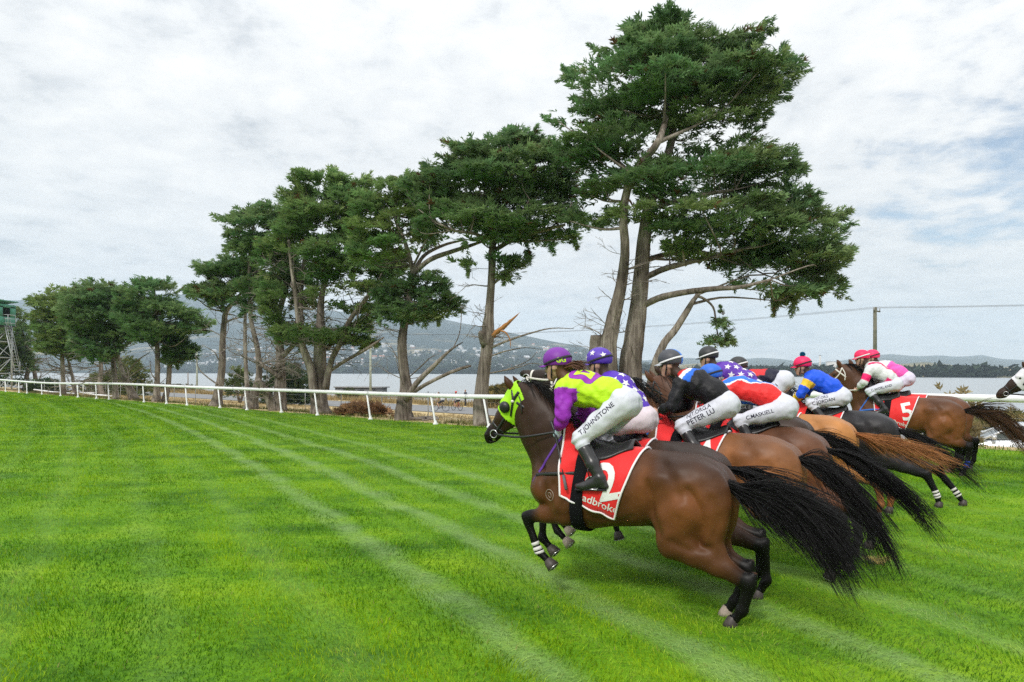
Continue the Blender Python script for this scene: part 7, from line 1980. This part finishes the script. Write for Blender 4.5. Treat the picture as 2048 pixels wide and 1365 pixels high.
def mod(**k):
    d = dict(RJ); d.update(k); return d
rr_ = np.random.RandomState(3)
def at(L, dx=0.0, dy=0.0, dz=0.0): return A3(L) + FW * dx + LF * dy + A3((0, 0, dz))
SER = (('T.JOHNSTONE', 0.54, 0.018, 0.060, 0.92),)
build_rider(at(L1), 'jockey in lime and purple silks and a purple cap, on the nearest horse', RJ, jk1, plain((0.165, 0.018, 0.29)), rr_, h=0.0105, names=SER, glove=(0.42, 0.52, 0.66), hair=(0.10, 0.045, 0.025), whip=True, backlogo=True)
build_rider(at(L2, 0.0), 'jockey in violet silks and cap covered with white stars, second from the camera', mod(hip=(0.84, 0, 1.50), waist=(0.95, 0, 1.63), chest=(1.10, 0, 1.78), neck=(1.20, 0, 1.88), head=(1.29, 0, 2.025), sh=(1.18, 0.175, 1.78), el=(1.30, 0.245, 1.57), kn=(1.20, 0.245, 1.40)), jk2, plain((0.085, 0.035, 0.38)), rr_, stars=True, helm_stars=True, breech=(0.60, 0.52, 0.57), names=(('JONES', 0.45, 0.0, 0.08, 1.0),), band=M_STRAPB)
build_rider(at(L3, -0.10), 'jockey in black silks with red, white and blue shoulder bands', mod(ha=(1.52, 0.15, 1.50), el=(1.34, 0.25, 1.56), hip=(0.86, 0, 1.58), waist=(0.99, 0, 1.70), chest=(1.18, 0, 1.79), neck=(1.31, 0, 1.86), head=(1.44, 0, 1.995), sh=(1.27, 0.175, 1.79), kn=(1.24, 0.25, 1.37)), jk3, hl3, rr_, names=(('PETER LU', 0.50, -0.012, 0.072, 0.95), ('NJT.ORG.A', 0.50, 0.052, 0.055, 0.95)), band=M_STRAPW, visor=(0.4, 0.42, 0.45))
build_rider(at(L4, -0.22), 'jockey in red silks with blue and white braces and a blue cap, crouched low', mod(hip=(0.70, 0, 1.50), waist=(0.90, 0, 1.63), chest=(1.20, 0, 1.69), neck=(1.39, 0, 1.72), head=(1.52, 0, 1.83), sh=(1.37, 0.175, 1.67), el=(1.44, 0.25, 1.50), ha=(1.56, 0.15, 1.42), kn=(1.14, 0.25, 1.36), an=(0.98, 0.285, 1.075)), jk4, plain((0.02, 0.13, 0.58)), rr_, names=(('C.MASKIELL', 0.50, 0.0, 0.058, 0.95),))
build_rider(at(L5, -0.22, 0, 0.0), 'jockey in purple starred silks with white sleeves and a black cap', mod(ha=(1.60, 0.12, 1.50), el=(1.50, 0.25, 1.62), chest=(1.30, 0, 1.80), hip=(0.95, 0, 1.58), waist=(1.08, 0, 1.70)), jk5, plain((0.028, 0.030, 0.032)), rr_, stars=True, band=M_STRAPW)
build_rider(at(L6, 0.08, 0, 0.04), 'jockey in navy silks with a red yoke and black cap, hips high', mod(hip=(0.86, 0, 1.72), waist=(1.02, 0, 1.74), chest=(1.24, 0, 1.72), neck=(1.36, 0, 1.77), head=(1.49, 0, 1.90), sh=(1.33, 0.175, 1.72), el=(1.40, 0.24, 1.54), kn=(1.16, 0.25, 1.36)), jk6, plain((0.030, 0.032, 0.034)), rr_, names=(('K.QUINN', 0.52, 0.01, 0.072, 0.95),), band=M_STRAPW)
build_rider(at(L7, -0.12), 'jockey in blue silks with yellow sleeves and a pink pompom cap', mod(hip=(0.90, 0, 1.50), waist=(1.04, 0, 1.63), chest=(1.26, 0, 1.74), neck=(1.34, 0, 1.81), head=(1.45, 0, 1.95), sh=(1.33, 0.175, 1.74), el=(1.44, 0.25, 1.53), ha=(1.56, 0.12, 1.43), kn=(1.30, 0.25, 1.40)), jk7, plain((0.78, 0.015, 0.11)), rr_, pompom=(0.01, 0.13, 0.26), names=(('C.JORDAN', 0.45, -0.01, 0.068, 0.95), ('NJT.ORG', 0.40, 0.05, 0.05, 0.95)), glove=(0.6, 0.6, 0.62))
build_rider(at(L8, 0.26), 'jockey in pale grey silks with pink armbands and a pink cap, on number five', mod(hip=(0.84, 0, 1.53), waist=(0.96, 0, 1.66), chest=(1.15, 0, 1.78), neck=(1.27, 0, 1.86), head=(1.38, 0, 2.0), sh=(1.24, 0.175, 1.78), el=(1.32, 0.25, 1.57), ha=(1.44, 0.15, 1.45), kn=(1.24, 0.25, 1.41), an=(0.98, 0.285, 1.10), toe=(1.12, 0.30, 1.03)), jk8, plain((0.80, 0.015, 0.10)), rr_, names=(('C.WORLAND', 0.50, 0.0, 0.058, 0.95),), band=M_STRAPW)
build_rider(at(L9, 0.20), 'jockey in pink and white silks mostly hidden behind the grey silks', mod(hip=(0.86, 0, 1.60), waist=(1.0, 0, 1.71), chest=(1.20, 0, 1.79), neck=(1.33, 0, 1.86), head=(1.45, 0, 2.0), sh=(1.29, 0.175, 1.79)), jk9, plain((0.80, 0.02, 0.12)), rr_, breech=(0.58, 0.54, 0.66), names=())
# ================================================================== GRASS BLADES OF THE TURF (nobody could count them)
def grass():
    rng = np.random.RandomState(12)
    y0_, y1_ = 4.3, 80.0; k = 0.4
    n = 1120000
    Y = (y0_ ** k + rng.rand(n) * (y1_ ** k - y0_ ** k)) ** (1 / k)
    X = rng.uniform(-1, 1, n) * (0.72 * Y + 3.2)
    s, q = sn(X, Y)
    m = q < 18.25; X, Y = X[m], Y[m]; n = len(X)
    far = np.maximum(Y / 7.0, 1.0)
    Z = gz(X, Y) + uneven(X, Y) - 0.004
    pat = fbm(X * 1.3 + 7, Y * 1.3, 3); pat2 = fbm(X * 0.45 + 3, Y * 0.45 + 30, 3)
    h = (0.016 + 0.026 * rng.rand(n)) * (0.55 + 0.9 * pat) * (0.85 + 0.5 * pat2) * far ** 0.30
    w = (0.0018 + 0.0013 * rng.rand(n)) * far ** 0.85
    st = stripe_val(X, Y)
    # lean: the turf lies mostly with the mowing; the pale lines lie over more
    a = np.radians(118) + np.where((np.round((np.hypot(X - STR_C[0], Y - STR_C[1]) - STR_R) / 1.1) % 2) > 0, 0.0, np.pi) + rng.normal(0, 0.9, n) + 2.5 * (vnoise(X * 2.1, Y * 2.1) - 0.5)
    lean = h * (0.25 + 0.75 * rng.rand(n) + 0.9 * st)
    hh = h * (1 - 0.45 * st)
    ca, sa_ = np.cos(a), np.sin(a); b = rng.uniform(0, np.pi, n); cb, sb = np.cos(b), np.sin(b)
    col = turf_color(X, Y, rng.rand(n)) * rng.uniform(0.75, 1.3, n)[:, None]
    dry = rng.rand(n) < 0.012; col[dry] = (0.30, 0.27, 0.10)
    near = Y < 8.5
    def pt(i, fw, fl, fz): return np.stack([X[i] + cb[i] * w[i] * fw + ca[i] * lean[i] * fl, Y[i] + sb[i] * w[i] * fw + sa_[i] * lean[i] * fl, Z[i] + hh[i] * fz], -1)
    i = np.nonzero(near)[0]
    A = np.stack([pt(i, -1, 0, 0), pt(i, 1, 0, 0), pt(i, 0.8, 0.35, 0.62), pt(i, -0.8, 0.35, 0.62), pt(i, 0, 1.0, 1.0)], 1)
    Va = A.reshape(-1, 3); base = np.arange(len(i))[:, None] * 5
    F4 = base + np.array((0, 1, 2, 3)); F3 = base + np.array((3, 2, 4))
    j = np.nonzero(~near)[0]
    B = np.stack([pt(j, -1, 0, 0), pt(j, 1, 0, 0), pt(j, 0, 0.9, 1.0)], 1); Vb = B.reshape(-1, 3)
    F3b = np.arange(len(Vb)).reshape(-1, 3) + len(Va)
    C = np.vstack([np.repeat(col[i], 5, 0), np.repeat(col[j], 3, 0)])
    me = mesh_np('grass', np.vstack([Va, Vb]), [F4, np.vstack([F3, F3b])], False, C)
    o = obj('grass', me, leaf_material('grass_blade', 0.85, 0.35)); tag(o, kind='stuff')
grass()
# torn tuft of dry straw on the turf behind the horses
c = np.array((*((P(1757, 1128, 7.55))[:2]), 0.01)); rng_ = np.random.RandomState(4); mb = MB()
for k in range(60):
    a = rng_.normal(0, 0.8) + (0 if rng_.rand() < 0.5 else np.pi); l = rng_.uniform(0.05, 0.20); o_ = rng_.normal(0, 0.03, 3) * (1, 1, 0.3)
    mb.tube(np.array([o_, o_ + (math.cos(a) * l * 0.6, math.sin(a) * l * 0.6, 0.05), o_ + (math.cos(a) * l, math.sin(a) * l, 0.03 + 0.05 * rng_.rand())]), 0.002, 3, caps=False)
tag(mb.build('straw_tuft', material('straw', (0.45, 0.36, 0.13), 0.9, 0.1), None, loc=tuple(c)), 'small tuft of dry straw lying on the turf behind the tails', 'straw tuft')
# ================================================================== CYCLISTS AND A WALKER ON THE ROAD
M_CLOTH = material('cloth', attr=True, rough=0.85, spec=0.15, var=0.06, vscale=9)
def figure(J, h=0.02, skin=(0.48, 0.29, 0.21)):
    """standing or seated body, one skin; J gives the joints in metres, x forward, y left, z up"""
    S = SDF(0.03)
    S.chain([A3((*J['hip'], 0.130)), A3((*J['waist'], 0.115)), A3((*J['chest'], 0.135))], 0.05, 1.2)
    S.cone(J['chest'], J['neck'], 0.10, 0.055, 0.04); S.cone(J['neck'], A3(J['head']) + A3((0, 0, -0.08)), 0.055, 0.052, 0.02)
    hd = A3(J['head']); S.ell(hd, (0.095, 0.077, 0.115), 0.02); S.cone(hd + A3((0.03, 0, -0.04)), hd + A3((0.055, 0, -0.10)), 0.06, 0.038, 0.02); S.ell(hd + A3((0.1, 0, -0.03)), (0.018, 0.014, 0.02), 0.01)
    for s in (1, -1):
        k = lambda n: A3(J[n + ('l' if s > 0 else 'r')])
        S.cone(A3(J['chest']) + A3((0.0, s * 0.08, 0.05)), k('sh'), 0.08, 0.060, 0.03); S.cone(k('sh'), k('el'), 0.050, 0.040, 0.02); S.cone(k('el'), k('ha'), 0.040, 0.026, 0.02)
        f = k('ha') - k('el'); f /= np.linalg.norm(f); sd_ = np.cross(f, (0, 1, 0)); sd_ /= np.linalg.norm(sd_) + 1e-9
        S.ell(k('ha') + f * 0.04, (0.04, 0.028, 0.04), 0.01)
        for o_ in (-0.026, -0.009, 0.009, 0.026): S.cone(k('ha') + f * 0.06 + sd_ * o_, k('ha') + f * 0.12 + sd_ * o_, 0.010, 0.008, 0.003)
        S.cone(k('ha') + f * 0.03 + sd_ * 0.03, k('ha') + f * 0.07 + sd_ * 0.055, 0.012, 0.010, 0.004)
        S.cone(A3(J['hip']) + A3((0, s * 0.09, -0.02)), k('kn'), 0.092, 0.056, 0.03); S.cone(k('kn'), k('an'), 0.054, 0.036, 0.02)
        S.cone(k('an') + A3((-0.03, 0, -0.05)), k('an') + A3((0.15, 0, -0.065)), 0.038, 0.030, 0.02)
    return S.mesh(h, None, 1), skin
def person_at(loc, rot, J, label, shirt, shorts, hair, sleeves=True, long_legs=False, cap=None, group=None):
    (V, F), skin = figure(J)
    C = np.tile(A3(skin), (len(V), 1)); hd = A3(J['head']); C[(np.linalg.norm(V - hd, axis=1) < 0.16) & (V[:, 0] < hd[0] + 0.02) & (V[:, 2] > hd[2] - 0.07)] = A3(hair)
    for s in 'lr': C[np.linalg.norm(V - A3(J['an' + s]) - A3((0.06, 0, -0.06)), axis=1) < 0.13] = (0.06, 0.06, 0.07)
    R = obj('person', mesh_np('person', V, F, True, C), M_SKIN); R.location = tuple(loc); R.rotation_euler = (0, 0, rot); tag(R, label, 'person', group)
    S = SDF(0.03); S.chain([A3((*(A3(J['hip']) * 0.8 + A3(J['waist']) * 0.2), 0.142)), A3((*J['waist'], 0.135)), A3((*J['chest'], 0.152)), A3((*(A3(J['neck']) * 0.6 + A3(J['chest']) * 0.4), 0.09))], 0.05, 1.2)
    for s in (1, -1):
        k = lambda n: A3(J[n + ('l' if s > 0 else 'r')])
        S.cone(A3(J['chest']) + A3((0.0, s * 0.08, 0.05)), k('sh'), 0.095, 0.075, 0.03); S.cone(k('sh'), k('el') if sleeves else k('sh') * 0.5 + k('el') * 0.5, 0.068, 0.058, 0.02)
    V, F = S.mesh(0.02, None, 1); obj('shirt', mesh_np('shirt', V, F, True, np.tile(A3(shirt), (len(V), 1))), M_CLOTH, R)
    S = SDF(0.03); S.ell(J['hip'], (0.145, 0.17, 0.13), 0.03)
    for s in (1, -1):
        k = lambda n: A3(J[n + ('l' if s > 0 else 'r')]); hp = A3(J['hip']) + A3((0, s * 0.09, -0.02)); S.cone(hp, k('kn') if long_legs else k('kn') * 0.8 + hp * 0.2, 0.108, 0.076, 0.03)
        if long_legs: S.cone(k('kn'), k('an') + A3((0, 0, 0.03)), 0.072, 0.056, 0.02)
    V, F = S.mesh(0.02, None, 1); obj('trousers' if long_legs else 'shorts', mesh_np('shorts', V, F, True, np.tile(A3(shorts), (len(V), 1))), M_CLOTH, R)
    if cap is not None:
        mb = MB(); mb.lathe(hd + A3((-0.005, 0, 0.02)), [(0.105, 0.0), (0.108, 0.03), (0.095, 0.07), (0.06, 0.10), (0.001, 0.115)], 16); mb.box(hd + A3((0.12, 0, 0.035)), (0.08, 0.12, 0.012))
        me = mb.mesh('helmet', True, np.tile(A3(cap), (sum(len(v) for v in mb.v), 1))); obj('helmet', me, M_CLOTH, R)
    return R
def bicycle(loc, rot, label, col):
    R = thing('bicycle', tuple(loc), label, 'bicycle', 'bicycles on the road', rot)
    fm = material('bike_frame', col, 0.4, 0.5)
    rr, fr = A3((-0.50, 0, 0.34)), A3((0.55, 0, 0.34)); bb, seat, head_ = A3((-0.06, 0, 0.30)), A3((-0.22, 0, 0.82)), A3((0.38, 0, 0.80))
    for c in (rr, fr):
        mb = MB(); th = np.linspace(0, 2 * np.pi, 25); mb.tube(A3([c + 0.325 * A3((math.cos(t), 0, math.sin(t))) for t in th]), 0.024, 6); wh = mb.build('wheel', M_TYRE, R)
        mb = MB(); mb.tube(A3([c + (0, -0.05, 0), c + (0, 0.05, 0)]), 0.025, 8)
        for t in np.linspace(0, 2 * np.pi, 15)[:-1]: mb.tube(A3([c, c + 0.31 * A3((math.cos(t), 0, math.sin(t)))]), 0.003, 3)
        mb.build('spokes', M_GREYMETAL, wh)
    mb = MB()
    for a, b in ((bb, seat), (bb, head_), (seat * 0.85 + bb * 0.15, head_ + (0, 0, 0.08)), (rr, bb), (rr, seat * 0.85 + bb * 0.15), (head_ + (0, 0, 0.1), fr)): mb.tube(A3([a, b]), 0.018, 6)
    mb.build('frame', fm, R)
    mb = MB(); mb.tube(A3([head_ + (0.0, 0, 0.0), head_ + (-0.03, 0, 0.22)]), 0.014, 6); mb.tube(A3([head_ + (0.0, -0.30, 0.24), head_ + (0.02, 0, 0.22), head_ + (0.0, 0.30, 0.24)]), 0.013, 6); mb.build('handlebar', M_TYRE, R)
    mb = MB(); mb.tube(A3([seat + (-0.14, 0, 0.07), seat + (0, 0, 0.06), seat + (0.14, 0, 0.05)]), [0.07, 0.05, 0.02], 8, sx=0.5, up0=(0, 1, 0)); mb.tube(A3([seat, seat + (0, 0, 0.06)]), 0.014, 6); mb.build('saddle', M_TYRE, R)
    mb = MB(); mb.lathe(bb, [(0.09, -0.03), (0.095, -0.02), (0.09, -0.01)], 14, (0, 1, 0)); mb.tube(A3([bb + (0.15, 0.12, -0.06), bb + (0.15, 0.08, -0.06), bb + (-0.15, -0.08, 0.06), bb + (-0.15, -0.12, 0.06)]), 0.012, 6); mb.build('crank', M_GREYMETAL, R)
    return R
RIDE = dict(hip=(-0.20, 0, 0.98), waist=(-0.14, 0, 1.14), chest=(0.02, 0, 1.34), neck=(0.10, 0, 1.50), head=(0.17, 0, 1.66), shl=(0.05, 0.19, 1.42), shr=(0.05, -0.19, 1.42), ell=(0.22, 0.27, 1.22), elr=(0.22, -0.27, 1.22), hal=(0.36, 0.27, 1.06), har=(0.36, -0.27, 1.06),
            knl=(0.24, 0.11, 0.72), knr=(0.12, -0.11, 0.86), anl=(0.08, 0.12, 0.34), anr=(-0.18, -0.12, 0.46))
STAND = dict(hip=(0, 0, 0.93), waist=(0, 0, 1.10), chest=(0, 0, 1.30), neck=(0, 0, 1.47), head=(0.02, 0, 1.63), shl=(0, 0.19, 1.40), shr=(0, -0.19, 1.40), ell=(-0.03, 0.25, 1.12), elr=(0.02, -0.25, 1.12), hal=(0.08, 0.24, 0.88), har=(0.10, -0.24, 0.88),
             knl=(0.10, 0.09, 0.50), knr=(-0.04, -0.09, 0.50), anl=(0.06, 0.09, 0.09), anr=(-0.18, -0.09, 0.10))
TH = math.atan2(TD[1], TD[0])
for u, n_, rot, lab, sh, so, hair, cap, bl, bc in ((881, 44.6, TH + 0.55, 'cyclist in a pale top and dark shorts, the left one of two', (0.50, 0.52, 0.55), (0.03, 0.03, 0.04), (0.04, 0.03, 0.02), None, 'dark bicycle under the left cyclist', (0.05, 0.05, 0.06)),
                                              (914, 46.5, TH - 0.1, 'cyclist in a white shirt and red helmet', (0.75, 0.75, 0.76), (0.025, 0.025, 0.03), (0.08, 0.05, 0.03), (0.62, 0.05, 0.04), 'red bicycle under the cyclist in the red helmet', (0.45, 0.05, 0.03))):
    p = G(u, n_, 0.035)
    bicycle(p, rot, bl, bc); person_at(p, rot, RIDE, lab, sh, so, hair, cap=cap, group='people on the road')
p = G(931, 54.0); person_at(p, TH + 1.3, STAND, 'walker in dark clothes standing beyond the road, right of the cyclists', (0.05, 0.055, 0.08), (0.03, 0.03, 0.04), (0.03, 0.02, 0.02), long_legs=True, group='people on the road')
